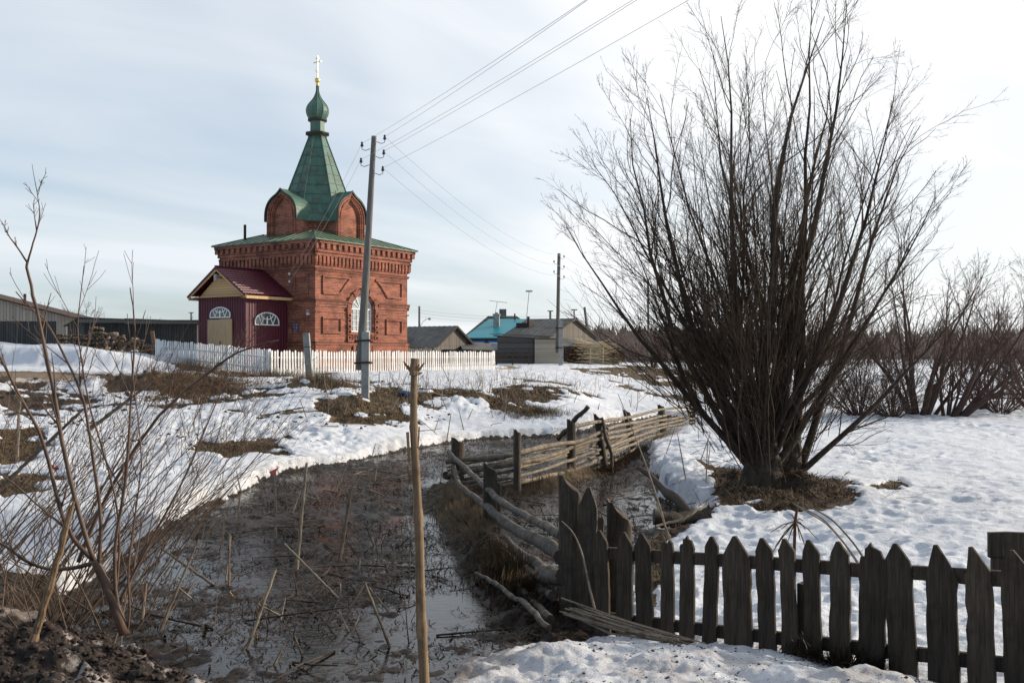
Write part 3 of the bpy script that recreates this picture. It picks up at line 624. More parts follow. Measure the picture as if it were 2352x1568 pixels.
# ------------------------------------------------------------------ brick chapel
CZ = -0.95
CORN = at(723.5, 808, 52.0)
A3 = math.atan2(.838, .545)
SR, SL = 7.6, 7.1
ch = thing('brick_chapel', 'red brick chapel with green tent roof, onion dome and gilt cross', 'chapel', (CORN[0], CORN[1], 0), A3)
TOPZ = 5.88
def wallmap(side):
    """(s along wall, out from wall, z) -> chapel coordinates; sides: 0 towards the road (long lit wall), 1 entrance, 2 and 3 behind"""
    if side == 0: return (lambda s, o, z: (s, -o, z)), SR
    if side == 1: return (lambda s, o, z: (-o, SL - s, z)), SL
    if side == 2: return (lambda s, o, z: (SR - s, SL + o, z)), SR
    return (lambda s, o, z: (SR + o, s, z)), SL
WC, WHW, WZ0, WZS, WR = 3.67, .88, 1.10, 2.36, .88      # window centre, half width, sill, spring line, arch radius (y scale .86)
ARK = .86
def arc(c, zs, r, k=ARK, n=16, a0=180.0, a1=0.0):
    return [(c + r * math.cos(R(a0 + (a1 - a0) * i / n)), zs + k * r * math.sin(R(a0 + (a1 - a0) * i / n))) for i in range(n + 1)]
wall = MB(); ledge = MB()
for side in range(4):
    M, Ln = wallmap(side); T = .45
    if side == 0 or side == 2:
        c = WC if side == 0 else Ln / 2
        wall.box(0, c - WHW, -T, 0, CZ - .6, TOPZ, 0, M); wall.box(c + WHW, Ln, -T, 0, CZ - .6, TOPZ, 0, M)
        wall.box(c - WHW, c + WHW, -T, 0, CZ - .6, WZ0, 0, M)
        ap = arc(c, WZS, WHW)
        for (x0, z0), (x1, z1) in zip(ap[:-1], ap[1:]):
            wall.add([M(x0, 0, z0), M(x1, 0, z1), M(x1, 0, TOPZ), M(x0, 0, TOPZ), M(x0, -T, z0), M(x1, -T, z1), M(x1, -T, TOPZ), M(x0, -T, TOPZ)], [(0, 1, 2, 3), (4, 7, 6, 5), (0, 4, 5, 1)])
    else:
        wall.box(T + .002, Ln - T - .002, -T, 0, CZ - .6, TOPZ, 0, M)
    # plinth, string courses
    wall.box(-.07, Ln + .07, 0, .07, CZ - .6, .36, 0, M); wall.box(-.11, Ln + .11, 0, .11, .36, .47, 0, M); ledge.box(-.09, Ln + .09, 0, .09, .47, .53, 0, M)
    if side == 0: gaps = [(0 - .1, c - WHW - .42), (c + WHW + .42, Ln + .1)]
    else: gaps = [(-.1, Ln + .1)]
    for a, b_ in gaps:
        wall.box(a, b_, 0, .10, 2.55, 2.66, 0, M); ledge.box(a, b_, 0, .13, 2.66, 2.76, 0, M); wall.box(a, b_, 0, .04, 2.10, 2.17, 0, M); wall.box(a, b_, 0, .05, 2.40, 2.55, 0, M)
    wall.box(-.06, Ln + .06, 0, .06, 4.26, 4.33, 0, M); ledge.box(-.09, Ln + .09, 0, .09, 4.33, 4.40, 0, M)
    # corbelled frieze: tall slots, plain band, square boxes
    wall.box(-.05, Ln + .05, 0, .05, 4.56, 5.14, 0, M)
    n = int(Ln / .285); p = (Ln + .10) / n
    for i in range(n + 1):
        s = -.05 + i * p; w2 = .085 if i not in (0, n) else .10
        wall.box(max(s - w2, -.15), min(s + w2, Ln + .15), .052, .15, 4.66, 5.06, 0, M); wall.box(max(s - w2 * .8, -.11), min(s + w2 * .8, Ln + .11), .052, .11, 4.58, 4.66, 0, M)
    wall.box(-.17, Ln + .17, 0, .17, 5.06, 5.16, 0, M); wall.box(-.13, Ln + .13, 0, .13, 5.16, 5.24, 0, M)
    wall.box(-.21, Ln + .21, 0, .21, 5.24, 5.36, 0, M); ledge.box(-.20, Ln + .20, 0, .20, 5.36, 5.395, 0, M)
    wall.box(-.20, Ln + .20, 0, .20, 5.395, 5.76, 0, M)
    n = int(Ln / .40); p = (Ln + .40) / n
    for i in range(n + 1):
        s = -.20 + i * p; w2 = .115
        wall.box(max(s - w2, -.31), min(s + w2, Ln + .31), .202, .31, 5.44, 5.70, 0, M)
    wall.box(-.34, Ln + .34, 0, .34, 5.70, TOPZ - .01, 0, M)
    # framed panels
    def frame(pts, t=.10, o=.085, MM=M):
        cxx = sum(q[0] for q in pts) / len(pts); czz = sum(q[1] for q in pts) / len(pts)
        for i in range(len(pts)):
            (x0, z0), (x1, z1) = pts[i], pts[(i + 1) % len(pts)]
            dx, dz = x1 - x0, z1 - z0; l = math.hypot(dx, dz); nx, nz = -dz / l * t, dx / l * t
            if (cxx - x0) * nx + (czz - z0) * nz < 0: nx, nz = -nx, -nz
            oo = o + .003 * (i % 2)
            wall.add([MM(x0, 0, z0), MM(x1, 0, z1), MM(x1 + nx, 0, z1 + nz), MM(x0 + nx, 0, z0 + nz), MM(x0, oo, z0), MM(x1, oo, z1), MM(x1 + nx, oo, z1 + nz), MM(x0 + nx, oo, z0 + nz)],
                     [(4, 5, 6, 7), (0, 4, 7, 3), (0, 1, 5, 4), (1, 2, 6, 5), (2, 3, 7, 6)])
    if side in (0, 2):
        frame([(.50, .98), (1.95, .98), (1.95, 1.86), (.50, 1.86)]); frame([(Ln - 1.95, .98), (Ln - .50, .98), (Ln - .50, 1.86), (Ln - 1.95, 1.86)])
        frame([(.50, 3.06), (1.85, 3.06), (2.35, 3.62), (2.85, 4.05), (.50, 4.05)]); frame([(Ln - 1.85, 3.06), (Ln - .50, 3.06), (Ln - .50, 4.05), (Ln - 2.85, 4.05), (Ln - 2.35, 3.62)])
        # window surround: stepped hood of voussoirs and tooth blocks down the sides
        ri = arc(c, WZS, WHW + .12, n=13, a0=196, a1=-16); ro = arc(c, WZS, WHW + .46, n=13, a0=196, a1=-16)
        for i in range(13):
            o = .13 if i % 2 == 0 else .075
            k = .10 if i % 2 else 0.0
            q = [ri[i], ri[i + 1], (ro[i + 1][0] + (ri[i + 1][0] - ro[i + 1][0]) * k * 2, ro[i + 1][1] + (ri[i + 1][1] - ro[i + 1][1]) * k * 2), (ro[i][0] + (ri[i][0] - ro[i][0]) * k * 2, ro[i][1] + (ri[i][1] - ro[i][1]) * k * 2)]
            wall.add([M(x, 0, z) for x, z in q] + [M(x, o, z) for x, z in q], [(4, 5, 6, 7), (0, 4, 7, 3), (0, 1, 5, 4), (1, 2, 6, 5), (2, 3, 7, 6)])
        jo = arc(c, WZS, WHW + .10, n=16); ji = arc(c, WZS, WHW, n=16)
        for i in range(16):
            q = [ji[i], ji[i + 1], jo[i + 1], jo[i]]
            ledge.add([M(x, 0, z) for x, z in q] + [M(x, .03, z) for x, z in q], [(4, 5, 6, 7), (0, 4, 7, 3), (0, 1, 5, 4), (2, 3, 7, 6)])
        for sg in (-1, 1):
            x0, x1 = sorted((c + sg * (WHW + .10), c + sg * (WHW + .38)))
            for kz in range(6):
                z0 = .66 + kz * .30
                frame([(x0, z0), (x1, z0), (x1, z0 + .24), (x0, z0 + .24)], t=.06, o=.10)
            for kx in range(3):
                x2 = c + sg * (.14 + kx * .27); xa, xb = sorted((x2, x2 + sg * .20))
                frame([(xa, .66), (xb, .66), (xb, .92), (xa, .92)], t=.05, o=.10)
                wall.box(xa, xb, .112, .16, .04, .34, 0, M)
        wall.box(c - 1.3, c + 1.3, 0, .15, .54, .63, 0, M); ledge.box(c - 1.28, c + 1.28, 0, .14, .63, .66, 0, M)
        wall.box(c - 1.05, c + 1.05, 0, .09, .94, 1.08, 0, M)
    else:
        frame([(.45, 3.06), (1.5, 3.06), (1.5, 4.05), (.45, 4.05)]); frame([(Ln - 1.5, 3.06), (Ln - .45, 3.06), (Ln - .45, 4.05), (Ln - 1.5, 4.05)])
        frame([(Ln - 1.45, .98), (Ln - .45, .98), (Ln - .45, 1.86), (Ln - 1.45, 1.86)])
wo = wall.build('wall', MAT['brick'], ch); ledge.build('ledge', MAT['dirtybrick'], wo)
# drum of brick with ogee gables
CXc, CYc = SR / 2, SL / 2
def octo(r): return [(CXc + r / math.cos(R(22.5)) * math.cos(R(22.5 + 45 * i)), CYc + r / math.cos(R(22.5)) * math.sin(R(22.5 + 45 * i))) for i in range(8)]
dr = MB()
def ring(mbx, r0, z0, r1, z1, mi=0):
    a, b_ = octo(r0), octo(r1)
    mbx.add([(x, y, z0) for x, y in a] + [(x, y, z1) for x, y in b_], [(i, (i + 1) % 8, (i + 1) % 8 + 8, i + 8) for i in range(8)] + [tuple(range(7, -1, -1)), tuple(range(8, 16))], mi)
ring(dr, 2.12, 5.7, 2.12, 7.24)
for i in range(4):           # dentils on the four diagonal faces
    a = R(45 + 90 * i); tx, ty = -math.sin(a), math.cos(a); nx, ny = math.cos(a), math.sin(a)
    def MD(s, o, z, tx=tx, ty=ty, nx=nx, ny=ny): return (CXc + nx * (2.12 + o) + tx * s, CYc + ny * (2.12 + o) + ty * s, z)
    dr.box(-.95, .95, 0, .07, 7.06, 7.20, 0, MD); dr.box(-.95, .95, 0, .11, 7.13, 7.22, 0, MD)
    for k in range(6): dr.box(-.70 + k * .28 - .07, -.70 + k * .28 + .07, 0, .09, 6.86, 7.05, 0, MD)
    dr.box(-.82, .82, 0, .05, 6.72, 6.78, 0, MD); dr.box(-.9, .9, 0, .10, 6.42, 6.50, 0, MD)
drum = dr.build('drum', MAT['brick'], ch)
def ogee(hw, zs, zt, n=9):
    """outline from left foot up over the pointed top and down"""
    L = []
    H = zt - zs
    for i in range(n + 1):
        t = i / n
        if t < .72:
            a = t / .72 * R(68); x = hw * math.cos(a) ** .9; z = zs + H * .74 * math.sin(a) / math.sin(R(68))
        else:
            u = (t - .72) / .28; x0 = hw * math.cos(R(68)) ** .9; x = x0 * (1 - u) ** 1.25; z = zs + H * (.74 + .26 * u ** 1.1)
        L.append((x, z))
    return [(-x, z) for x, z in L] + [(x, z) for x, z in L[-2::-1]]
sheet = MB()
for i, (hw, rr) in enumerate(((1.16, 2.78), (1.16, 2.60), (1.16, 2.78), (1.16, 2.60))):
    a = R((180, 270, 0, 90)[i]); tx, ty = -math.sin(a), math.cos(a); nx, ny = math.cos(a), math.sin(a)
    def MK(s, o, z, tx=tx, ty=ty, nx=nx, ny=ny): return (CXc + nx * o + tx * s, CYc + ny * o + ty * s, z)
    zs, zt = 7.55, 8.93
    def arch(hw_, zs_, zt_, o0, o1, foot=5.9):
        pl = [(-hw_, foot)] + ogee(hw_, zs_, zt_) + [(hw_, foot)]
        return pl
    kb = MB()
    outer = arch(hw, zs, zt, 0, 0); n = len(outer)
    # face recessed in three steps
    steps = [(1.0, rr), (.80, rr - .08), (.62, rr - .18)]
    for j, (k, o) in enumerate(steps):
        cur = [(x * k, 5.9 + (z - 5.9) * (k * .35 + .65) if z > 6 else 5.9 + (1 - k) * .3) for x, z in outer]
        if j + 1 < len(steps):
            k2, o2 = steps[j + 1]; nxt = [(x * k2, 5.9 + (z - 5.9) * (k2 * .35 + .65) if z > 6 else 5.9 + (1 - k2) * .3) for x, z in outer]
            kb.add([MK(x, o, z) for x, z in cur] + [MK(x, o, z) for x, z in nxt] + [MK(x, o2, z) for x, z in nxt],
                   [(q, (q + 1) % n, (q + 1) % n + n, q + n) for q in range(n)] + [(q + n, (q + 1) % n + n, (q + 1) % n + 2 * n, q + 2 * n) for q in range(n)])
        else:
            kb.add([MK(x, o, z) for x, z in cur], [tuple(range(n))])
    # ribs of moulding on the arch
    for k, o, wd in ((.91, rr + .05, .05), (.71, rr - .02, .05)):
        pts = [(x * k, 5.9 + (z - 5.9) * (k * .35 + .65)) for x, z in outer]
        kb.tube([MK(x, o - .03, z) for x, z in pts], wd, 6)
    kb.add([MK(x, rr, z) for x, z in outer] + [MK(x, 1.0, z) for x, z in outer], [(q, q + n, (q + 1) % n + n, (q + 1) % n) for q in range(n)])
    g_ = kb.build('ogee_gable', MAT['brick'], drum)
    # green sheet over it running back to the tent
    oo = ogee(hw + .05, zs, zt + .07); m_ = len(oo); lo = [(-hw - .05, 7.22)] + oo + [(hw + .05, 7.22)]; m_ = len(lo)
    sheet.add([MK(x, rr + .12, z) for x, z in lo] + [MK(x, .9, z) for x, z in lo] + [MK(x * .985, rr + .12, z - .045) for x, z in lo], [(q, q + 1, q + 1 + m_, q + m_) for q in range(m_ - 1)] + [(q + 2 * m_, q + 1 + 2 * m_, q + 1, q) for q in range(m_ - 1)])
    rim = MB(); rim.tube([MK(x, rr + .10, z + .01) for x, z in lo], .035, 6); rim.build('gable_edge', MAT['darktrim'], g_)
sh = sheet.build('gable_sheet', MAT['green'], ch)
# tent roof
tr = MB()
for (r0, z0), (r1, z1) in zip([(2.42, 7.20), (2.30, 7.27), (2.02, 7.85), (1.60, 9.1), (.44, 12.36)], [(2.30, 7.27), (2.02, 7.85), (1.60, 9.1), (.44, 12.36), (.44, 12.40)]): ring(tr, r0, z0, r1, z1)
tent = tr.build('tent_roof', MAT['green'], ch)
sm = MB()
def oc(r, z, k): 
    p = octo(r)[k % 8]; return (p[0], p[1], z)
prof = [(2.32, 7.28), (2.04, 7.86), (1.62, 9.11), (.46, 12.36)]
for k in range(8): sm.tube([oc(r, z, k) for r, z in prof], .03, 5)
for k in range(8):
    for z in np.arange(7.7, 12.2, .56):
        r = np.interp(z + (.12 if k % 2 else 0), [p[1] for p in prof], [p[0] for p in prof]); z2 = z + (.12 if k % 2 else 0)
        sm.bar(oc(r + .006, z2, k), oc(r + .006, z2, k + 1), .02, .018)
    for (r0, z0), (r1, z1) in zip(prof[1:-1], prof[2:]):
        for t in ((.5,) if z0 > 9 else (.33, .67)):
            a = np.array(oc(r0 + .004, z0, k)) * (1 - t) + np.array(oc(r0 + .004, z0, k + 1)) * t; b_ = np.array(oc(r1 + .004, z1, k)) * (1 - t) + np.array(oc(r1 + .004, z1, k + 1)) * t
            sm.bar(a, a + (b_ - a) * (.7 if z0 > 9 else 1), .02, .014)
sm.build('seam', MAT['green'], tent)
co = MB()
for pr in ([(.50, 12.36), (.60, 12.47)], [(.66, 12.47), (.66, 12.56)], [(.58, 12.56), (.42, 12.62)]): ring(co, pr[0][0], pr[0][1], pr[1][0], pr[1][1])
for pr in ([(.42, 13.20), (.52, 13.27)], [(.54, 13.27), (.54, 13.33)]): ring(co, pr[0][0], pr[0][1], pr[1][0], pr[1][1])
co.build('cornice', MAT['darktrim'], ch)
nk = MB(); ring(nk, .40, 12.62, .40, 13.2); nk.build('neck', MAT['green'], ch)
on = MB(); prof = [(.46, 13.33), (.53, 13.45), (.60, 13.60), (.645, 13.78), (.645, 13.90), (.61, 14.04), (.54, 14.18), (.44, 14.31), (.34, 14.43), (.25, 14.55), (.17, 14.70), (.11, 14.86), (.075, 15.02), (.07, 15.30)]
on.lathe(prof, 12, (CXc, CYc), a0=R(15)); dome = on.build('onion_dome', MAT['green'], ch, smooth=False)
for p in dome.data.polygons: p.use_smooth = False
rb = MB()
for k in range(12):
    t = R(15 + 30 * k); rb.tube([(CXc + (r + .004) * math.cos(t), CYc + (r + .004) * math.sin(t), z) for r, z in prof], .013, 4)
rb.build('seam', MAT['green'], dome)
b_ = MB(); b_.lathe([(.06, 15.28), (.10, 15.29), (.10, 15.33), (.085, 15.34), (.085, 15.43), (.11, 15.45), (.06, 15.46)], 12, (CXc, CYc))
b_.lathe([(.165 * math.cos(t) if abs(t) < 1.56 else .01, 15.61 + .165 * math.sin(t)) for t in np.linspace(-1.5, 1.5, 9)], 16, (CXc, CYc)); b_.build('gilt_ball', MAT['gold'], ch, smooth=True)
cr_ = MB(); cr_.box(CXc - .03, CXc + .03, CYc - .035, CYc + .035, 15.76, 17.02)
for z, h, dz in ((16.88, .115, 0), (16.66, .30, 0)):
    cr_.box(CXc - .032, CXc + .032, CYc - h, CYc + h, z - .032, z + .032)
cr_.bar((CXc, CYc + .15, 16.20), (CXc, CYc - .15, 16.02), .062, .06)
cr_.build('cross', MAT['crossgold'], ch)
# low hipped roof
rf = MB(); e = .45; zt, ze = 6.62, 5.90
def hip(e_, ze_, ins, zt_):
    return [(-e_, -e_, ze_), (SR + e_, -e_, ze_), (SR + e_, SL + e_, ze_), (-e_, SL + e_, ze_), (ins, ins, zt_), (SR - ins, ins, zt_), (SR - ins, SL - ins, zt_), (ins, SL - ins, zt_)]
vs = hip(e, ze, 1.6, zt); vs2 = [(x, y, z - .05) for x, y, z in vs[:4]]
rf.add(vs + vs2, [(0, 1, 5, 4), (1, 2, 6, 5), (2, 3, 7, 6), (3, 0, 4, 7), (4, 5, 6, 7), (0, 8, 9, 1), (1, 9, 10, 2), (2, 10, 11, 3), (3, 11, 8, 0), (8, 11, 10, 9)])
roof = rf.build('roof', MAT['greenroof'], ch)
se = MB()
for q0, q1, t0, t1 in ((0, 1, 4, 5), (1, 2, 5, 6), (2, 3, 6, 7), (3, 0, 7, 4)):
    P0, P1, Q0, Q1 = (np.array(vs[i]) for i in (q0, q1, t0, t1)); n = 14
    for i in range(n + 1):
        f = i / n; a = P0 + (P1 - P0) * f; d = np.linalg.norm(a - (P0 + P1) / 2) ; 
        L = np.linalg.norm(P1 - P0); s_ = f * L; run = min(1.0, s_ / 2.12 if s_ < L / 2 else (L - s_) / 2.12)
        tdir = (Q0 + Q1) / 2 - (P0 + P1) / 2; b2 = a + tdir * run
        if run > .03: se.bar(a + (0, 0, .012), b2 + (0, 0, .012), .03, .035)
for q, t in ((0, 4), (1, 5), (2, 6), (3, 7)): se.bar(np.array(vs[q]) + (0, 0, .015), np.array(vs[t]) + (0, 0, .015), .06, .05)
se.build('seam', MAT['greenroof'], roof)
pp = MB(); pp.tube([(.75, 6.15, 6.0), (.75, 6.15, 7.15)], .075, 10); pp.build('stove_pipe', MAT['iron'], ch)
# arched window in the lit wall
def window_frame(mbx, M, c, hw, z0, zs, k, o, vn=3, hz=(), w=.045, fan=True):
    d = .05
    mbx.box(c - hw, c - hw + w * 1.4, o, o + d, z0, zs, 0, M); mbx.box(c + hw - w * 1.4, c + hw, o, o + d, z0, zs, 0, M); mbx.box(c - hw + w * 1.4, c + hw - w * 1.4, o, o + d + .002, z0, z0 + w * 1.4, 0, M)
    a0, a1 = arc(c, zs, hw - .002, k, 18), arc(c, zs, hw - w * 1.5, k, 18)
    for i in range(18):
        q = [a0[i], a0[i + 1], a1[i + 1], a1[i]]
        mbx.add([M(x, o, z) for x, z in q] + [M(x, o + d, z) for x, z in q], [(4, 5, 6, 7), (0, 1, 5, 4), (2, 3, 7, 6)])
    mbx.box(c - hw + w * 1.4, c + hw - w * 1.4, o, o + d + .004, zs - w * .7, zs + w * .7, 0, M)
    for i in range(1, vn + 1):
        x = c - hw + 2 * hw * i / (vn + 1); ww = w * (1.0 if i == (vn + 1) / 2 else .42)
        mbx.box(x - ww / 2, x + ww / 2, o + .004, o + d + .001, z0, zs, 0, M)
    for z in hz: mbx.box(c - hw + w, c + hw - w, o + .008, o + d - .003, z - w * .22, z + w * .22, 0, M)
    if fan:
        for a in (36, 63, 90, 117, 144):
            p = (c + .15 * math.cos(R(a)), zs + .12 * math.sin(R(a))); q = (c + hw * .97 * math.cos(R(a)), zs + hw * .97 * k * math.sin(R(a)))
            mbx.bar(M(p[0], o + .03, p[1]), M(q[0], o + .03, q[1]), .035, .035)
M, _ = wallmap(0)
wf = MB(); window_frame(wf, M, WC, WHW, WZ0, WZS, ARK, -.16, 5, [WZ0 + (WZS - WZ0) * t for t in (.25, .5, .75)])
win = wf.build('window', MAT['pvc'], ch); tag(win, 'tall arched window with white fanlight bars')
gl = MB(); pl = [(WC - WHW, WZ0), (WC + WHW, WZ0)] + arc(WC, WZS, WHW)[::-1]; gl.add([M(x, -.15, z) for x, z in pl], [tuple(range(len(pl)))]); gl.build('pane', MAT['curtain'], win)
# dark room behind the back window
M2, _ = wallmap(2); gl = MB(); pl = [(SR / 2 - WHW, WZ0), (SR / 2 + WHW, WZ0)] + arc(SR / 2, WZS, WHW)[::-1]; gl.add([M2(x, -.15, z) for x, z in pl], [tuple(range(len(pl)))]); gl.build('pane', MAT['glass'], ch)
# plates on the entrance wall
M, _ = wallmap(1)
hn = MB(); hn.box(SL - .62, SL - .42, .002, .02, 1.94, 2.20, 0, M); pn = hn.build('number_plate', MAT['pvc'], ch)
tag(pn, 'small white house number plate reading 73')
def text_mesh(s, size, mat, parent, loc, rot, name):
    cu = bpy.data.curves.new(name, 'FONT'); cu.body = s; cu.size = size; cu.align_x = 'CENTER'; cu.align_y = 'CENTER'; cu.extrude = .002; cu.offset = .004
    tmp = bpy.data.objects.new('tmp', cu); COL.objects.link(tmp); dg = bpy.context.evaluated_depsgraph_get()
    me = bpy.data.meshes.new_from_object(tmp.evaluated_get(dg)); bpy.data.objects.remove(tmp)
    me.materials.clear(); me.materials.append(mat); o = bpy.data.objects.new(name, me); COL.objects.link(o); o.parent = parent; o.location = loc; o.rotation_euler = rot; return o
text_mesh('73', .19, MAT['black'], pn, (-.026, .52, 2.065), (R(90), 0, R(-90)), 'digits')
pq = MB(); pq.box(SL - 1.66, SL - 1.16, .002, .02, .98, 1.54, 0, M); pb = pq.build('plaque', MAT['blueplate'], ch); tag(pb, 'blue enamel plaque with rows of small white lettering')
lt = MB()
for i, (z, hw) in enumerate(((1.48, .17), (1.44, .20), (1.37, .12), (1.33, .15), (1.285, .17), (1.24, .11), (1.17, .18), (1.08, .13), (1.035, .17))):
    x = -hw
    while x < hw - .03:
        l = random.uniform(.03, .08); lt.box(SL - 1.41 + x, SL - 1.41 + min(x + l, hw), .0205, .023, z - .009, z + .009, 0, M); x += l + .018
lt.build('lettering', MAT['pvc'], pb)
# insulator bracket on that wall
ib = MB(); br = np.array(M(SL - 1.55, 0, 3.55))
ib.bar(M(SL - 1.62, .0, 3.62), M(SL - 1.62, .28, 3.62), .03, .03); ib.bar(M(SL - 1.62, .0, 4.02), M(SL - 1.62, .28, 4.02), .03, .03); bo = ib.build('wall_bracket', MAT['iron'], ch)
ii = MB()
for z in (3.66, 4.06): 
    for k in range(2): ii.lathe([(.02, z + k * .07), (.055, z + .01 + k * .07), (.05, z + .05 + k * .07), (.02, z + .06 + k * .07)], 10, M(SL - 1.62, .26, 0)[:2])
ii.build('insulator', MAT['pvc'], bo)
BRACK = [Matrix.Rotation(A3, 3, 'Z') @ Vector(M(SL - 1.62, .30, z)) + Vector((CORN[0], CORN[1], 0)) for z in (3.72, 4.12)]

# claret metal porch on the entrance wall
p0, q0, q1, PD = 0, 2.0, 5.55, 2.9
po = MB()
def corr(mbx, f, L, z0, z1, pitch=.19, dep=.035):
    """ribbed sheet: f(s, o, z) placement"""
    s = 0; prof_ = []
    while s < L - 1e-6:
        for ds, o in ((0, 0), (pitch * .18, dep), (pitch * .42, dep), (pitch * .60, 0)):
            if s + ds < L: prof_.append((s + ds, o))
        s += pitch
    prof_.append((L, 0)); n = len(prof_)
    mbx.add([f(s, o, z0) for s, o in prof_] + [f(s, o, z1) for s, o in prof_], [(i, i + 1, i + 1 + n, i + n) for i in range(n - 1)])
EZ = 2.86
porch = MB()
corr(porch, lambda s, o, z: (-PD + s, q0 - o, z), PD, CZ - .3, EZ)
corr(porch, lambda s, o, z: (-PD - o, q1 - s, z), q1 - q0, CZ - .3, EZ)
corr(porch, lambda s, o, z: (-s, q1 + o, z), PD, CZ - .3, EZ)
porch.box(-PD + .03, -.003, q0 + .03, q1 - .03, CZ - .3, EZ - .01)
for x, y in ((-PD - .035, q0 - .035), (-PD - .035, q1 - .015)): porch.box(x, x + .09, y, y + .05, CZ - .3, EZ)
for z in np.arange(-.6, 2.8, .35):
    porch.box(-PD + .05, -.003, q0 - .012, q0 + .01, z, z + .015); porch.box(-PD - .012, -PD + .01, q0 + .05, q1 - .05, z, z + .015)
pw = porch.build('porch', MAT['claret'], ch); tag(pw, 'porch clad in ribbed claret sheet metal with gabled tile-effect roof')
qm = (q0 + q1) / 2; ov = .42; RZ = 4.30; hb = (q1 - q0) / 2 + ov; EB = 2.86
gb = MB(); gb.prism([(q0 + .05, EZ + .0), (q1 - .05, EZ), (qm, RZ - .13)], -PD - .05, -PD + .05, 0, lambda x, y, z: (y, x, z)); gb.build('gable_boards', MAT['pine'], pw)
fb = MB()
for sg in (-1, 1):
    fb.bar((-PD - .40, qm + sg * hb, EB - .03), (-PD - .40, qm + sg * .0, RZ - .03), .03, .17)
    fb.bar((-PD - .36, qm + sg * hb, EB - .075), (0, qm + sg * hb, EB - .075), .035, .15)
    fb.box(-PD - .38, -.0, min(qm + sg * (hb - .38), qm + sg * hb), max(qm + sg * (hb - .38), qm + sg * hb), EB - .11, EB - .085)
fb.box(-PD - .38, -PD - .05, q0 - .02, q1 + .02, EZ - .03, EZ + .0)
fb.build('fascia', MAT['pineplain'], pw)
pr = MB()
def tile_roof(sg):
    ns, nu = 12, 44; L = PD + .46
    Vt, Ft = [], []
    sl_ = math.hypot(hb, RZ - EB + .06)
    us = []
    for i in range(ns):
        us += [i / ns, (i + .92) / ns, (i + .96) / ns]
    us.append(1.0)
    for u in us:
        ph = (u * ns) % 1; lift = .045 * (1 - ph) if ph < .93 else 0.0
        for j in range(nu + 1):
            s = j / nu * L; wv = .016 * math.sin(s * 2 * math.pi / .22)
            Vt.append((-PD - .45 + s, qm + sg * hb * (1 + .02) * (1 - u), EB - .01 + (RZ + .07 - EB) * u + .03 + lift + wv))
    k = nu + 1
    for i in range(len(us) - 1):
        for j in range(nu): Ft.append((i * k + j, i * k + j + 1, (i + 1) * k + j + 1, (i + 1) * k + j) if sg < 0 else (i * k + j, (i + 1) * k + j, (i + 1) * k + j + 1, i * k + j + 1))
    pr.add(Vt, Ft)
tile_roof(-1); tile_roof(1)
pr.bar((-PD - .45, qm, RZ + .13), (0, qm, RZ + .13), .16, .05)
for sg in (-1, 1): pr.bar((-PD - .45, qm + sg * hb, EB + .0), (-PD - .45, qm, RZ + .06), .03, .10)
pr.build('porch_roof', MAT['claret'], pw)
dd = MB()
dd.box(-PD - .10, -PD - .04, 2.95, 3.86, CZ, 1.70); d1 = dd.build('door', MAT['ply'], pw); tag(d1, 'bare wooden right leaf of the double door')
dd = MB(); dd.box(-PD - .095, -PD - .04, 3.87, 4.80, CZ, 1.68); dl = dd.build('door', MAT['ply'], pw); tag(dl, 'bare wooden left leaf of the double door')
dd = MB(); dd.box(-PD - .13, -PD - .10, 3.78, 3.83, .35, .55); dd.build('handle', MAT['iron'], d1)
def half_window(M, c, hw, z0, k, name_l):
    mbx = MB(); d = .05; w = .05; o = .045
    mbx.box(c - hw, c + hw, o, o + d, z0, z0 + w, 0, M)
    zr = z0 + w * .6; rise = .18
    mbx.box(c - hw, c - hw + w, o, o + d + .002, z0, z0 + rise, 0, M); mbx.box(c + hw - w, c + hw, o, o + d + .002, z0, z0 + rise, 0, M)
    a0, a1 = arc(c, z0 + rise, hw, k, 16), arc(c, z0 + rise, hw - w, k * .94, 16)
    for i in range(16):
        q = [a0[i], a0[i + 1], a1[i + 1], a1[i]]; mbx.add([M(x, o, z) for x, z in q] + [M(x, o + d, z) for x, z in q], [(4, 5, 6, 7), (0, 1, 5, 4), (2, 3, 7, 6)])
    top = z0 + rise + hw * k
    mbx.box(c - w * .7, c + w * .7, o, o + d + .004, z0, z0 + rise + hw * k * .55, 0, M)
    for sg in (-1, 1):      # quarter arcs springing from the centre and a V in each half
        pts = [(c + sg * (.02 + hw * .52 * math.sin(t)), z0 + rise * .9 + hw * k * (.30 + .66 * (1 - math.cos(t)))) for t in np.linspace(0, 1.45, 7)]
        for a, b2 in zip(pts[:-1], pts[1:]): mbx.bar(M(a[0], o + .03, a[1]), M(b2[0], o + .03, b2[1]), .04, .04)
        xm = c + sg * hw * .47
        mbx.bar(M(xm, o + .03, z0 + w), M(xm + hw * .24, o + .03, z0 + rise + hw * k * (.72 if sg < 0 else .60)), .035, .035)
        mbx.bar(M(xm, o + .03, z0 + w), M(xm - hw * .24, o + .03, z0 + rise + hw * k * (.60 if sg < 0 else .72)), .035, .035)
    wn = mbx.build('window', MAT['pvc'], pw); tag(wn, name_l)
    gg_ = MB(); pl = [(c - hw, z0), (c + hw, z0)] + arc(c, z0 + rise, hw, k)[::-1]; gg_.add([M(x, o + .01, z) for x, z in pl], [tuple(range(len(pl)))]); gg_.build('pane', MAT['glass'], wn)
half_window(lambda s, o, z: (-PD - o, s, z), 3.85, .78, 1.76, .50, 'half-round window over the porch door')
half_window(lambda s, o, z: (-s, q0 - o, z), 1.53, .84, 1.38, .60, 'low half-round window in the porch side wall')
pl = MB(); pl.box(-PD - .50, -PD - .42, qm - .12, qm + .08, RZ - .62, RZ - .30); pl.box(-PD - .42, -PD - .05, qm - .06, qm + .02, RZ - .5, RZ - .42); pl.build('lamp', MAT['concrete'], pw)

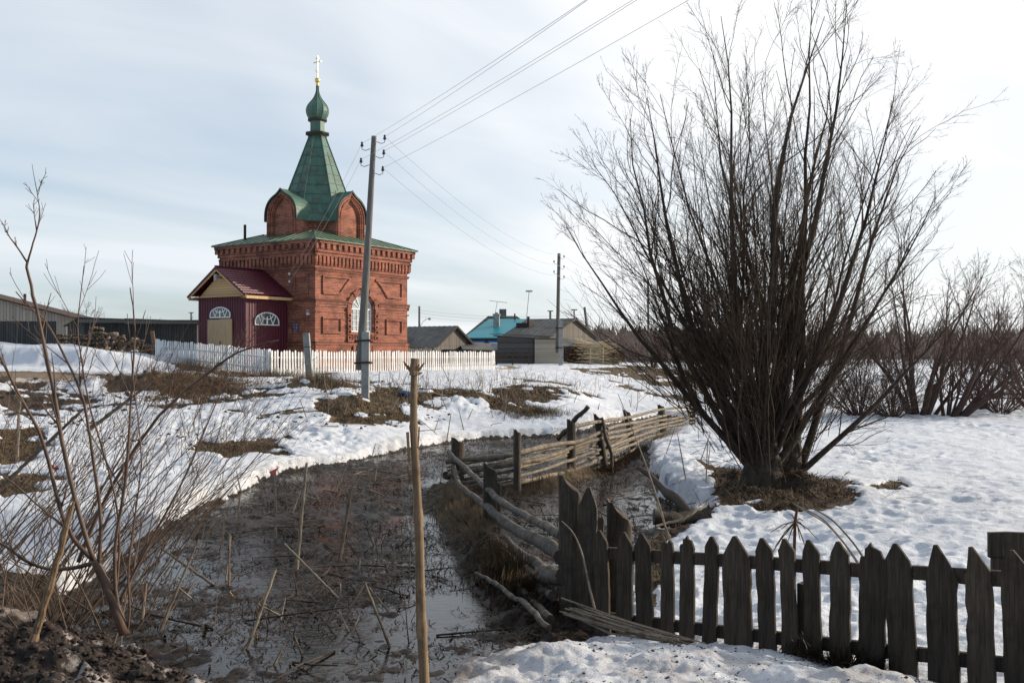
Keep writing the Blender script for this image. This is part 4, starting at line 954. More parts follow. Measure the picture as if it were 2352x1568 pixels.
# ------------------------------------------------------------------ white picket fence (two runs)
def picket_run(P0, P1, n, h, wdt, label, mat, z0, z1, tall=None, name='picket_fence'):
    P0 = np.array(P0); P1 = np.array(P1); L = np.hypot(*(P1 - P0)); az = math.atan2(P1[1] - P0[1], P1[0] - P0[0])
    rt = thing(name, label, 'fence', (P0[0], P0[1], z0), az)
    for k in (.28, .72):
        m = MB(); m.bar((0, .03, h * k), (L, .03, h * k + (z1 - z0)), .04, .07); m.build('rail', mat, rt)
    for i in range(n):
        s = (i + .5) / n * L; zb = (z1 - z0) * s / L; hh = h * random.uniform(.95, 1.025); w_ = wdt * random.uniform(.84, 1.1); tl = random.gauss(0, .018)
        m = MB(); m.prism([(-w_ / 2, .06), (w_ / 2, .06), (w_ / 2 + tl, hh - .05), (w_ * .08 + tl, hh), (-w_ * .08 + tl, hh), (-w_ / 2 + tl, hh - .05)], -.045, -.02)
        o = m.build('picket', mat, rt, loc=(s, random.gauss(0, .004), zb))
    for i in range(int(L / 3.2) + 1):
        s = min(L - .06, i * L / int(L / 3.2)); m = MB(); m.box(-.06, .06, .052, .14, -.4, h + .02 + (tall or 0)); m.build('post', mat, rt, loc=(s, 0, (z1 - z0) * s / L))
    return rt
FC = at(620, 862, 46); FR = at(1136, 850, 62.6); FL = at(357, 830, 52.6)
picket_run((FC[0], FC[1]), (FR[0], FR[1]), 100, 1.20, .105, 'weathered white picket fence running along the lit window wall of the chapel', MAT['whitedirty'], FC[2] - .04, FR[2] + .0)
picket_run((FL[0], FL[1]), (FC[0] - .1, FC[1] + .06), 54, 1.20, .125, 'clean white picket fence in front of the chapel porch, ending at the firewood', MAT['white'], FL[2] - .02, FC[2] - .0)
# ------------------------------------------------------------------ poles and wires
def insulators(mbx_h, mbx_i, p, dirn):
    p = np.array(p, float); d = np.array(dirn, float)
    mbx_h.tube([p, p + d * .16 + (0, 0, -.06), p + d * .27 + (0, 0, -.02), p + d * .27 + (0, 0, .10)], .012, 5)
    q = p + d * .27; mbx_i.lathe([(.03, q[2] + .06), (.055, q[2] + .08), (.05, q[2] + .13), (.03, q[2] + .16), (.045, q[2] + .19), (.02, q[2] + .23)], 8, (q[0], q[1]))
    return q + (0, 0, .17)
top = at(859, 313, 33.0); bot = at(826, 850, 33.0); gb_ = GP(834, 897); gb_ = np.array((bot[0] + .12, 33.0, G(bot[0] + .12, 33.0)))
pole = thing('utility_pole', 'tall leaning wooden pole before the chapel, banded to a short concrete stub', 'pole', (gb_[0], gb_[1], gb_[2]))
off = np.array((gb_[0], gb_[1], gb_[2]))
m = MB(); m.tube([bot - off, bot + (top - bot) * .35 + (.02, 0, 0) - off, top - off], [.15, .125, .085], 14); m.build('shaft', MAT['polewood'], pole, smooth=False)
m = MB(); c0 = at(840, 905, 32.85); c1 = at(838, 762, 32.85)
m.bar((c0[0] - off[0], -.15 - .12, -.5), (c1[0] + .05 - off[0], -.15 - .12, c1[2] - off[2]), .24, .22, up=(0, 1, 0)); m.build('stub', MAT['concrete'], pole)
m = MB()
for t in (.06, .40):
    z = (c1[2] - off[2]) * (1 - t) - .2; xx = (bot[0] + (c1[0] - bot[0]) * .5) - off[0] + .05
    for k in range(3): m.tube([(xx - .26, -.42, z + k * .02), (xx + .27, -.42, z + k * .02 + .03), (xx + .27, .16, z + k * .02), (xx - .26, .16, z + k * .02), (xx - .26, -.42, z + k * .02)], .010, 4, cap=False)
m.build('wire_binding', MAT['iron'], pole)
hk, ins = MB(), MB(); tips = []
for (px, py), sx in (((869, 326), 1), ((846, 342), -1), ((866, 360), 1), ((844, 379), -1), ((865, 398), 1)):
    t = (py - 313) / (850 - 313); p = top + (bot - top) * t; q = insulators(hk, ins, p - off + (sx * .1, 0, 0), (sx, -.1, 0)); tips.append(q + off)
hk.build('hook', MAT['iron'], pole); ins.build('insulator', MAT['porcelain'], pole)
# second pole, wooden on a concrete stub
b2 = GP(1287, 842); b2 = np.array((b2[0], 74.0, 0)); b2[0] = (1287 - 1176) / F * 74; b2[2] = G(b2[0], 74.0)
t2 = at(1284, 582, 74.0)
p2 = thing('utility_pole', 'upright grey pole beside the pile of peeled poles', 'pole', b2)
m = MB(); m.tube([(-.22, .05, .9), t2 - b2], [.15, .12], 10); m.build('shaft', MAT['polewood'], p2)
m = MB(); m.box(-.14, .16, -.34, -.12, -.4, 3.3); m.build('stub', MAT['concrete'], p2)
m = MB(); 
for z in (1.25, 2.7): m.box(-.42, .19, -.37, .24, z, z + .06)
m.build('wire_binding', MAT['iron'], p2)
hk, ins = MB(), MB(); tips2 = []
for k, sx in enumerate((1, -1, 1, -1, 1)):
    q = insulators(hk, ins, t2 - b2 + (sx * .1, 0, -.35 - .38 * k), (sx, 0, 0)); tips2.append(q + b2)
hk.build('hook', MAT['iron'], p2); ins.build('insulator', MAT['porcelain'], p2)
def wire(P0, P1, sag, r, label, grp='overhead wires of the village line'):
    P0 = np.array(P0, float); P1 = np.array(P1, float); n = 17
    t = np.linspace(0, 1, n)[:, None]; P = P0 + (P1 - P0) * t; P[:, 2:] -= 4 * sag * t * (1 - t)
    m = MB(); m.tube(P - P0, r, 4); return tag(m.build('overhead_wire', MAT['wire'], loc=tuple(P0)), label, 'wire', grp)
for k, (px, py, lab) in enumerate(((1352, -6, 'uppermost overhead wire running from the tall leaning pole to the upper right'), (1345, -4, 'second overhead wire rising right from the tall leaning pole'), (1462, -4, 'third overhead wire rising right from the tall leaning pole'), (1456, -6, 'fourth overhead wire rising right from the tall leaning pole'), (1585, -6, 'lowest overhead wire crossing the sky behind the willow top'))):
    D = 17.0; E = at(px, py, D); P0 = tips[k]; E2 = E + (E - P0) * .15; wire(P0, E2, .08, .0060, lab)
for k, lab in ((0, 'thin top overhead wire sloping down to the second pole'), (2, 'middle overhead wire sloping down to the second pole'), (4, 'lowest overhead wire sloping down to the second pole')):
    wire(tips[k], tips2[k], .9, .0085, lab)
wire(tips[1], BRACK[1], .25, .005, 'upper service wire from the leaning pole down to the chapel wall')
wire(tips[3], BRACK[0], .25, .005, 'lower service wire from the leaning pole down to the chapel wall')
farp = at(1488, 640, 120)
for k in (0, 2, 4): wire(tips2[k], farp - (0, 0, .35 * k), 1.2, .012, ('topmost', '', 'middle', '', 'lowest')[k] + ' overhead wire from the second pole towards the pole behind the willow')
# short leaning concrete post
gp = GP(712, 880); tp = at(703, 765, gp[1]); ps = thing('concrete_post', 'short leaning concrete post in front of the white pickets', 'post', gp)
m = MB(); m.bar((0.03, 0, -.3), tp - gp, .24, .20, up=(0, 1, 0)); m.build('shaft', MAT['concrete'], ps)
m = MB(); z = (tp[2] - gp[2]) * .74; m.tube([(-.14 - .08, -.13, z), (.10 - .02, -.13, z + .01), (.10 - .02, .13, z), (-.14 - .08, .13, z), (-.14 - .08, -.13, z)], .012, 4, cap=False); m.build('wire_binding', MAT['iron'], ps)
# distant poles
for px, pt, pb, D, lab, kind in ((963, 703, 800, 130, 'distant wooden pole with a curved lamp arm behind the grey barn', 'lamp'), (1264, 713, 790, 120, 'short distant pole above the ridge of the big grey barn', ''), (1348, 705, 800, 105, 'dark leaning pole behind the gable of the big grey barn', 'lean'), (1489, 640, 815, 120, 'pale pole half hidden by the left willow branches', ''), (439, 717, 790, 140, 'distant pole above the roof of the dark shed', ''), (531 * 0 + 1319, 710, 800, 110, 'thin mast with a small crosspiece at the barn gable', 'mast'), (2294, 710, 820, 70, 'thin dark stake pole beyond the bushes at the right', 'stake')):
    X = (px - 1176) / F * D; zb = G(X, D); zt_ = at(px, pt, D)[2]; q = thing('utility_pole', lab, 'pole', (X, D, zb))
    lean = .5 if kind == 'lean' else 0; r = .07 if kind in ('mast', 'stake') else .13
    m = MB(); m.tube([(lean, 0, -.3), (-lean * .5, 0, zt_ - zb)], [r * 1.2, r], 8); m.build('shaft', MAT['polewood'], q)
    if kind == 'lamp':
        m = MB(); m.tube([(0, 0, zt_ - zb - 2.9), (.5, 0, zt_ - zb - 2.0), (.9, 0, zt_ - zb - 1.7), (1.25, 0, zt_ - zb - 1.6)], .035, 6); ar = m.build('lamp_arm', MAT['concrete'], q)
        m = MB(); m.lathe([(.05, zt_ - zb - 1.5), (.16, zt_ - zb - 1.55), (.22, zt_ - zb - 1.75), (.05, zt_ - zb - 1.82)], 10, (1.35, 0)); m.build('lamp_head', MAT['concrete'], q)
    elif kind in ('', 'mast'):
        m = MB(); m.box(-.35, .35, -.05, .05, zt_ - zb - .12, zt_ - zb); m.build('crossarm', MAT['polewood'], q)
for i in range(3):
    wire(at(963, 712 + 7 * i, 130), at(1348, 722 + 7 * i, 105), .5, .012, ('highest', 'middle', 'lowest')[i] + ' of the thin far wires above the turquoise roof')

# ------------------------------------------------------------------ buildings
def gable_house(name, label, cat, near, az, Lx, Wd, ze, zr, wallmat, roofmat, gablemat=None, ov=.3, zb=None, group=None, roofth=.08):
    """near = corner (x, y); local x runs along the ridge direction az, local y across"""
    zb = -1.4 if zb is None else zb
    h = thing(name, label, cat, (near[0], near[1], 0), az, group)
    m = MB(); m.box(0, Lx, 0, Wd, zb, ze - .01); wl = m.build('wall', wallmat, h)
    m = MB(); m.prism([(0, ze), (Wd, ze), (Wd / 2, zr - .04)], 0.0, .12, 0, lambda x, y, z: (y, x, z)); m.prism([(0, ze), (Wd, ze), (Wd / 2, zr - .04)], Lx - .12, Lx, 0, lambda x, y, z: (y, x, z)); m.build('gable', gablemat or wallmat, h)
    m = MB(); k = (zr - ze) / (Wd / 2)
    for s in (0, 1):
        y0, y1 = (-ov, Wd / 2) if s == 0 else (Wd + ov, Wd / 2); z0 = ze - ov * k; n = 40
        nx = int(Lx / .25)
        vs = []
        for i in range(nx + 1):
            x = -ov + (Lx + 2 * ov) * i / nx; dz = .03 * (i % 2)
            vs += [(x, y0, z0 + dz + .02), (x, y1, zr + dz + .02), (x, y0, z0 - roofth), (x, y1, zr - roofth)]
        m.add(vs, [(4 * i, 4 * i + 4, 4 * i + 5, 4 * i + 1) for i in range(nx)] + [(4 * i + 2, 4 * i + 3, 4 * i + 7, 4 * i + 6) for i in range(nx)] + [(4 * i, 4 * i + 2, 4 * i + 6, 4 * i + 4) for i in range(nx)] + [(0, 1, 3, 2), (4 * nx, 4 * nx + 2, 4 * nx + 3, 4 * nx + 1)])
    rf_ = m.build('roof', roofmat, h)
    m = MB()
    for x in (-ov - .02, Lx + ov + .02):
        for y0 in (-ov, Wd + ov): m.bar((x, y0, ze - ov * k - .03), (x, Wd / 2, zr - .03), .04, .16)
    m.build('bargeboard', MAT['greywood'], h)
    return h, rf_
D = 80
def XD(px, D): return ((px - 1176) / F * D, D)
barnA, rA = gable_house('barn', 'low grey barn with corrugated roof directly right of the chapel', 'barn', XD(999, 80), math.atan2(.545, -.838), 13.0, 0.01 + 5.2, .52, 2.12, MAT['barnboards'], MAT['slate'])
# gable faces the viewer's right: the ridge direction runs to the left and away, the width runs right and away
barnA.rotation_euler = (0, 0, math.atan2(.545, -.838)); barnA.scale = (1, -1, 1)
m = MB(); m.box(-2.2, -2.1, 1.5, 5.0, -1.3, .1); m.box(-3.0, 0, 1.0, 5.2, .12, .2); m.build('lean_to', MAT['darkboards'], barnA)
m = MB(); m.tube([(5.5, -2.3 + 4.9, 1.9), (5.5, 2.6, 3.1)], .12, 8); m.build('stove_pipe', MAT['iron'], barnA)
sh2 = thing('shed', 'small low plank shed between the grey barn and the turquoise-roofed house', 'shed', (*XD(1072, 82), 0), .15)
m = MB(); m.box(0, 1.85, 0, 2.2, -1.2, .18); m.build('wall', MAT['darkboards'], sh2)
m = MB(); m.add([(-.4, -.4, .22), (2.2, -.4, .12), (2.2, 2.5, .75), (-.4, 2.5, .82), (-.4, -.4, .14), (2.2, -.4, .04), (2.2, 2.5, .67), (-.4, 2.5, .74)], [(0, 1, 2, 3), (7, 6, 5, 4), (0, 4, 5, 1), (1, 5, 6, 2), (2, 6, 7, 3), (3, 7, 4, 0)]); m.build('roof', MAT['slate'], sh2)
# turquoise hip-roofed house
hx, hy = XD(1077, 100)
hb_ = thing('house', 'brown log house with bright turquoise hipped roof and white window', 'house', (hx, hy, 0), -.10)
m = MB(); m.box(0, 8.6, 0, 9, -1.2, 1.45); m.build('wall', MAT['housewall'], hb_)
m = MB(); e = .5; zt = 3.45; m.add([(-e, -e, 1.42), (8.6 + e, -e, 1.42), (8.6 + e, 9 + e, 1.42), (-e, 9 + e, 1.42), (1.5, 4.5, zt), (7.4, 4.5, zt), (-e, -e, 1.34), (8.6 + e, -e, 1.34), (8.6 + e, 9 + e, 1.34), (-e, 9 + e, 1.34)], [(0, 1, 5, 4), (1, 2, 5), (2, 3, 4, 5), (3, 0, 4), (0, 6, 7, 1), (1, 7, 8, 2), (2, 8, 9, 3), (3, 9, 6, 0), (9, 8, 7, 6)]); rB = m.build('roof', MAT['teal'], hb_)
for xw, ww in ((.5, 1.0), (2.1, 1.6)):
    m = MB(); w0 = .0; 
    for a, b2, c, d in ((xw, xw + ww, -.55, -.45), (xw, xw + ww, .85, .95), (xw, xw + .10, -.45, .85), (xw + ww - .10, xw + ww, -.45, .85), (xw + ww / 2 - .05, xw + ww / 2 + .05, -.45, .85)): m.box(a, b2, -.07, -.005, c, d)
    w_ = m.build('window', MAT['pvc'], hb_)
    m = MB(); m.add([(xw, -.02, -.5), (xw + ww, -.02, -.5), (xw + ww, -.02, .9), (xw, -.02, .9)], [(0, 1, 2, 3)]); m.build('pane', MAT['curtain'], w_)
    m = MB(); m.box(xw - .2, xw + ww + .2, -.09, -.005, .96, 1.14); m.box(xw - .15, xw - .02, -.08, -.005, -.6, .95); m.box(xw + ww + .02, xw + ww + .15, -.08, -.005, -.6, .95); m.build('window_trim', MAT['bluetrim'], w_)
m = MB(); m.box(2.2, 2.8, 2.2, 2.8, 2.3, 3.75); m.box(2.13, 2.87, 2.13, 2.87, 3.75, 3.9); m.box(2.35, 2.65, 2.35, 2.65, 3.9, 4.05); chm = m.build('chimney', MAT['concrete'], rB)
m = MB(); m.tube([(2.2, 2.4, 3.0), (2.6, 2.4, 5.15)], .03, 5); m.tube([(1.8, 2.2, 5.25), (3.6, 2.6, 5.05)], .03, 5); m.build('antenna', MAT['wire'], hb_)
m = MB(); m.tube([(5.4, 4.5, 3.2), (5.7, 4.5, 6.3)], .04, 5); m.box(5.35, 6.05, 4.4, 4.6, 6.25, 6.42); m.build('antenna', MAT['wire'], hb_)
m = MB(); m.tube([(4.2, 4.4, 3.3), (4.2, 4.4, 4.0)], .09, 6); m.build('vent_pipe', MAT['iron'], rB)
# darker roof further back
hd = thing('house', 'farther house whose dark hipped roof shows above the turquoise one', 'house', (*XD(1082, 122), 0), 0)
m = MB(); m.box(0, 8.5, 0, 8, -1, 2.2); m.build('wall', MAT['housewall'], hd)
m = MB(); m.add([(-.9, -.6, 1.9), (9, -.6, 1.9), (9, 8.5, 1.9), (-.6, 8.5, 1.9), (2.0, 4, 4.55), (5.6, 4, 4.55)], [(0, 1, 5, 4), (1, 2, 5), (2, 3, 4, 5), (3, 0, 4), (3, 2, 1, 0)]); rD = m.build('roof', MAT['slatedark'], hd)
m = MB(); m.box(3.4, 4.3, 3.6, 4.3, 4.2, 5.4); m.build('chimney', MAT['slate'], rD)
# big grey barn
barnC, rC = gable_house('barn', 'big grey barn with patched corrugated roof behind the plank walls', 'barn', XD(1258, 86), math.atan2(.545, -.838), 4.5, 8.8, 1.35, 3.0, MAT['barnboards'], MAT['slate'])
barnC.scale = (1, -1, 1)
m = MB(); m.box(3.2, 4.6, 2.1, 2.9, 2.2, 2.62); m.build('rusty_patch', MAT['iron'], rC)
m = MB(); m.tube([(3.6, 2.6, 2.2), (3.6, 2.6, 3.2)], .12, 8); m.build('stove_pipe', MAT['iron'], rC)
# lean-to shed right of it
ls = thing('shed', 'low lean-to shed with sagging sheet roof above the pole pile', 'shed', (*XD(1300, 84), 0), .0)
m = MB(); m.box(0, 3.9, 0, 4, -1.2, .45); m.build('wall', MAT['darkboards'], ls)
m = MB(); m.add([(-.3, -.5, .50), (4.6, -.5, .38), (4.4, 4.4, .80), (-.3, 4.4, 1.25), (-.3, -.5, .42), (4.6, -.5, .30), (4.4, 4.4, .72), (-.3, 4.4, 1.17)], [(0, 1, 2, 3), (7, 6, 5, 4), (0, 4, 5, 1), (1, 5, 6, 2), (2, 6, 7, 3), (3, 7, 4, 0)]); m.build('roof', MAT['slate'], ls)
ld = thing('ladder', 'short pale ladder leaning on the sheet roof of the lean-to shed', 'ladder', (*XD(1335, 82.6), .1), .0)
for sx in (-.16, .16): m = MB(); m.bar((sx + .35, 0, -.35), (sx - .1, .9, 1.0), .05, .05); m.build('side_rail', MAT['peeled'], ld)
for k in range(4): t = (k + .6) / 4; m = MB(); m.bar((-.16 + .35 - .45 * t, .9 * t, -.35 + 1.35 * t), (.16 + .35 - .45 * t, .9 * t, -.35 + 1.35 * t), .03, .03); m.build('rung', MAT['peeled'], ld)
# plank-walled sheds in front
fs = thing('shed', 'dark shed of horizontal weathered planks with loose boards on its roof', 'shed', (*XD(1142, 76), 0), -.05)
m = MB(); m.prism([(0, -1.4), (2.82, -1.4), (2.78, 1.0), (0, 1.2)], 0, 3.2); m.build('wall', MAT['logwall'], fs)
m = MB(); m.prism([(-.3, 1.22), (3.1, 1.02), (3.1, 1.10), (-.3, 1.30)], -.25, 3.4)
for i in range(7):
    x = .6 + i * .45; m.bar((x - 1.2, -.3 + random.uniform(0, .6), 1.42 - .05 * x), (x + 1.6, -.2 + random.uniform(0, .6), 1.18 - .03 * x + random.uniform(0, .15)), .14, .04)
m.build('roof', MAT['polewood'], fs)
ps_ = thing('shed', 'pale plank-walled lean-to joined to the right of the dark shed', 'shed', (*XD(1228, 75.6), 0), -.02)
m = MB(); m.prism([(0, -1.3), (1.88, -1.35), (1.82, .92), (0, .97)], 0, 2.6); m.build('wall', MAT['paleplank'], ps_)
m = MB(); m.prism([(-.1, 1.0), (2.0, .97), (2.0, 1.05), (-.1, 1.08)], -.2, 2.9); m.build('roof', MAT['slate'], ps_)
# rail fence at the foot of the dark shed
rl = thing('rail_fence', 'low broken rail fence in front of the dark plank shed', 'fence', (*XD(1137, 74), -1.0))
for k in range(3): m = MB(); m.bar((0, 0, .35 + k * .28), (2.6, .2, .30 + k * .3), .05, .12); m.build('rail', MAT['greywood'], rl)
for x in (.1, 1.3, 2.5): m = MB(); m.box(x - .06, x + .06, -.05, .05, -.3, 1.15); m.build('post', MAT['greywood'], rl)
picket_run(XD(934, 70), XD(1003, 71), 15, 1.25, .09, 'brown unpainted picket fence before the low grey barn', MAT['lightboards'], -.95, -.95)
# pile of peeled poles
PX, PY = XD(1350, 78); gz_ = G(PX, PY)
gR = np.random.default_rng(5)
for i in range(230):
    t = gR.uniform(0, 1); lay = gR.uniform(0, 1) ** .8
    hmax = 1.62 * math.sin(math.pi * (.12 + .80 * t)) ** .6; x = -1.2 + 3.5 * t; z = gz_ + .05 + lay * hmax
    L = gR.uniform(1.6, 3.2); a = gR.normal(0, .09) - .04 + .22 * (t - .5); yv = -.9 + 1.5 * (gR.uniform(0, 1)) * (1 - lay * .5)
    m = MB(); r = gR.uniform(.026, .05); m.tube([(-L / 2, 0, 0), (0, 0, gR.normal(0, .03)), (L / 2, 0, 0)], [r, r * .9, r * .7], 6)
    u2 = gR.normal(0, .42) * (1.15 - .6 * lay); xc = PX + .55 + u2; z = gz_ + .05 + lay * 1.55 * math.exp(-(u2 / 1.3) ** 2); L = gR.uniform(1.5, 2.6) * (1 - .25 * lay)
    o = m.build('peeled_pole', MAT['peeled'], loc=(xc, PY + yv - .2 * (1 - lay), z)); o.rotation_euler = (0, -a, gR.normal(-.12, .12))
    tag(o, 'pale peeled pole lying in the heap beside the upright grey pole', 'wooden pole', 'peeled poles in the heap')
for cxp, w_, hh, lab in ((-1.0, .62, 1.3, 'brown brushwood heaped against the left end of the peeled poles'), (1.95, .55, 1.15, 'brown brushwood heaped at the right end of the peeled poles')):
    base = gR.normal(0, 1, (420, 3)) * (w_ * .5, .5, .35) + (PX + cxp, PY - .1, gz_ + hh * .42); d = unit(gR.normal(0, 1, (420, 3)) * (1, 1, .5))
    P, Rr = grow(base - d * .4, d, .9, .022, .012, 3, 0, .1, gR); Vb, Qb = tubes(P, Rr, 4)
    k = Vb[:, 2] < gz_ - .05; Vb[k, 2] = gz_ - .05; tag(raw_mesh('brushwood', Vb, Qb, MAT['brush']), lab, 'brushwood', kind='stuff')
for i in range(2):
    m = MB(); q = (PX + (.05, 1.05)[i], PY - 1.5); m.tube([(0, 0, -.3), (.05, 0, 1.25 + .3 * i)], .03, 6); tag(m.build('stake', MAT['peeled'], loc=(*q, G(*q))), ('stake holding the front of the peeled pole heap, on its left', 'leaning stake holding the front of the peeled pole heap, on its right')[i], 'stake')

# left-hand yard
lx, ly = XD(-60, 76)
s1 = thing('shed', 'light board shed with single-slope roof and black stove pipe at the far left', 'shed', (lx, ly, 0), .06)
m = MB(); m.prism([(0, -.5), (6.9, -.5), (6.9, 2.72), (0, 4.45)], 0, 5); m.build('wall', MAT['lightboards'], s1)
m = MB(); m.prism([(-.4, 4.58), (7.8, 2.50), (7.8, 2.60), (-.4, 4.72)], -.4, 5.4); r1 = m.build('roof', MAT['iron'], s1)
m = MB(); m.tube([(3.35, 1.0, 3.4), (3.35, 1.0, 4.5)], .11, 8); m.build('stove_pipe', MAT['iron'], r1)
f1 = thing('board_fence', 'tall dark board fence in front of the light shed', 'fence', (*XD(-60, 69), 0), .0)
m = MB(); m.box(0, 5.7, 0, .08, -.6, 2.13); m.build('boards', MAT['darkboards'], f1)
for x in (0.1, 2.0, 3.9, 5.6): m = MB(); m.box(x - .07, x + .07, .081, .2, -.6, 2.0); m.build('post', MAT['greywood'], f1)
s2x, s2y = XD(190, 64)
s2 = thing('shed', 'long dark board shed with corrugated roof behind the stacked firewood', 'shed', (s2x, s2y, 0), .04)
m = MB(); m.prism([(0, -.8), (7.25, -.8), (7.25, 1.78), (0, 1.92)], 0, 4.5); m.add([(-1.95, 2.4, -.8), (-.003, 0, -.8), (-.003, 0, 1.9), (-1.95, 2.4, 1.72)], [(0, 1, 2, 3)]); m.build('wall', MAT['darkboards'], s2)
m = MB(); vs = []; nx = 110
for i in range(nx + 1):
    x = -.2 + 7.85 * i / nx; zt_ = 2.20 - .035 * x + .028 * (i % 2) + (.03 if x > 2.8 else 0)
    vs += [(x, -.55, zt_), (x, 4.6, zt_ - .3), (x, -.55, zt_ - .05), (x, 4.6, zt_ - .35)]
m.add(vs, [(4 * i, 4 * i + 4, 4 * i + 5, 4 * i + 1) for i in range(nx)] + [(4 * i + 2, 4 * i + 3, 4 * i + 7, 4 * i + 6) for i in range(nx)] + [(4 * i, 4 * i + 2, 4 * i + 6, 4 * i + 4) for i in range(nx)] + [(0, 1, 3, 2), (4 * nx, 4 * nx + 2, 4 * nx + 3, 4 * nx + 1)])
m.add([(-2.3, 2.6, 1.74), (-.2, -.55, 2.17), (-.2, 4.6, 1.9), (-2.3, 2.6, 1.68), (-.2, -.55, 2.10), (-.2, 4.6, 1.84)], [(0, 1, 2), (5, 4, 3), (0, 3, 4, 1), (1, 4, 5, 2), (2, 5, 3, 0)])
m.build('roof', MAT['slatedark'], s2)
m = MB(); m.box(-.12, 2.85, -.50, -.46, 1.86, 2.10); m.box(2.86, 7.7, -.50, -.46, 1.80, 2.05); m.build('fascia', MAT['polewood'], s2)
bk = thing('shed', 'small brick outbuilding with red roof seen between the dark shed and the porch', 'shed', (*XD(440, 88), 0), 0)
m = MB(); m.box(0, 1.6, 0, 3, -.8, 1.15); m.build('wall', MAT['lightboards'], bk)
m = MB(); m.add([(-.3, -.4, 1.16), (2.2, -.4, 1.16), (2.2, 3.4, 1.95), (-.3, 3.4, 1.95), (-.3, -.4, 1.08), (2.2, -.4, 1.08), (2.2, 3.4, 1.87), (-.3, 3.4, 1.87)], [(0, 1, 2, 3), (7, 6, 5, 4), (0, 4, 5, 1), (1, 5, 6, 2), (2, 6, 7, 3), (3, 7, 4, 0)]); m.build('roof', MAT['redplastic'], bk)
# split firewood: stacked rows and a heap
def log_mesh(kind, g):
    m = MB(); r = g.uniform(.07, .115); L = .48
    n = 7; ks = [(r * (.8 + .3 * g.uniform()) * math.cos(t), r * (.8 + .3 * g.uniform()) * math.sin(t)) for t in np.linspace(0, math.pi if kind else 2 * math.pi, n + (0 if kind else 1))[:n]]
    vs = [(x, -L / 2, z) for x, z in ks] + [(x, L / 2, z) for x, z in ks]
    m.add(vs, [tuple(range(n)), tuple(range(2 * n - 1, n - 1, -1))], 0)
    m.add(vs, [(i, i + n, (i + 1) % n + n, (i + 1) % n) for i in range(n)], 1)
    me = bpy.data.meshes.new('split_log'); me.from_pydata(m.v, [], m.f); me.materials.append(MAT['logend']); me.materials.append(MAT['logbark']); me.polygons.foreach_set('material_index', m.m); me.validate(); me.update(); return me
LM = [log_mesh(i % 2, gR) for i in range(10)]
def put_log(x, y, z, rz, ry, me=None, lab='', grp=''):
    o = bpy.data.objects.new('split_log', me or LM[gR.integers(0, 10)]); COL.objects.link(o); o.location = (x, y, z); o.rotation_euler = (0, ry, rz); tag(o, lab, 'firewood', grp)
DW = 61.0
def stack(px0, px1, pyb, pyt, D, lab, grp, cross=False):
    x0, x1 = XD(px0, D)[0], XD(px1, D)[0]; zb = (808 - pyb) / F * D; zt_ = (808 - pyt) / F * D; z = zb; row = 0
    while z < zt_:
        x = x0 + .08 * (row % 2)
        while x < x1:
            rz = (math.pi / 2 if (row % 2 and cross) else 0) + gR.normal(0, .08); put_log(x, D + gR.normal(0, .05), z + gR.normal(0, .012), rz, gR.uniform(0, 6.28) if not cross else gR.normal(0, .3), None, lab, grp); x += (.46 if (row % 2 and cross) else .19) * gR.uniform(.95, 1.1)
        z += .155; row += 1
stack(134, 168, 812, 768, DW, 'split birch log in the small crossed stack at the left end of the firewood', 'logs of the left crossed stack', True)
stack(174, 208, 812, 770, DW + .2, 'snow-dusted split log in the low middle stack of firewood', 'logs of the low middle stack', True)
stack(210, 240, 812, 752, DW, 'split log in the tallest crossed stack of firewood', 'logs of the tall crossed stack', True)
stack(366, 388, 832, 798, DW - 3, 'split log in the short crossed stack next to the white pickets', 'logs of the stack by the white pickets', True)
n = 0
for i in range(230):          # sloping heap between the tall stack and the right-hand one
    t = gR.uniform(0, 1) ** .9; px = 242 + (370 - 242) * t; ztop = np.interp(px, [242, 270, 290, 325, 345, 370], [768, 766, 772, 780, 795, 806]); D = DW - 3 * t + gR.uniform(0, .6)
    py = gR.uniform(ztop, 828 + 8 * t); p = at(px, py, D); put_log(p[0], p[1], p[2], gR.normal(0, .25), gR.uniform(0, 6.28), None, 'split log in the sloping heap before the dark shed', 'logs of the sloping heap')
bd = thing('plank', 'short orange-brown plank standing upright at the right end of the firewood', 'plank', at(353, 800, 60), 0)
m = MB(); m.bar((0.1, 0, -.4), (-.10, 0, 1.05), .22, .05, up=(0, 1, 0)); m.build('board', MAT['logend'], bd)

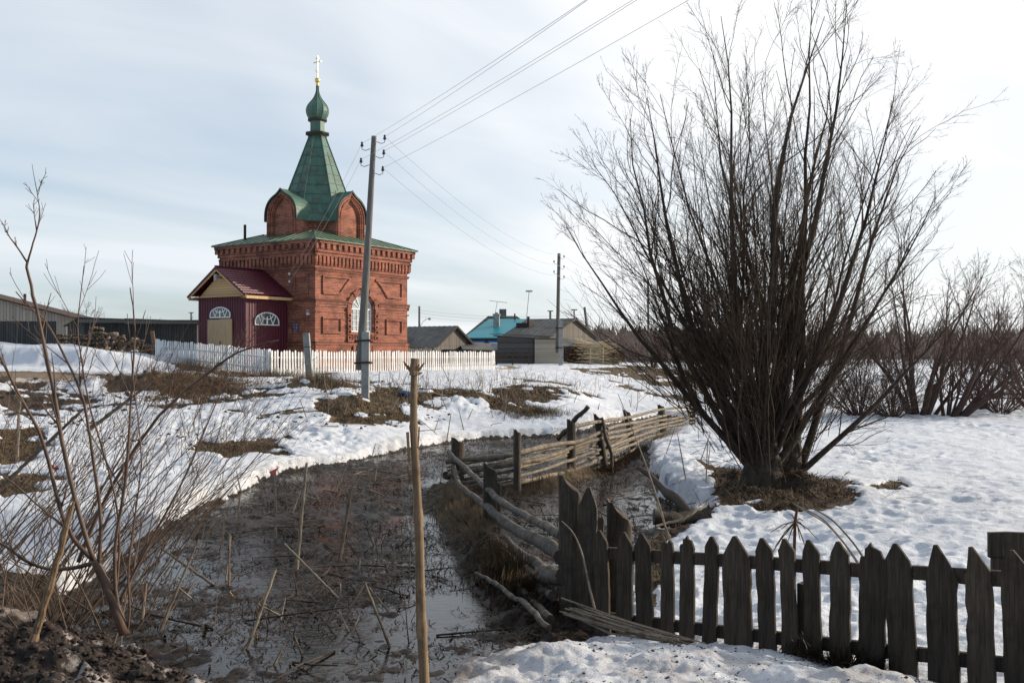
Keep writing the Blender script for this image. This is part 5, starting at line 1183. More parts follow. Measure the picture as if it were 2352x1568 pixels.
# ------------------------------------------------------------------ distant woods (one mass)
def woods(name, label, x0, x1, y, dep, n, h0, h1, mat, seed, evergreen):
    g = np.random.default_rng(seed); Vs, Qs, off_ = [], [], 0
    X = g.uniform(x0, x1, n); Y = y + g.uniform(0, dep, n); H = g.uniform(h0, h1, n)
    Z = base_h(X, Y) - .5
    if evergreen:
        k = 7; th = np.linspace(0, 2 * np.pi, k, endpoint=False)
        for lay in range(4):
            zb = H * (.12 + .22 * lay); zt_ = H * (.48 + .175 * lay); r = H * .17 * (1 - .2 * lay)
            rr = r[:, None] * g.uniform(.6, 1.25, (n, k))
            ringp = np.stack((X[:, None] + rr * np.cos(th), Y[:, None] + rr * np.sin(th), (Z + zb)[:, None] + g.normal(0, .25, (n, k))), -1)
            tip = np.stack((X, Y, Z + zt_), -1)[:, None]
            V_ = np.concatenate((ringp, tip), 1); i0 = np.arange(n)[:, None] * (k + 1)
            F_ = np.stack([np.stack((i0[:, 0] + j, i0[:, 0] + (j + 1) % k, i0[:, 0] + k), -1) for j in range(k)], 1).reshape(-1, 3)
            Vs.append(V_.reshape(-1, 3)); Qs.append(F_ + off_); off_ += n * (k + 1)
        o = raw_mesh(name, np.concatenate(Vs), np.concatenate(Qs), mat)
    else:
        b0 = np.stack((X, Y, Z), 1); P, Rr = grow(b0, np.tile((0, 0, 1.), (n, 1)) + g.normal(0, .12, (n, 3)), H, .10, .03, 5, .3, .08, g)
        p, d, r, t = spawn(P, Rr, 10, .15, 1.0, .5, g); P2, R2 = grow(p, d, np.repeat(H, 10) * .35, .05, .03, 3, .6, .12, g)
        Vv, Qv = join_tubes([tubes(P, Rr, 3), tubes(P2, R2, 3)]); o = raw_mesh(name, Vv, Qv, mat)
    return tag(o, label, 'woods', kind='stuff')
MAT['fir'] = mottled('far_fir_needles', (0.028, 0.036, 0.030), (0.055, 0.065, 0.055), .3, bs=0)
MAT['fartwig'] = mottled('far_bare_twigs', (0.12, 0.088, 0.078), (0.185, 0.14, 0.125), .2, bs=0)
woods('fir_woods', 'dark fir wood along the far right horizon', 26, 330, 330, 60, 1500, 7, 11.5, MAT['fir'], 3, True)
woods('fir_woods', 'dark fir wood just right of the village barns', 22, 70, 250, 40, 260, 7, 10.5, MAT['fir'], 4, True)
woods('birch_woods', 'bare brown birch wood in front of the firs', 14, 210, 190, 60, 1500, 4.5, 8.5, MAT['fartwig'], 5, False)
woods('far_woods', 'faint low line of woods left of the chapel', -330, 20, 420, 60, 700, 4, 9, MAT['fir'], 6, True)
# ------------------------------------------------------------------ trees and bushes
def twig_levels(P, Rr, spec, g):
    """spec: list of (n, t0, t1, angle, len fraction range, up, wiggle, K, min radius)"""
    out = []; Lp = np.linalg.norm(np.diff(P, axis=1), axis=2).sum(1)
    for (n, t0, t1, ang, l0, l1, up, wig, K, rmin) in spec:
        p, d, r, t = spawn(P, Rr, n, t0, t1, ang, g)
        L = np.repeat(Lp, n) * g.uniform(l0, l1, len(p)) * (1.15 - .6 * t)
        r0 = np.clip(r * .5, rmin, rmin * 3.2); P, Rr = grow(p, d, L, r0, np.maximum(r0 * .35, rmin * .7), K, up, wig, g); Lp = L
        out.append((P, Rr))
    return out
def make_tree(name, label, cat, pos, stems, spec, barkm, twigm, seed, group=None, K=10, twn=3):
    """stems: list of (base offset xyz, direction, length, radius, up)"""
    g = np.random.default_rng(seed); t = thing(name, label, cat, pos, 0, group)
    b = np.array([s[0] for s in stems], float); d = np.array([s[1] for s in stems], float); L = np.array([s[2] for s in stems]); r = np.array([s[3] for s in stems]); up = np.array([s[4] for s in stems])
    Ps, Rs = [], []
    P = np.zeros((len(b), K, 3)); P[:, 0] = b; dd = unit(d); step = (L / (K - 1))[:, None]
    for k in range(1, K):
        P[:, k] = P[:, k - 1] + dd * step; dd = unit(dd + np.stack((0 * up, 0 * up, up), 1) / K + g.normal(0, .075, (len(b), 3)))
    tt = np.linspace(0, 1, K)[None]; Rr = r[:, None] * (1 - tt) ** 1.15 + .005
    trunk = raw_mesh('trunk', *tubes(P, Rr, 8), barkm, t, smooth=True)
    lv = twig_levels(P, Rr, spec, g)
    crown = raw_mesh('crown', *join_tubes([tubes(p_, r_, 5 if i == 0 else twn) for i, (p_, r_) in enumerate(lv)]), twigm, t)
    return t
# the big willow
WX, WY = (1752 - 1176) / F * 16.3, 16.3; wz_ = G(WX, WY) - .12
g = np.random.default_rng(42); st = []
def dv(deg_side, elev, back):      # deg_side: lean right (+) in the picture, back: away (+)
    e = R(elev); return (math.cos(e) * deg_side, math.cos(e) * back, math.sin(e))
for i in range(46):
    sd_ = g.uniform(-1, 1); bk_ = g.uniform(-.9, .9); lean = math.hypot(sd_, bk_ * .8)
    el = 90 - 38 * min(lean, 1.05) * g.uniform(.65, 1.0); hb = g.uniform(.05, 1.2)
    st.append(((.22 * sd_ + .0, .22 * bk_, hb), dv(sd_ / max(lean, .2), el, bk_ / max(lean, .2)), g.uniform(4.2, 7.5) - 1.2 * lean - hb * .6, g.uniform(.016, .042), g.uniform(.15, .75)))
for s in [((.0, 0, 0), dv(.15, 87, .0), 7.9, .13, .1), ((.05, .0, .1), dv(.2, 80, .3), 7.9, .10, .3), ((-.1, 0, .25), dv(-1, 64, .2), 6.5, .085, .6), ((.1, .0, .4), dv(1, 67, -.2), 6.4, .08, .5), ((-.1, .05, .2), dv(-1, 52, .3), 5.4, .065, .85), ((.15, 0, .3), dv(1, 52, .1), 5.2, .065, .7), ((-.1, .1, .2), dv(-1, 55, -.3), 6.3, .07, .6),
          ((-.12, 0, .5), dv(-.6, 72, -.3), 7.2, .07, .3), ((.55, .2, .1), dv(.35, 80, .2), 7.1, .105, .2), ((.62, .25, .1), dv(.9, 68, .2), 6.6, .075, .4), ((.5, .2, .1), dv(-.1, 85, .3), 7.3, .075, .1), ((.2, .1, .5), dv(.6, 76, .4), 7.6, .08, .2), ((-.15, 0, .35), dv(-1, 43, .0), 4.2, .05, .8), ((.6, .1, .2), dv(1, 42, .0), 4.4, .05, .6), ((.3, .1, 1.1), dv(1, 36, -.3), 4.3, .045, .3)]: st.append(s)
spec = [(14, .16, .97, .46, .20, .40, .42, .13, 7, .0036), (8, .12, .98, .50, .22, .50, .35, .12, 5, .0024), (4, .15, .98, .60, .20, .45, .2, .12, 4, .0019)]
wl_ = make_tree('willow_tree', 'huge many-stemmed bare willow standing beside the ditch', 'tree', (WX, WY, wz_), st, spec, MAT['bark'], MAT['twig'], 9)
m = MB()
m.tube([(-.02, 0, -.3), (-.02, 0, .15), (0, 0, .6), (.02, 0, 1.15)], [.46, .34, .27, .20], 14); m.tube([(.5, .2, -.3), (.52, .2, .3), (.56, .2, 1.0)], [.22, .17, .12], 12)
o = m.build('bole', MAT['bark'], wl_, smooth=True)
tx = bpy.data.textures.new('bark_lumps', 'CLOUDS'); tx.noise_scale = .16; o.modifiers.new('s', 'SUBSURF').render_levels = 3; md = o.modifiers.new('d', 'DISPLACE'); md.texture = tx; md.strength = .12
# thin vertical sprouts from the lower stems
gS = np.random.default_rng(77); n = 230
b0 = np.stack((gS.normal(0, .75, n), gS.normal(0, .55, n), np.abs(gS.normal(.9, .9, n)) + .15), 1); b0[:, 2] = np.maximum(b0[:, 2], np.abs(b0[:, 0]) * 1.05 - .1)
dd = np.stack((b0[:, 0] * .55 + gS.normal(0, .28, n), b0[:, 1] * .5 + gS.normal(0, .3, n), np.ones(n) * .95), 1)
P, Rr = grow(b0, dd, gS.uniform(1.0, 3.2, n), gS.uniform(.004, .010, n), .002, 7, .25, .07, gS)
l2 = twig_levels(P, Rr, [(4, .25, .95, .5, .18, .42, .4, .1, 4, .0018)], gS)
raw_mesh('sprouts', *join_tubes([tubes(P, Rr, 4), tubes(*l2[0], 3)]), MAT['twig'], wl_)
n = 190      # fine shoots arching outwards low down
a_ = gS.uniform(0, 6.283, n); rr_ = gS.uniform(.3, 1.25, n); b0 = np.stack((rr_ * np.cos(a_), rr_ * .8 * np.sin(a_), rr_ * 1.35 + gS.uniform(.1, .9, n)), 1); dd = np.stack((np.cos(a_), np.sin(a_) * .8, gS.uniform(.45, 1.3, n)), 1) + gS.normal(0, .15, (n, 3))
P, Rr = grow(b0, dd, gS.uniform(1.0, 2.1, n), gS.uniform(.004, .008, n), .002, 7, .35, .09, gS); l2 = twig_levels(P, Rr, [(6, .2, .95, .55, .18, .42, .3, .12, 4, .0019)], gS)
raw_mesh('outer_shoots', *join_tubes([tubes(P, Rr, 4), tubes(*l2[0], 3)]), MAT['twig'], wl_)
n = 90      # tangle of low crossing twigs
b0 = np.stack((gS.normal(-.1, .5, n), gS.normal(0, .4, n), np.abs(gS.normal(.8, .55, n))), 1); dd = gS.normal(0, 1, (n, 3)) * (1, 1, .5) + (0, 0, .25)
P, Rr = grow(b0, dd, gS.uniform(.4, 1.0, n), .005, .002, 5, .1, .15, gS); raw_mesh('low_twigs', *tubes(P, Rr, 3), MAT['twig'], wl_)

def bush(name, label, px, D, height, nst, spread, seed, mat=None, r=.04, dens=1.0, group=None, lean=0, up=.5):
    X = (px - 1176) / F * D; g = np.random.default_rng(seed); st = []
    for i in range(nst):
        a = g.uniform(0, 6.283); l_ = g.uniform(0, 1) ** .7; el = 88 - spread * l_
        st.append(((.35 * math.cos(a) * l_ * height / 4, .3 * math.sin(a) * l_, -.05), (math.cos(a) * math.cos(R(el)) + lean, math.sin(a) * math.cos(R(el)), math.sin(R(el))), height * g.uniform(.7, 1.05) * (1 - .25 * l_), r * g.uniform(.35, 1.0), g.uniform(.0, up)))
    sp = [(int(13 * dens), .12, .97, .60, .22, .45, .45, .12, 6, .0062), (int(5 * dens), .15, .98, .6, .25, .5, .3, .14, 4, .0045), (3, .2, .98, .6, .25, .5, .2, .12, 3, .0036)]
    return make_tree(name, label, 'bush', (X, D, G(X, D)), st, sp, MAT['twigred'], mat or MAT['twigred'], seed, group, K=8)
bush('shrub', 'tall round-topped bare shrub right of the big willow, with several thick stems', 2110, 37.5, 7.1, 11, 34, 3, r=.13, up=.1, dens=1.15)
bush('shrub', 'dense low thicket of thin reddish stems immediately right of the willow base', 1975, 38, 3.4, 34, 62, 4, r=.03, dens=.85)
bush('shrub', 'shrub with a thick stem leaning hard to the right', 2195, 37, 6.0, 9, 40, 5, r=.12, lean=.55, dens=1.1)
bush('shrub', 'slender upright shrub at the far end of the thicket', 2262, 41, 6.0, 20, 26, 6, r=.035, dens=.9)
bush('shrub', 'shrub cut by the right picture edge', 2395, 40, 6.9, 12, 50, 7, r=.10, dens=1.1)
bush('shrub', 'low tangled shrub between the two big stems of the right thicket', 2050, 36.5, 2.6, 30, 66, 8, r=.025, dens=.8)
bush('shrub', 'faint shrub in the field behind the willow trunk', 1640, 60, 4.2, 22, 48, 9, r=.035, dens=.8)
bush('shrub', 'faint low shrub glimpsed through the left willow branches', 1500, 78, 3.6, 22, 55, 10, r=.04, dens=.8)
bush('shrub', 'low tangled shrub at the foot of the slender one', 2300, 38, 2.6, 26, 66, 12, r=.025, dens=.8)
bush('birch_tree', 'round-crowned bare tree far behind the dark shed', 190, 112, 5.6, 14, 52, 11, mat=MAT['twig'], r=.11, dens=1.5)['category'] = 'tree'

# foreground bush at the left: traced main stems plus a fan of thin rods
FB = at(284, 1452, 7.6); FB[2] = -2.45
fbh = thing('young_willow', 'young bare willow bush in the left foreground, its smooth shoots rising above the village', 'bush', FB)
def T(D, *pts): return np.array([at(x, y, D + (0.0 if i == 0 else 0.0)) for i, (x, y) in enumerate(pts)]) - FB
D0 = 7.6
main = [
 (T(D0, (287, 1455), (262, 1385), (240, 1335), (226, 1305), (217, 1287)), .052, .040),
 (T(D0, (284, 1455), (275, 1420), (262, 1336), (262, 1242), (289, 1122), (296, 980), (302, 912), (310, 762), (306, 707), (298, 660)), .022, .005),
 (T(D0, (226, 1300), (232, 1230), (231, 1167), (216, 1074), (200, 957), (186, 895), (150, 820), (110, 742), (87, 720), (60, 697), (37, 670)), .020, .005),
 (T(D0 - .2, (217, 1287), (199, 1242), (176, 1160), (150, 1055), (137, 980), (120, 882), (100, 787), (86, 717), (72, 665), (61, 612), (63, 600)), .024, .012),
 (T(D0 - .2, (63, 600), (72, 570), (85, 531), (90, 500), (92, 471), (82, 427), (73, 378)), .010, .002),
 (T(D0 - .2, (63, 602), (45, 575), (22, 545), (10, 520), (-2, 500)), .009, .002),
 (T(D0 + .2, (217, 1287), (180, 1255), (142, 1197), (112, 1055), (86, 980), (50, 920), (0, 822), (-30, 760)), .024, .010),
 (T(D0 + .1, (220, 1290), (165, 1306), (110, 1308), (60, 1290), (0, 1245), (-40, 1230)), .022, .010),
 (T(D0 + .2, (215, 1287), (185, 1255), (158, 1218), (100, 1170), (0, 1085)), .014, .007),
 (T(D0, (291, 1455), (300, 1400), (290, 1330), (310, 1180), (330, 1060), (310, 920), (300, 800), (292, 720)), .012, .003),
 (T(D0 + .3, (270, 1390), (300, 1330), (345, 1240), (420, 1110), (480, 960), (530, 850)), .018, .004),
 (T(D0 + .3, (180, 1290), (230, 1160), (350, 957), (500, 837), (560, 800), (640, 780)), .022, .004),
 (T(D0 + .2, (262, 1380), (280, 1250), (260, 1100), (210, 960), (182, 800), (176, 740), (190, 640), (192, 610)), .013, .003),
]
tP = []; m = MB()
for P, a, b2 in main:
    n = len(P); tt = np.linspace(0, 1, 2 * n + 1); k = np.arange(n) / (n - 1); P2 = np.stack([np.interp(tt, k, P[:, j]) for j in range(3)], 1)
    P2[1:-1] = (P2[:-2] + 2 * P2[1:-1] + P2[2:]) / 4; P2 = P2 + gS.normal(0, .0018, P2.shape)
    a *= .8; b2 *= .8; m.tube(P2, np.linspace(a, b2, len(P2)), 8); idx_ = np.linspace(0, len(P2) - 1, 9); tP.append((np.stack([np.interp(idx_, np.arange(len(P2)), P2[:, j]) for j in range(3)], 1), np.linspace(a, b2, 9)))
m.build('main_stems', MAT['shoot'], fbh, smooth=True)
P = np.stack([x[0] for x in tP[1:]]); Rr = np.stack([x[1] for x in tP[1:]])
lv = twig_levels(P, Rr, [(6, .30, .90, .48, .14, .34, .30, .05, 6, .0028), (3, .2, .95, .5, .25, .55, .3, .06, 4, .002)], gS)
raw_mesh('twigs', *join_tubes([tubes(p_, r_, 4) for p_, r_ in lv]), MAT['shoot'], fbh)
def rod_bush(label, px, py, D, n, az_r, L0, L1, rad, seed, kz=.0, spreadx=.5, name='willow_thicket', mat='twig', el=(.35, 1.1), tw=4):
    g = np.random.default_rng(seed); X = (px - 1176) / F * D; gz0 = G(X, D); t = thing(name, label, 'bush', (X, D, gz0))
    b = np.stack((g.normal(0, spreadx, n), g.normal(0, .5, n), np.full(n, -.1)), 1); e = g.uniform(*el, n); a = g.normal(az_r[0], az_r[1], n)
    d = np.stack((np.cos(e) * np.sin(a), np.cos(e) * np.cos(a), np.sin(e)), 1)
    P, Rr = grow(b, d, g.uniform(L0, L1, n), g.uniform(.4, 1, n) * rad, .002, 8, kz, .045, g)
    lv = twig_levels(P, Rr, [(tw, .25, .98, .36, .16, .42, .15, .06, 5, .0019), (3, .2, .98, .45, .25, .5, .1, .08, 4, .0014)], g)
    raw_mesh('stems', *tubes(P, Rr, 5), MAT[mat], t, smooth=True); raw_mesh('twigs', *join_tubes([tubes(p_, r_, 3) for p_, r_ in lv]), MAT[mat], t)
    return t
rod_bush('fan of thin brown willow rods leaning right at the left edge of the ditch', 150, 1270, 10.2, 62, (1.25, .6), 1.3, 3.3, .010, 21, mat='rod', spreadx=.45, el=(.80, 1.2))
rod_bush('lower tangle of thin rods sweeping right over the ditch bank', 20, 1290, 10.8, 42, (1.3, .35), 1.4, 3.6, .012, 22, mat='rod', spreadx=.6, el=(.70, 1.05))
rod_bush('thin rods leaning left at the very left edge of the picture', 60, 1320, 8.6, 48, (-.9, .7), .8, 2.2, .009, 23, mat='rod', spreadx=.6, el=(.4, 1.2))
rod_bush('brown twiggy brush on the bare bank below the white pickets', 430, 905, 36.5, 120, (.9, .6), .8, 2.2, .010, 24, spreadx=1.3, mat='brush', el=(.3, 1.2), tw=6)
rod_bush('sparse twiggy bush growing through the snow in mid slope', 560, 1010, 24.5, 26, (.8, .6), .7, 1.7, .008, 25, spreadx=.5, mat='brush', el=(.5, 1.3))
rod_bush('small twiggy bush at the end of the white picket fence', 1160, 885, 38, 16, (.6, .5), .6, 1.9, .010, 26, spreadx=.25, mat='brush', el=(.6, 1.3))
rod_bush('low tangle of bare twigs crossing the left water edge', 300, 1330, 8.6, 24, (1.2, 1.0), .4, 1.1, .007, 27, spreadx=.6, mat='twig', el=(.05, .8))
rod_bush('low dark twigs lying at the foot of the big willow', 1650, 1185, 15.0, 40, (1.3, .9), .6, 1.6, .008, 28, spreadx=.7, mat='twig', el=(.0, .35), tw=3)

# ------------------------------------------------------------------ dark picket fence in the foreground
PA = np.array(((1455 - 1176) / F * 8.6, 8.6)); PB = np.array(((2301 - 1176) / F * 6.6, 6.6)); PD_ = PB - PA; azf = math.atan2(PD_[1], PD_[0]); FL_ = np.hypot(*PD_)
def fence_t(px):
    u = (px - 1176) / F; A_ = PA; d = PD_ / FL_      # (A+ t d): x = u*y
    return (u * A_[1] - A_[0]) / (d[0] - u * d[1])
def fpt(px): t = fence_t(px); return PA + PD_ / FL_ * t, t
pf = thing('picket_fence', 'dark weathered picket fence with pointed boards in the right foreground', 'fence', (PA[0], PA[1], 0), azf)
PK = [(1373, 1408, 1388, 1216, 1430, 'p'), (1420, 1457, 1435, 1219, 1446, 'p'), (1468, 1507, 1484, 1223, 1461, 'p'), (1523, 1554, 1540, 1238, 1472, 'b'), (1565, 1599, 1581, 1228, 1478, 'c'), (1617, 1650, 1632, 1229, 1482, 'p'), (1667, 1734, 1697, 1230, 1488, 'p'), (1748, 1789, 1763, 1234, 1494, 'p'), (1801, 1838, 1814, 1235, 1500, 'p'), (1852, 1892, 1866, 1238, 1505, 'p'), (1908, 1957, 1927, 1242, 1515, 'p'), (1972, 2035, 1997, 1243, 1533, 'c'), (2045, 2112, 2074, 1248, 1548, 'p'), (2132, 2208, 2158, 1250, 1563, 's'), (2224, 2290, 2238, 1256, 1590, 's'), (2308, 2378, 2336, 1262, 1610, 'p'), (2392, 2450, 2420, 1268, 1640, 'p')]
def wobble_plank(w_, h, th, shape, g, tipx=0.0, skew=0.0):
    """plank standing on z=0 with a carved top; outline in x,z with weathered edges"""
    n = 12; hs = h - w_ * (.75 if shape != 's' else 1.15); le, ri = [], []
    for i in range(n + 1):
        z = -.25 + (hs + .25) * i / n; k = .006 + .004 * (i > n * .6)
        le.append((-w_ / 2 * (1.06 - .06 * i / n) + g.normal(0, k * .45), z)); ri.append((w_ / 2 * (1.06 - .06 * i / n) + g.normal(0, k * .45), z))
    if shape == 'b': topp = [(w_ * .42, h - .02), (w_ * .2, h + .005), (w_ * .05, h - .035), (-w_ * .15, h - .012), (-w_ * .42, h - .03)]
    elif shape == 'c': topp = [(w_ * .40, hs + (h - hs) * .30), (w_ * .30, hs + (h - hs) * .62), (tipx + .012, h - .03), (tipx, h), (tipx - .02, h - .035), (-w_ * .30, hs + (h - hs) * .66), (-w_ * .31, hs + (h - hs) * .25), (-w_ * .46, hs + (h - hs) * .22)]
    else: topp = [(w_ * .44, hs + (h - hs) * .22), (w_ * .25 + tipx * .5, hs + (h - hs) * .62), (tipx + .012, h), (tipx - .012, h - .004), (-w_ * .25 + tipx * .5, hs + (h - hs) * .60), (-w_ * .45, hs + (h - hs) * .18)]
    poly = ri + topp + le[::-1]; poly = [(x + skew * z, z) for x, z in poly]
    cu = MB(); n_ = len(poly); vs = [(x, -th / 2, z) for x, z in poly] + [(x, th / 2, z) for x, z in poly]
    cu.add(vs, [tuple(range(n_)), tuple(range(2 * n_ - 1, n_ - 1, -1))] + [(i, i + n_, (i + 1) % n_ + n_, (i + 1) % n_) for i in range(n_)])
    return cu
gP = np.random.default_rng(12)
for i, (xa, xb, xt, yt, yb, sh_) in enumerate(PK):
    cxp = (xa + xb) / 2; (q, t) = fpt(cxp); D = q[1]; ztop = at(cxp, yt, D)[2]; zg = (808 - yb) / F * D - .06
    (_, t0), (_, t1) = fpt(xa), fpt(xb); w_ = (t1 - t0) * .93; tip = (xt - cxp) / (xb - xa) * w_
    m = wobble_plank(w_, ztop - zg, .025, sh_, gP, tip, gP.normal(-.012, .012)); o = m.build('picket', MAT['darkwood'], pf, loc=(t, -.036 + gP.normal(0, .002), zg)); o.rotation_euler = (gP.normal(0, .012), gP.normal(0, .01), 0)
    if sh_ == 'b': tag(o, 'picket with a broken flat top')
    if w_ > .2 and i == 6: tag(o, 'widest picket, a split double board')
def rz_(px, py): q, t = fpt(px); return (t, 0.0, at(px, py, q[1])[2])
for (y0, y1, w0) in ((1273, 1329, .10), (1424, 1525, .10)):
    m = MB(); a = np.array(rz_(1395, y0 - 4)); b2 = np.array(rz_(2301, y1)); b3 = b2 + (b2 - a) / np.linalg.norm(b2 - a) * .9
    K = 16; P = [a + (b3 - a) * k / K + (0, 0, gP.normal(0, .003)) for k in range(K + 1)]
    for p, q in zip(P[:-1], P[1:]): pass
    vs = []
    for p in P:
        h2 = w0 / 2 + gP.normal(0, .002)
        vs += [(p[0], -.02, p[2] - h2), (p[0], .022, p[2] - h2), (p[0], .022, p[2] + h2), (p[0], -.02, p[2] + h2)]
    m.add(vs, [(4 * k + j, 4 * k + (j + 1) % 4, 4 * k + 4 + (j + 1) % 4, 4 * k + 4 + j) for k in range(K) for j in range(4)] + [(0, 3, 2, 1), (4 * K, 4 * K + 1, 4 * K + 2, 4 * K + 3)]); m.build('rail', MAT['darkwood'], pf)
for px, py in ((1840, 1300), (2420, 1330)):
    q, t = fpt(px); m = MB(); m.box(-.05, .05, .024, .12, -.1, .75); m.build('post', MAT['darkwood'], pf, loc=(t, 0, at(px, 1510, q[1])[2] - .2))
# heavy posts at the fence corner
def cut_post(label, px, D, pyt_hi, pyt_lo, pyb, wpx, depth, mat, skew=0, name='fence_post', az=-.25, topm=None, slope='x', group=None, tilt=0.0, cat='post'):
    """round-sided post with a slanting sawn top; pyt_hi/pyt_lo picture heights of the left and right ends of the cut"""
    X = (px - 1176) / F * D; zb = G(X, D) - .35; zh = at(px, pyt_hi, D)[2] - zb; zl = at(px, pyt_lo, D)[2] - zb; w_ = wpx / F * D
    t = thing(name, label, cat, (X, D, zb), az, group); t.rotation_euler[1] = tilt
    n = 14; m = MB(); vs = []; K = 9
    for k in range(K + 1):
        for j in range(n):
            a = 2 * math.pi * j / n; x = w_ / 2 * math.cos(a) * (1.0 if abs(math.cos(a)) < .9 else .97); y = depth / 2 * math.sin(a); jit = 1 + .05 * math.sin(3.1 * a + k * .9) * math.cos(k * .7 + px)
            zt_ = zh + (zl - zh) * (x / w_ + .5) + (.02 * math.sin(5 * a))
            f = k / K; vs.append((x * jit + skew * f, y * jit, f * zt_))
    m.add(vs, [(k * n + j, k * n + (j + 1) % n, (k + 1) * n + (j + 1) % n, (k + 1) * n + j) for k in range(K) for j in range(n)]); m.build('shaft', mat, t, smooth=True)
    m = MB(); m.add([vs[K * n + j] for j in range(n)], [tuple(range(n))]); m.build('sawn_top', MAT['endgrain'], t)
    return t
cut_post('big slant-topped grey post where the pole fence meets the picket fence', 1310, 10.0, 1083, 1142, 1411, 56, .15, MAT['greywood'], az=-.2)
bx, bD = (1350 - 1176) / F * 9.85, 9.85; zb = G(bx, bD) - .3
bt = thing('fence_board', 'tall pointed grey board standing against the big slant-topped post', 'board', (bx, bD, zb), -.25)
wobble_plank(.178, at(1353, 1117, bD)[2] - zb, .05, 's', gP, .01).build('board', MAT['greywood'], bt)
bx, bD = (1380 - 1176) / F * 9.75, 9.75; bt = thing('fence_board', 'narrow dark batten between the tall board and the split stump post', 'board', (bx, bD, zb), -.25)
wobble_plank(.06, at(1380, 1184, bD)[2] - zb, .04, 'b', gP, .0).build('board', MAT['darkwood'], bt)
cut_post('broad rotten slant-topped post behind the first pickets', 1417, 10.1, 1145, 1206, 1300, 60, .17, MAT['darkwood'], az=-.15, tilt=.02)

# ------------------------------------------------------------------ pole fence round the flooded corner
WP = [(1052, 1003, 1022, 1125, 20.0, 32, 'short thick slant-cut corner post of the pole fence', .02, .0), (1188, 984, 998, 1140, 19.2, 18, 'upright post second from the corner of the pole fence', 0, .0), (1312, 960, 978, 1098, 21.9, 22, 'upright post with a loose pole leaning behind it', .0, .0), (1394, 944, 965, 1080, 23.1, 16, 'thin slanting post with a curved stick beside it', .0, -.16), (1462, 934, 950, 1035, 27.0, 18, 'post leaning to the left, fifth along the pole fence', .0, -.20), (1528, 926, 936, 1015, 30.4, 17, 'dark post in dry grass near the far end of the pole fence', .0, -.12), (1590, 922, 930, 1005, 33.5, 15, 'last post of the pole fence, behind willow twigs', .0, 0)]
base_pts = []
for px, yh, yl, yb, D, w_, lab, sk, tilt in WP:
    t = cut_post(lab, px, D, yh, yl, yb, w_, .16, MAT['greywood'], az=.3, tilt=tilt, group='posts of the pole fence'); base_pts.append(((px - 1176) / F * D, D))
cut_post('grey post with a notched side between the corner and the big slant-topped post', 1126, 15.6, 1060, 1086, 1205, 34, .14, MAT['greywood'], az=-.1, group='posts of the pole fence')
cut_post('second half of the notched grey post, lower and set behind it', 1142, 15.75, 1098, 1114, 1210, 20, .14, MAT['greywood'], az=-.1, group='posts of the pole fence')
def pole_rail(label, pts, r0, r1, mat, group, seed, side=0.0, name='fence_rail'):
    g = np.random.default_rng(seed); P = np.array(pts, float); n = len(P); tt = np.linspace(0, 1, 5 * n); k = np.arange(n) / (n - 1)
    P2 = np.stack([np.interp(tt, k, P[:, j]) for j in range(3)], 1)
    for _ in range(3): P2[1:-1] = (P2[:-2] + 2 * P2[1:-1] + P2[2:]) / 4
    P2 = P2 + g.normal(0, .006, P2.shape) + (min(r0, .05) * .5) * np.sin(np.linspace(0, 1, len(P2))[:, None] * g.uniform(5, 16, 3) + g.uniform(0, 6, 3)); rr = np.linspace(r0, r1, len(P2)) * (1 + g.normal(0, .05, len(P2)))
    # a few knots
    for q in g.integers(2, len(P2) - 2, 3): rr[q] *= 1.18
    o0 = P2[0].copy(); t = thing(name, label, 'pole', o0, 0, group)
    m = MB(); m.tube(P2 - o0, rr, 9, cap=False); m.build('bark', mat, t, smooth=True)
    m = MB(); 
    for e_, s_ in ((0, 1), (-1, -1)):
        c = P2[e_] - o0; d = unit(P2[1] - P2[0]) if e_ == 0 else unit(P2[-1] - P2[-2]); a = unit(np.cross(d, (0, 0, 1))); b_ = np.cross(d, a); R_ = rr[e_] * .98
        m.add([c + R_ * (math.cos(2 * math.pi * j / 9) * a + math.sin(2 * math.pi * j / 9) * b_) for j in range(9)], [tuple(range(9))])
    m.build('sawn_end', MAT['endgrain'], t); return t
FARL = [(1052, 20.0), (1188, 19.3), (1312, 22.0), (1394, 23.3), (1462, 27.1), (1528, 30.4), (1600, 34)]
def far_rail(ys, lab, seed, r=.045, i0=0, i1=7, side=-.13):
    pts = []
    for (px, D), y in list(zip(FARL, ys))[i0:i1]:
        if y is None: continue
        p = at(px, y, D + side); pts.append(p)
    if i0 == 0:
        d = unit(pts[0] - pts[1]); pts[0] = pts[0] + d * .25
    pole_rail(lab, pts, r, r * .75, MAT['rail'], 'rails of the far run of the pole fence', seed)
far_rail([1060, 1040, 1015, 990, None, None, None], 'topmost pole of the far fence run, corner post to leaning stick', 1, .055, 0, 4)
far_rail([1085, 1068, 1030, 1003, None, None, None], 'second pole from the top in the far fence run, nearest the corner', 2, .05, 0, 4)
far_rail([1100, 1080, 1043, 1012, 985, None, None], 'thin crooked third pole of the far fence run', 3, .034, 0, 5, .1)
far_rail([1110, 1094, 1058, 1024, 1003, None, None], 'fourth pole of the far fence run, behind the posts', 4, .038, 0, 5)
far_rail([1128, 1112, 1080, 1046, 1014, None, None], 'fifth pole of the far fence run, near the water', 5, .05, 0, 5)
far_rail([1145, 1130, 1103, 1066, 1028, None, None], 'lowest pole of the far fence run, touching the water', 6, .045, 0, 5)
far_rail([None, None, 978, 968, 952, 940, 932], 'upper pole beyond the leaning stick post', 7, .045, 2, 7)
far_rail([None, None, 1000, 985, 970, 952, 942], 'second pole beyond the leaning stick post', 8, .04, 3, 7)
far_rail([None, None, None, 997, 980, 963, 950], 'third pole beyond the leaning stick post', 9, .042, 3, 7)
far_rail([None, None, None, 1008, 990, 972, 958], 'fourth pole beyond the leaning stick post', 10, .045, 3, 7)
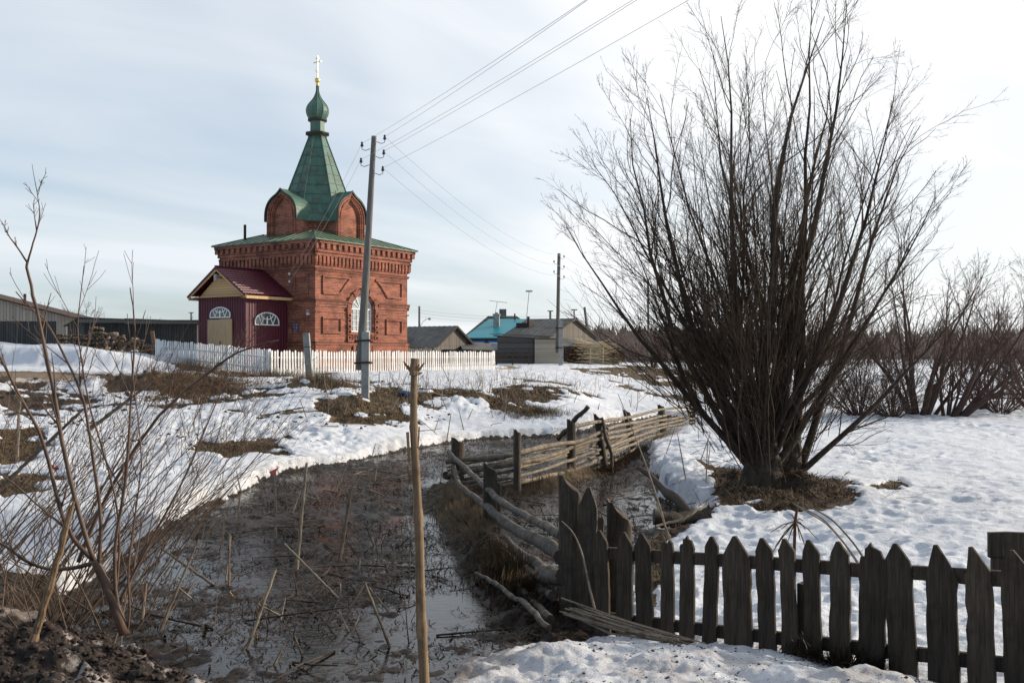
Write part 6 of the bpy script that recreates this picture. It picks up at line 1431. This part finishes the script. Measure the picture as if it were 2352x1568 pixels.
far_rail([None, None, None, 1030, 1000, 982, 966], 'fifth pole beyond the leaning stick post', 11, .04, 3, 7)
far_rail([None, None, None, None, 1014, 992, 975], 'lowest pole at the far end of the pole fence', 12, .04, 4, 7)
gF = np.random.default_rng(404)
for i in range(9):
    a_, b_ = [(0, 2), (0, 3), (1, 3), (1, 4), (2, 4), (2, 5), (3, 6), (3, 5), (0, 2)][i]; t = .12 + .095 * i
    ys = [None] * 7; hi = [1056, 1036, 1010, 985, 950, 938, 930]; lo = [1146, 1132, 1104, 1068, 1030, 1010, 992]
    for k in range(a_, b_ + 1): ys[k] = hi[k] + (lo[k] - hi[k]) * min(.96, max(.05, t + gF.normal(0, .07)))
    far_rail(ys, ('thin crooked rail filling the first gap of the far fence run', 'thin rail running from the corner past two posts', 'thin bowed rail between the second and fourth posts', 'thin knotty rail from the second post to the leaning post', 'thin rail from the post with the loose pole to the leaning post', 'long thin rail low in the middle of the far fence run', 'long thin rail reaching the far end of the fence', 'short thin rail by the curved stick', 'thin rail almost touching the water near the corner')[i], 60 + i, float(gF.uniform(.018, .028)), a_, b_ + 1, .06)
# near run: sagging poles between the corner and the big post
NR = [([(1030, 1036, 20.1), (1075, 1085, 17.6), (1130, 1130, 15.3), (1200, 1185, 12.4), (1288, 1229, 10.15)], .042, .050, 'topmost long grey pole sagging towards the big post'),
      ([(1038, 1068, 19.9), (1058, 1118, 18.4), (1128, 1172, 15.2), (1200, 1225, 12.3), (1290, 1280, 9.95)], .046, .08, 'second sagging grey pole ending in a broad sawn face'),
      ([(1035, 1105, 19.9), (1060, 1150, 17.9), (1098, 1190, 15.8), (1140, 1222, 14.6)], .045, .055, 'third grey pole, ending at the notched post'),
      ([(1150, 1228, 14.9), (1200, 1275, 12.6), (1245, 1310, 11.0), (1292, 1333, 9.95)], .048, .085, 'lower pole from the notched post to the big post'),
      ([(1032, 1125, 19.8), (1060, 1175, 17.6), (1120, 1240, 14.4), (1180, 1290, 12.2), (1290, 1352, 10.0)], .03, .045, 'crooked dark pole between the lower poles of the near run'),
      ([(1040, 1140, 19.6), (1080, 1215, 15.9), (1140, 1285, 13.0), (1230, 1350, 10.9)], .025, .035, 'thin crooked pole half sunk in grass under the near run'),
      ([(1085, 1200, 16.2), (1130, 1255, 14.0), (1210, 1325, 11.3), (1275, 1372, 10.0)], .042, .055, 'lowest dark pole slumping into the dry grass'),
      ([(1100, 1235, 14.9), (1150, 1300, 12.4), (1215, 1375, 10.4), (1270, 1420, 9.4)], .03, .04, 'fallen pole lying along the foot of the near fence run'),
      ([(1090, 1315, 11.2), (1140, 1340, 10.9), (1200, 1385, 9.8), (1262, 1440, 8.9)], .022, .03, 'thin forked branch fallen across the bank by the fence')]
for i, (pts, a, b2, lab) in enumerate(NR): pole_rail(lab, [at(*p) for p in pts], a, b2, MAT['raildark'], 'sagging poles of the near fence run', 30 + i)
pole_rail('short sawn stub of pole jutting from the corner post', [at(1025, 1092, 20.0), at(1046, 1086, 20.4)], .07, .07, MAT['raildark'], None, 50, name='pole_stub')
pole_rail('loose grey pole leaning up to the right behind the third fence post', [at(1283, 1010, 22.6), at(1350, 932, 22.2)], .055, .05, MAT['greywood'], None, 51, name='leaning_pole')
pole_rail('curved stick tied beside the thin slanting post', [at(1380, 958, 23.0), at(1392, 1000, 22.9), at(1404, 1045, 22.8), at(1408, 1085, 22.8)], .04, .04, MAT['greywood'], None, 52, name='leaning_stick')
pole_rail('dark straight pole leaning in the flooded corner towards the fallen log', [at(1467, 1075, 17.5), at(1602, 1190, 14.4)], .045, .07, MAT['darkwood'], None, 53, name='leaning_pole')
pole_rail('short dark log lying at the snow edge below the willow', [at(1500, 1192, 13.9), at(1560, 1190, 14.0), at(1628, 1186, 14.1)], .11, .09, MAT['darkwood'], None, 54, name='fallen_log')
pole_rail('pale peeled branch curving over the fallen log', [at(1505, 1207, 13.2), at(1570, 1192, 13.3), at(1608, 1170, 13.4), at(1630, 1146, 13.5)], .018, .012, MAT['straw'], None, 55, name='fallen_branch')
# dark planks at the right picture edge
pk = thing('plank_barrier', 'two dark mossy horizontal planks above the last picket at the right edge', 'planks', at(2270, 1212, 6.9), -.10)
for k, (z0, x0) in enumerate(((-.10, 0.0), (-.265, .02))):
    m = MB(); g_ = gP; n = 10
    vs = []
    for i in range(n + 1):
        x = x0 + (1.2 - x0) * i / n; a = z0 + g_.normal(0, .004); b2 = z0 + (.155 if k == 0 else .150) + g_.normal(0, .004)
        vs += [(x, -.02, a - .1), (x, .02, a - .1), (x, .02, b2 - .1 + .02), (x, -.02, b2 - .1 + .02)]
    m.add(vs, [(4 * q + j, 4 * q + (j + 1) % 4, 4 * q + 4 + (j + 1) % 4, 4 * q + 4 + j) for q in range(n) for j in range(4)] + [(0, 3, 2, 1), (4 * n, 4 * n + 1, 4 * n + 2, 4 * n + 3)]); m.build('plank', MAT['darkwood'], pk)
m = MB(); m.box(.95, 1.07, .021, .12, -1.3, -.02); m.build('post', MAT['darkwood'], pk)
# low rails in the field at the right
rf2 = thing('rail_fence', 'low rail fence lying along the far edge of the snow field at the right', 'fence', (*XD(2200, 44), -2.3))
for z in (.25, .42): m = MB(); m.bar((0, 0, z), (6, .3, z + .02), .06, .07); m.build('rail', MAT['darkwood'], rf2)
for x in (.3, 2.4, 4.6): m = MB(); m.box(x - .05, x + .05, -.08, -.04, -.3, .6); m.build('post', MAT['darkwood'], rf2)

# ------------------------------------------------------------------ dead stalks
def stalk_mb(P, r0, r1, g, nodes=True, n=8, jag=True):
    P = np.array(P, float); K = max(4, int(np.linalg.norm(P[-1] - P[0]) / .12)); k = np.linspace(0, 1, len(P)); tt = np.linspace(0, 1, K * 2 + 1)
    P2 = np.stack([np.interp(tt, k, P[:, j]) for j in range(3)], 1); P2[1:-1] += g.normal(0, r0 * .10, P2[1:-1].shape)
    rr = np.linspace(r0, r1, len(P2))
    if nodes:
        for q in range(3, len(P2) - 2, g.integers(4, 8)): rr[q] *= 1.30; rr[q - 1] *= .97
    m = MB(); m.tube(P2, rr, n, cap=False)
    if jag:      # splintered top
        d = unit(P2[-1] - P2[-2]); a = unit(np.cross(d, (.3, 1, .1))); b = np.cross(d, a); c = P2[-1]
        for j in range(n):
            t0, t1 = 2 * math.pi * j / n, 2 * math.pi * (j + 1) / n; h = g.uniform(.3, 2.6) * r1 * 1.6
            p0 = c + rr[-1] * (math.cos(t0) * a + math.sin(t0) * b); p1 = c + rr[-1] * (math.cos(t1) * a + math.sin(t1) * b)
            m.add([p0, p1, (p0 + p1) / 2 * .98 + c * .02 + d * h], [(0, 1, 2)])
    return m
gT = np.random.default_rng(99)
def stalk(label, base, tip, r0, r1, group=None, mat='straw', name='dead_stalk', mid=None):
    base = np.array(base, float); tip = np.array(tip, float); pts = [np.zeros(3)] + ([np.array(mid) - base] if mid is not None else []) + [tip - base]
    m = stalk_mb(pts, r0, r1, gT); return tag(m.build(name, MAT[mat], loc=tuple(base), smooth=False), label, 'stalk', group)
# the tall one in the middle, close to the camera
D = 5.0; tb = at(978, 1640, D); tt_ = [at(975, 1568, D), at(966, 1390, D), at(963, 1240, D), at(957, 1110, D), at(950, 990, D), at(950, 910, D), at(951, 862, D)]
ts = thing('dead_stalk', 'tall thick jointed dead stalk standing upright in the middle foreground', 'stalk', tb); ts['group'] = 'dead stalks'
P = np.array([np.zeros(3)] + [p - tb for p in tt_]); k = np.linspace(0, 1, len(P)); u_ = np.linspace(0, 1, 46); P2 = np.stack([np.interp(u_, k, P[:, j]) for j in range(3)], 1); P2[1:-1] = (P2[:-2] + P2[1:-1] * 2 + P2[2:]) / 4
rr = np.interp(u_, [0, .3, .65, 1], [.0265, .025, .020, .0165]); 
for q in (11, 22, 33, 39): rr[q] *= 1.22
m = MB(); m.tube(P2, rr, 14); m.build('stem', MAT['straw_big'], ts, smooth=True)
topc = P2[-1]; m = MB()
m.tube([topc, topc + (0, 0, .035), topc + (.004, 0, .085)], [.023, .022, .020], 8)
for (dx, dy, dz, L) in ((-1, -.1, .9, .07), (1, .1, .8, .065), (-.8, .5, .7, .05), (.7, -.5, .9, .05), (.9, .2, -.1, .04)):
    d = unit(np.array((dx, dy, dz), float)); p0 = topc + (0, 0, .01); m.tube([p0, p0 + d * L * .6, p0 + d * L + (0, 0, L * .2)], [.011, .007, .004], 6)
m.build('broken_umbel', MAT['straw_big'], ts)
for (xa, ya, xb, yb2, r) in ((936, 992, 940, 1062, .009), (963, 980, 960, 1030, .005), (934, 1068, 944, 1110, .006)):
    m = MB(); m.tube([at(xa, ya, D - .02) - tb, at(xb, yb2, D - .02) - tb], [r, r * .8], 6); m.build('leaf_stem', MAT['straw_big'], ts)
# individually placed stalks: (base px, base py, top px, top py, r, tip depth shift, label, on water)
ST = [
 (778, 1300, 806, 1125, 0.0259, 0, 'stout stalk standing in the dark water, leaning right, below the chapel reflection', 1, 'dead stalks in the ditch water'),
 (681, 1322, 704, 1066, 0.0216, 0, 'tall slim stalk standing in the water left of the stout one', 1, None),
 (634, 1250, 632, 1085, 0.0173, 0, 'tall thin stalk in the water, leftmost of the three tall ones', 1, None),
 (562, 1510, 632, 1310, 0.0158, .2, 'pale split stalk leaning right at the lower left of the water', 1, None),
 (903, 1500, 838, 1338, 0.0130, -.3, 'dark-ended broken stalk slanting up to the left in the near water', 1, None),
 (788, 1430, 833, 1345, 0.0130, 0, 'short dark reddish stump of stalk meeting a broken one', 1, None),
 (798, 1392, 655, 1250, 0.0144, .6, 'long grey stalk lying aslant over the left water', 1, None),
 (528, 1362, 527, 1230, 0.0115, 0, 'short upright stalk standing in a pool of clear water', 1, None),
 (519, 1345, 530, 1230, 0.0101, 0, 'dark twin of the short upright stalk, touching it', 1, None),
 (548, 1196, 551, 1135, 0.0130, 0, 'short bright orange-brown stake in the upper left water', 1, None),
 (668, 1190, 690, 1125, 0.0158, 0, 'stubby bent stalk under a fallen one, upper left water', 1, None),
 (770, 1160, 680, 1130, 0.0115, .3, 'orange-brown stalk lying flat over the stubby ones', 1, None),
 (880, 1095, 830, 1145, 0.0101, 0, 'pale splintered stick lying near the centre of the water', 1, None),
 (820, 1235, 690, 1220, 0.0144, .1, 'greyish stalk lying across the water at mid distance', 1, None),
 (940, 1320, 942, 1272, 0.0086, 0, 'pale forked stub by the tall foreground stalk', 1, None),
 (860, 1115, 870, 1040, 0.0086, 0, 'thin upright stalk at the top centre of the water', 1, None),
 (745, 1185, 795, 1070, 0.0108, 0, 'grey slanting stalk behind the stout one', 1, None),
 (840, 1105, 862, 1020, 0.0094, 0, 'slender right-leaning stalk near the snow shore', 1, None),
 (360, 1470, 455, 1240, 0.0130, .2, 'long brown stalk leaning right in front of the young willow', 1, None),
 (325, 1450, 335, 1340, 0.0187, 0, 'short rotten greyish stump of stalk right of the young willow', 1, None),
 (1010, 1120, 1035, 955, 0.0101, 0, 'thin stalk rising left of the corner post', 1, None),
 (518, 1360, 375, 1262, 0.0158, .3, 'dark branch slanting down to the right over the left water', 1, None),
 (620, 1545, 655, 1475, 0.0101, 0, 'small splinter stuck in the lower left mud', 1, None),
]
for bx, by, tx_, ty, r, sh_, lab, onw, grp in ST:
    b = HP(bx, by, WATER_Z - .08); t = at(tx_, ty, b[1] + sh_); stalk(lab, b, t, r, r * .8, grp or 'dead stalks in the ditch water')
bk_ = at(68, 1432, 6.9); stalk('thick pale straw-coloured stalk slanting across the lower left corner', bk_ + (0, 0, -.25) - (at(160, 1168, 6.9) - bk_) * .08, at(164, 1165, 6.9), .030, .019, 'dead stalks at the left edge', 'straw_big')
b = GP(38, 1060); stalk('straight pale stake in snow near the left picture edge', b, at(45, 915, b[1]), .035, .03, 'dead stalks at the left edge')
b = at(150, 1010, 13); 
for (x0, y0, x1, y1, D_, r, lab) in ((0, 1120, 190, 940, 14, .028, 'long grey fallen pole rising to the right behind the young willow'), (200, 990, 345, 880, 18, .035, 'grey pole propped on the snow left of the brown brush'), (700, 935, 560, 960, 30, .02, 'thin stick lying on the snow slope'), (1310, 1130, 1480, 1240, 12.5, .012, 'thin dry stem slanting across the flooded corner'),):
    stalk(lab, at(x0, y0, D_), at(x1, y1, D_ + .6), r, r * .7, 'fallen sticks', 'greywood', 'fallen_stick')
# long curved stems by the picket fence
def curved(label, pts, r0, r1, grp=None, mat='straw', name='dried_weed'):
    P = np.array([at(*p) for p in pts]); k = np.linspace(0, 1, len(P)); u_ = np.linspace(0, 1, 16); P2 = np.stack([np.interp(u_, k, P[:, j]) for j in range(3)], 1)
    for _ in range(2): P2[1:-1] = (P2[:-2] + 2 * P2[1:-1] + P2[2:]) / 4
    m = MB(); m.tube(P2 - P2[0], np.linspace(r0, r1, 16), 6); return tag(m.build(name, MAT[mat], loc=tuple(P2[0]), smooth=True), label, 'stem', grp)
curved('slender whitish stem arching up in front of the big slant-topped post', [(1370, 1415, 8.2), (1352, 1340, 8.3), (1338, 1270, 8.4), (1318, 1222, 8.5), (1290, 1196, 8.6)], .012, .004)
curved('long thin bent stem rising behind the fourth picket to the willow', [(1535, 1235, 9.2), (1515, 1160, 9.6), (1492, 1090, 10), (1470, 1030, 10.4), (1420, 905, 11)], .013, .004)
curved('thin stem curving by the long bent one', [(1541, 1236, 9.1), (1524, 1200, 9.3), (1508, 1150, 9.5)], .007, .003)
for i, (x0, y0, x1, y1, D_, lab) in enumerate(((1960, 1245, 1835, 1150, 8.6, 'upper'), (1950, 1260, 1828, 1160, 8.65, 'middle'), (1935, 1240, 1822, 1155, 8.7, 'lower'))):
    curved(lab + ' of the three long stems bent down from the broken umbel behind the pickets', [(x0 + 40, y0 + 60, D_ - .1), (x0, y0, D_), ((x0 + x1) / 2 + 12, (y0 + y1) / 2 - 8, D_ + .05), (x1, y1, D_ + .1)], .011, .006)
um = thing('dead_umbel', 'broken brown umbel of a dead hogweed standing behind the pickets', 'dead plant', at(1820, 1290, 8.8))
o_ = at(1820, 1290, 8.8); m = MB(); m.tube([np.zeros(3) - (0, 0, .6), at(1826, 1200, 8.8) - o_, at(1832, 1160, 8.8) - o_], [.016, .014, .012], 7); m.build('stem', MAT['brush'], um)
m = MB()
for (x, y) in ((1780, 1255), (1760, 1290), (1795, 1215), (1808, 1250), (1850, 1215), (1880, 1240), (1845, 1195), (1812, 1180), (1770, 1222), (1860, 1290), (1838, 1240)):
    p0 = at(1828, 1196, 8.8) - o_; p1 = at(x, y, 8.8 + gT.normal(0, .15)) - o_; m.tube([p0, (p0 + p1) / 2 + (0, 0, .02), p1], [.007, .005, .003], 5)
m.build('rays', MAT['brush'], um)
# bundle of flattened straw on the snow by the corner
sb = thing('straw_bundle', 'flattened bundle of broken hogweed straw lying on the snow below the pickets', 'straw', at(1310, 1400, 8.4))
o_ = at(1310, 1400, 8.4); m = MB()
for i in range(34):
    a = at(1300 + gT.normal(0, 14), 1396 + gT.normal(0, 8), 8.45 + gT.normal(0, .05)); b2 = at(1575 + gT.normal(0, 28), 1488 + gT.normal(0, 9), 7.25 + gT.normal(0, .06)); f0, f1 = sorted(gT.uniform(0, 1, 2)); 
    if f1 - f0 < .3: f0, f1 = 0.05, .95
    p, q = a + (b2 - a) * f0, a + (b2 - a) * f1; mid = (p + q) / 2 + gT.normal(0, .012, 3); 
    for z_ in (p, q, mid): z_[2] = max(z_[2], G(z_[0], z_[1]) + .02 + gT.uniform(0, .04))
    m.tube([p - o_, mid - o_, q - o_], [.008, .009, .005], 5)
m.build('straws', MAT['straw'], sb)
# scattered small stubs: on the slope, in the water, at the fence
def scatter(n, region, hmin, hmax, r, lab, grp, seed, water=False, lean=.3, mat='straw'):
    g = np.random.default_rng(seed); reg = np.array(region)
    i = 0
    while i < n:
        px = g.uniform(reg[:, 0].min(), reg[:, 0].max()); py = g.uniform(reg[:, 1].min(), reg[:, 1].max())
        if sdist(reg, np.array([px]), np.array([py]))[0] < 0: continue
        p = HP(px, py, WATER_Z - .05) if water else GP(px, py) - (0, 0, .04)
        h = g.uniform(hmin, hmax); d = np.array((g.normal(0, lean), g.normal(0, lean), 1)); stalk(lab, p, p + unit(d) * h, r * g.uniform(.7, 1.2), r * .55, grp, mat); i += 1
scatter(34, [(900, 870), (1500, 880), (1500, 960), (1300, 960), (700, 960), (700, 900)], .3, .95, .018, 'thin dead stalk stub on the thawed slope between the ditch and the white pickets', 'stalk stubs on the slope', 61, lean=.32)
scatter(16, [(700, 930), (960, 940), (1300, 950), (1000, 1005), (760, 1000)], .3, .9, .015, 'dead stalk stub poking from the snow just above the ditch', 'stalk stubs above the ditch', 62, lean=.5)
scatter(14, [(300, 940), (620, 950), (600, 1100), (330, 1120)], .3, .9, .016, 'dead stalk stub in the snow left of the ditch', 'stalk stubs left of the ditch', 63, lean=.5)
scatter(30, [(420, 1180), (980, 1060), (1000, 1300), (1010, 1500), (620, 1540), (400, 1420)], .08, .40, .011, 'small broken stalk stub in the dark ditch water', 'small stubs in the water', 64, True, .8)
scatter(10, [(1430, 880), (1560, 890), (1560, 925), (1440, 930)], .4, 1.1, .016, 'dead stalk stub on the embankment left of the willow', 'stalk stubs on the embankment', 65, lean=.35)
scatter(9, [(1480, 1060), (1640, 1060), (1700, 1180), (1560, 1180)], .4, .9, .011, 'thin dead stem by the snow lump left of the willow foot', 'thin stems by the willow', 66, lean=.3)
# lying sticks on snow and water
def lie(n, region, L0, L1, r, lab, grp, seed, water, mat='litter'):
    g = np.random.default_rng(seed); reg = np.array(region); i = 0
    while i < n:
        px = g.uniform(reg[:, 0].min(), reg[:, 0].max()); py = g.uniform(reg[:, 1].min(), reg[:, 1].max())
        if sdist(reg, np.array([px]), np.array([py]))[0] < 0: continue
        p = HP(px, py, WATER_Z + .01) if water else GP(px, py) + (0, 0, .03); a = g.uniform(0, 6.28); L = g.uniform(L0, L1); q = p + L * np.array((math.cos(a), math.sin(a), g.uniform(0, .18)))
        if not water: q[2] = max(q[2], G(q[0], q[1]) + .02)
        mid = (p + q) / 2 + g.normal(0, .05 * L, 3) * (1, 1, .3); stalk(lab, p, q, r * g.uniform(.6, 1.2), r * .5, grp, mat, 'fallen_stick', mid); i += 1
lie(34, [(420, 1180), (980, 1060), (1000, 1300), (1030, 1480), (620, 1540), (380, 1400)], .3, 1.3, .012, 'dark wet stick lying in the ditch water', 'wet sticks in the ditch', 71, True)
lie(16, [(1200, 1160), (1480, 1110), (1480, 1200), (1400, 1260), (1210, 1250)], .3, 1.0, .011, 'dark wet stick in the flooded corner inside the fences', 'wet sticks in the flooded corner', 72, True)
lie(26, [(700, 880), (1350, 890), (1320, 990), (760, 1010)], .4, 1.5, .013, 'dry stick lying on the slope above the ditch', 'dry sticks on the slope', 73, False, 'straw')
lie(12, [(760, 1060), (960, 1040), (1000, 1130), (800, 1150)], .3, 1.0, .013, 'pale dry stick floating in the upper part of the ditch', 'pale sticks in the ditch', 74, True, 'straw')
# tufts: grass along the near fence run, at posts and under the pickets
def tuft_line(label, pts, n, L, spread, seed, mat='drygrass', lift=(.5, .35)):
    g = np.random.default_rng(seed); pts = np.array(pts); k = g.uniform(0, len(pts) - 1, n); i = np.minimum(k.astype(int), len(pts) - 2); f = (k - i)[:, None]
    P = pts[i] * (1 - f) + pts[i + 1] * f + g.normal(0, spread, (n, 2)); z = np.maximum(ground(P[:, 0], P[:, 1])[0], WATER_Z - .02)
    LL = L * g.uniform(.4, 1.3, n); blades('grass_tuft', P[:, 0], P[:, 1], z - .02, LL, .006 + .012 * LL, np.clip(g.normal(lift[0], lift[1], n), -.1, 1.4), MAT[mat], label, 'grass', seed=seed)
tuft_line('brown dry grass along the water side of the near pole fence', [(-1.35, 19.2), (-.75, 15.8), (-.15, 12.2), (.35, 10.0)], 11000, .24, .17, 81, lift=(.9, .35))
tuft_line('dry grass tangled along the foot of the far pole fence', [(-1.2, 19.8), (.2, 19.1), (1.4, 21.7), (2.3, 23.1), (3.5, 27), (5.2, 31)], 9000, .22, .16, 82, lift=(.8, .4))
tuft_line('dark tangled grass under the middle of the picket fence', [tuple(fpt(1790)[0] + (.02, -.10)), tuple(fpt(2000)[0] + (0, -.10))], 1600, .22, .05, 83, 'litter', (.5, .4))
tuft_line('tan grass clump on the bare slope left of the second pole', [(.0, 34.6), (1.3, 35.4)], 4500, .30, .45, 84, lift=(.6, .4))
tuft_line('dry weed stems along the foot of the white pickets', [(FL[0] + 1, FL[1] - 1.2), (FC[0] - 1, FC[1] - .8), (FC[0] + 1, FC[1])], 2500, .45, .35, 85, lift=(1.1, .3))
tuft_line('dead weed stems around the short concrete post', [(gp[0] - .6, gp[1]), (gp[0] + 1.8, gp[1] - 3)], 1800, .5, .45, 86, lift=(1.0, .4))
def weeds(label, region, n, h, seed, mat='straw', lean=.35):
    g = np.random.default_rng(seed); P0, dd, LL = [], [], []
    reg = np.array([gpt(*p) for p in region]); x, y = rand_in(reg, n, g); k = fbm(x, y, 1.1, 2, seed) > -.15; x, y = x[k], y[k]; n = len(x)
    z = np.maximum(ground(x, y)[0], WATER_Z) - .03
    P, Rr = grow(np.stack((x, y, z), 1), np.stack((g.normal(0, lean, n), g.normal(0, lean, n), np.ones(n)), 1), g.gamma(4, h / 4, n), g.uniform(.004, .009, n) * (1 + y / 60), .003, 5, -.3, .10, g)
    lv = twig_levels(P, Rr, [(3, .35, 1, .6, .15, .35, .2, .12, 3, .003)], g)
    tag(raw_mesh('dry_weeds', *join_tubes([tubes(P, Rr, 3), tubes(*lv[0], 3)]), MAT[mat]), label, 'dry weeds', kind='stuff')
weeds('dry weed stems standing on the thawed slope around the tall leaning pole', [(690, 880), (1000, 872), (1110, 890), (1100, 925), (940, 945), (740, 955)], 420, .42, 91)
weeds('dry weed stems on the bare slope in the middle of the bank', [(1090, 872), (1380, 882), (1380, 915), (1220, 935), (1080, 930)], 300, .42, 92)
weeds('sparse dry weeds on the snow between the ditch and the village road', [(-20, 900), (560, 890), (680, 960), (560, 1120), (0, 1180)], 420, .45, 93, 'brush')
weeds('dense brown weed stems below the porch end of the white pickets', [(330, 845), (620, 868), (600, 925), (330, 935)], 520, .55, 94, 'brush', .5)
weeds('dry weeds scattered on the embankment left of the willow', [(1300, 850), (1700, 860), (1720, 950), (1400, 930)], 260, .4, 95)
weeds('thin dead sedge standing in the shallow ditch water', [(520, 1160), (980, 1060), (1010, 1300), (980, 1420), (480, 1420)], 320, .16, 96, 'litter', .6)
weeds('thin dead sedge in the flooded corner between the fences', [(1180, 1160), (1480, 1080), (1500, 1180), (1450, 1270), (1250, 1280)], 300, .16, 97, 'brush', .6)
weeds('brown litter twigs strewn round the foot of the big willow', [(1640, 1160), (1680, 1080), (1940, 1090), (1960, 1150), (1800, 1175)], 500, .14, 98, 'brush', 1.2)
# bits of rubbish
for px, py, D_w, sc, mt, lab in ((600, 1090, 0, .12, 'redplastic', 'crushed red plastic packet at the snow edge of the ditch'), (125, 1075, 1, .09, 'redplastic', 'small dark red scrap on the snow behind the young willow'), (1520 * 0 + 928, 903, 1, .16, 'bluetrim', 'scrap of blue wrapper on the thawed slope')):
    p = GP(px, py) if D_w else HP(px, py, WATER_Z + .06); m = MB(); g_ = np.random.default_rng(px)
    for k in range(5):
        q = g_.normal(0, sc * .4, 3) * (1, 1, .4); m.add([q + g_.normal(0, sc, 3) * (1, 1, .5) for _ in range(4)], [(0, 1, 2), (0, 2, 3), (0, 3, 1)])
    tag(m.build('crumpled_packet', MAT[mt], loc=tuple(p + (0, 0, .03))), lab, 'litter')
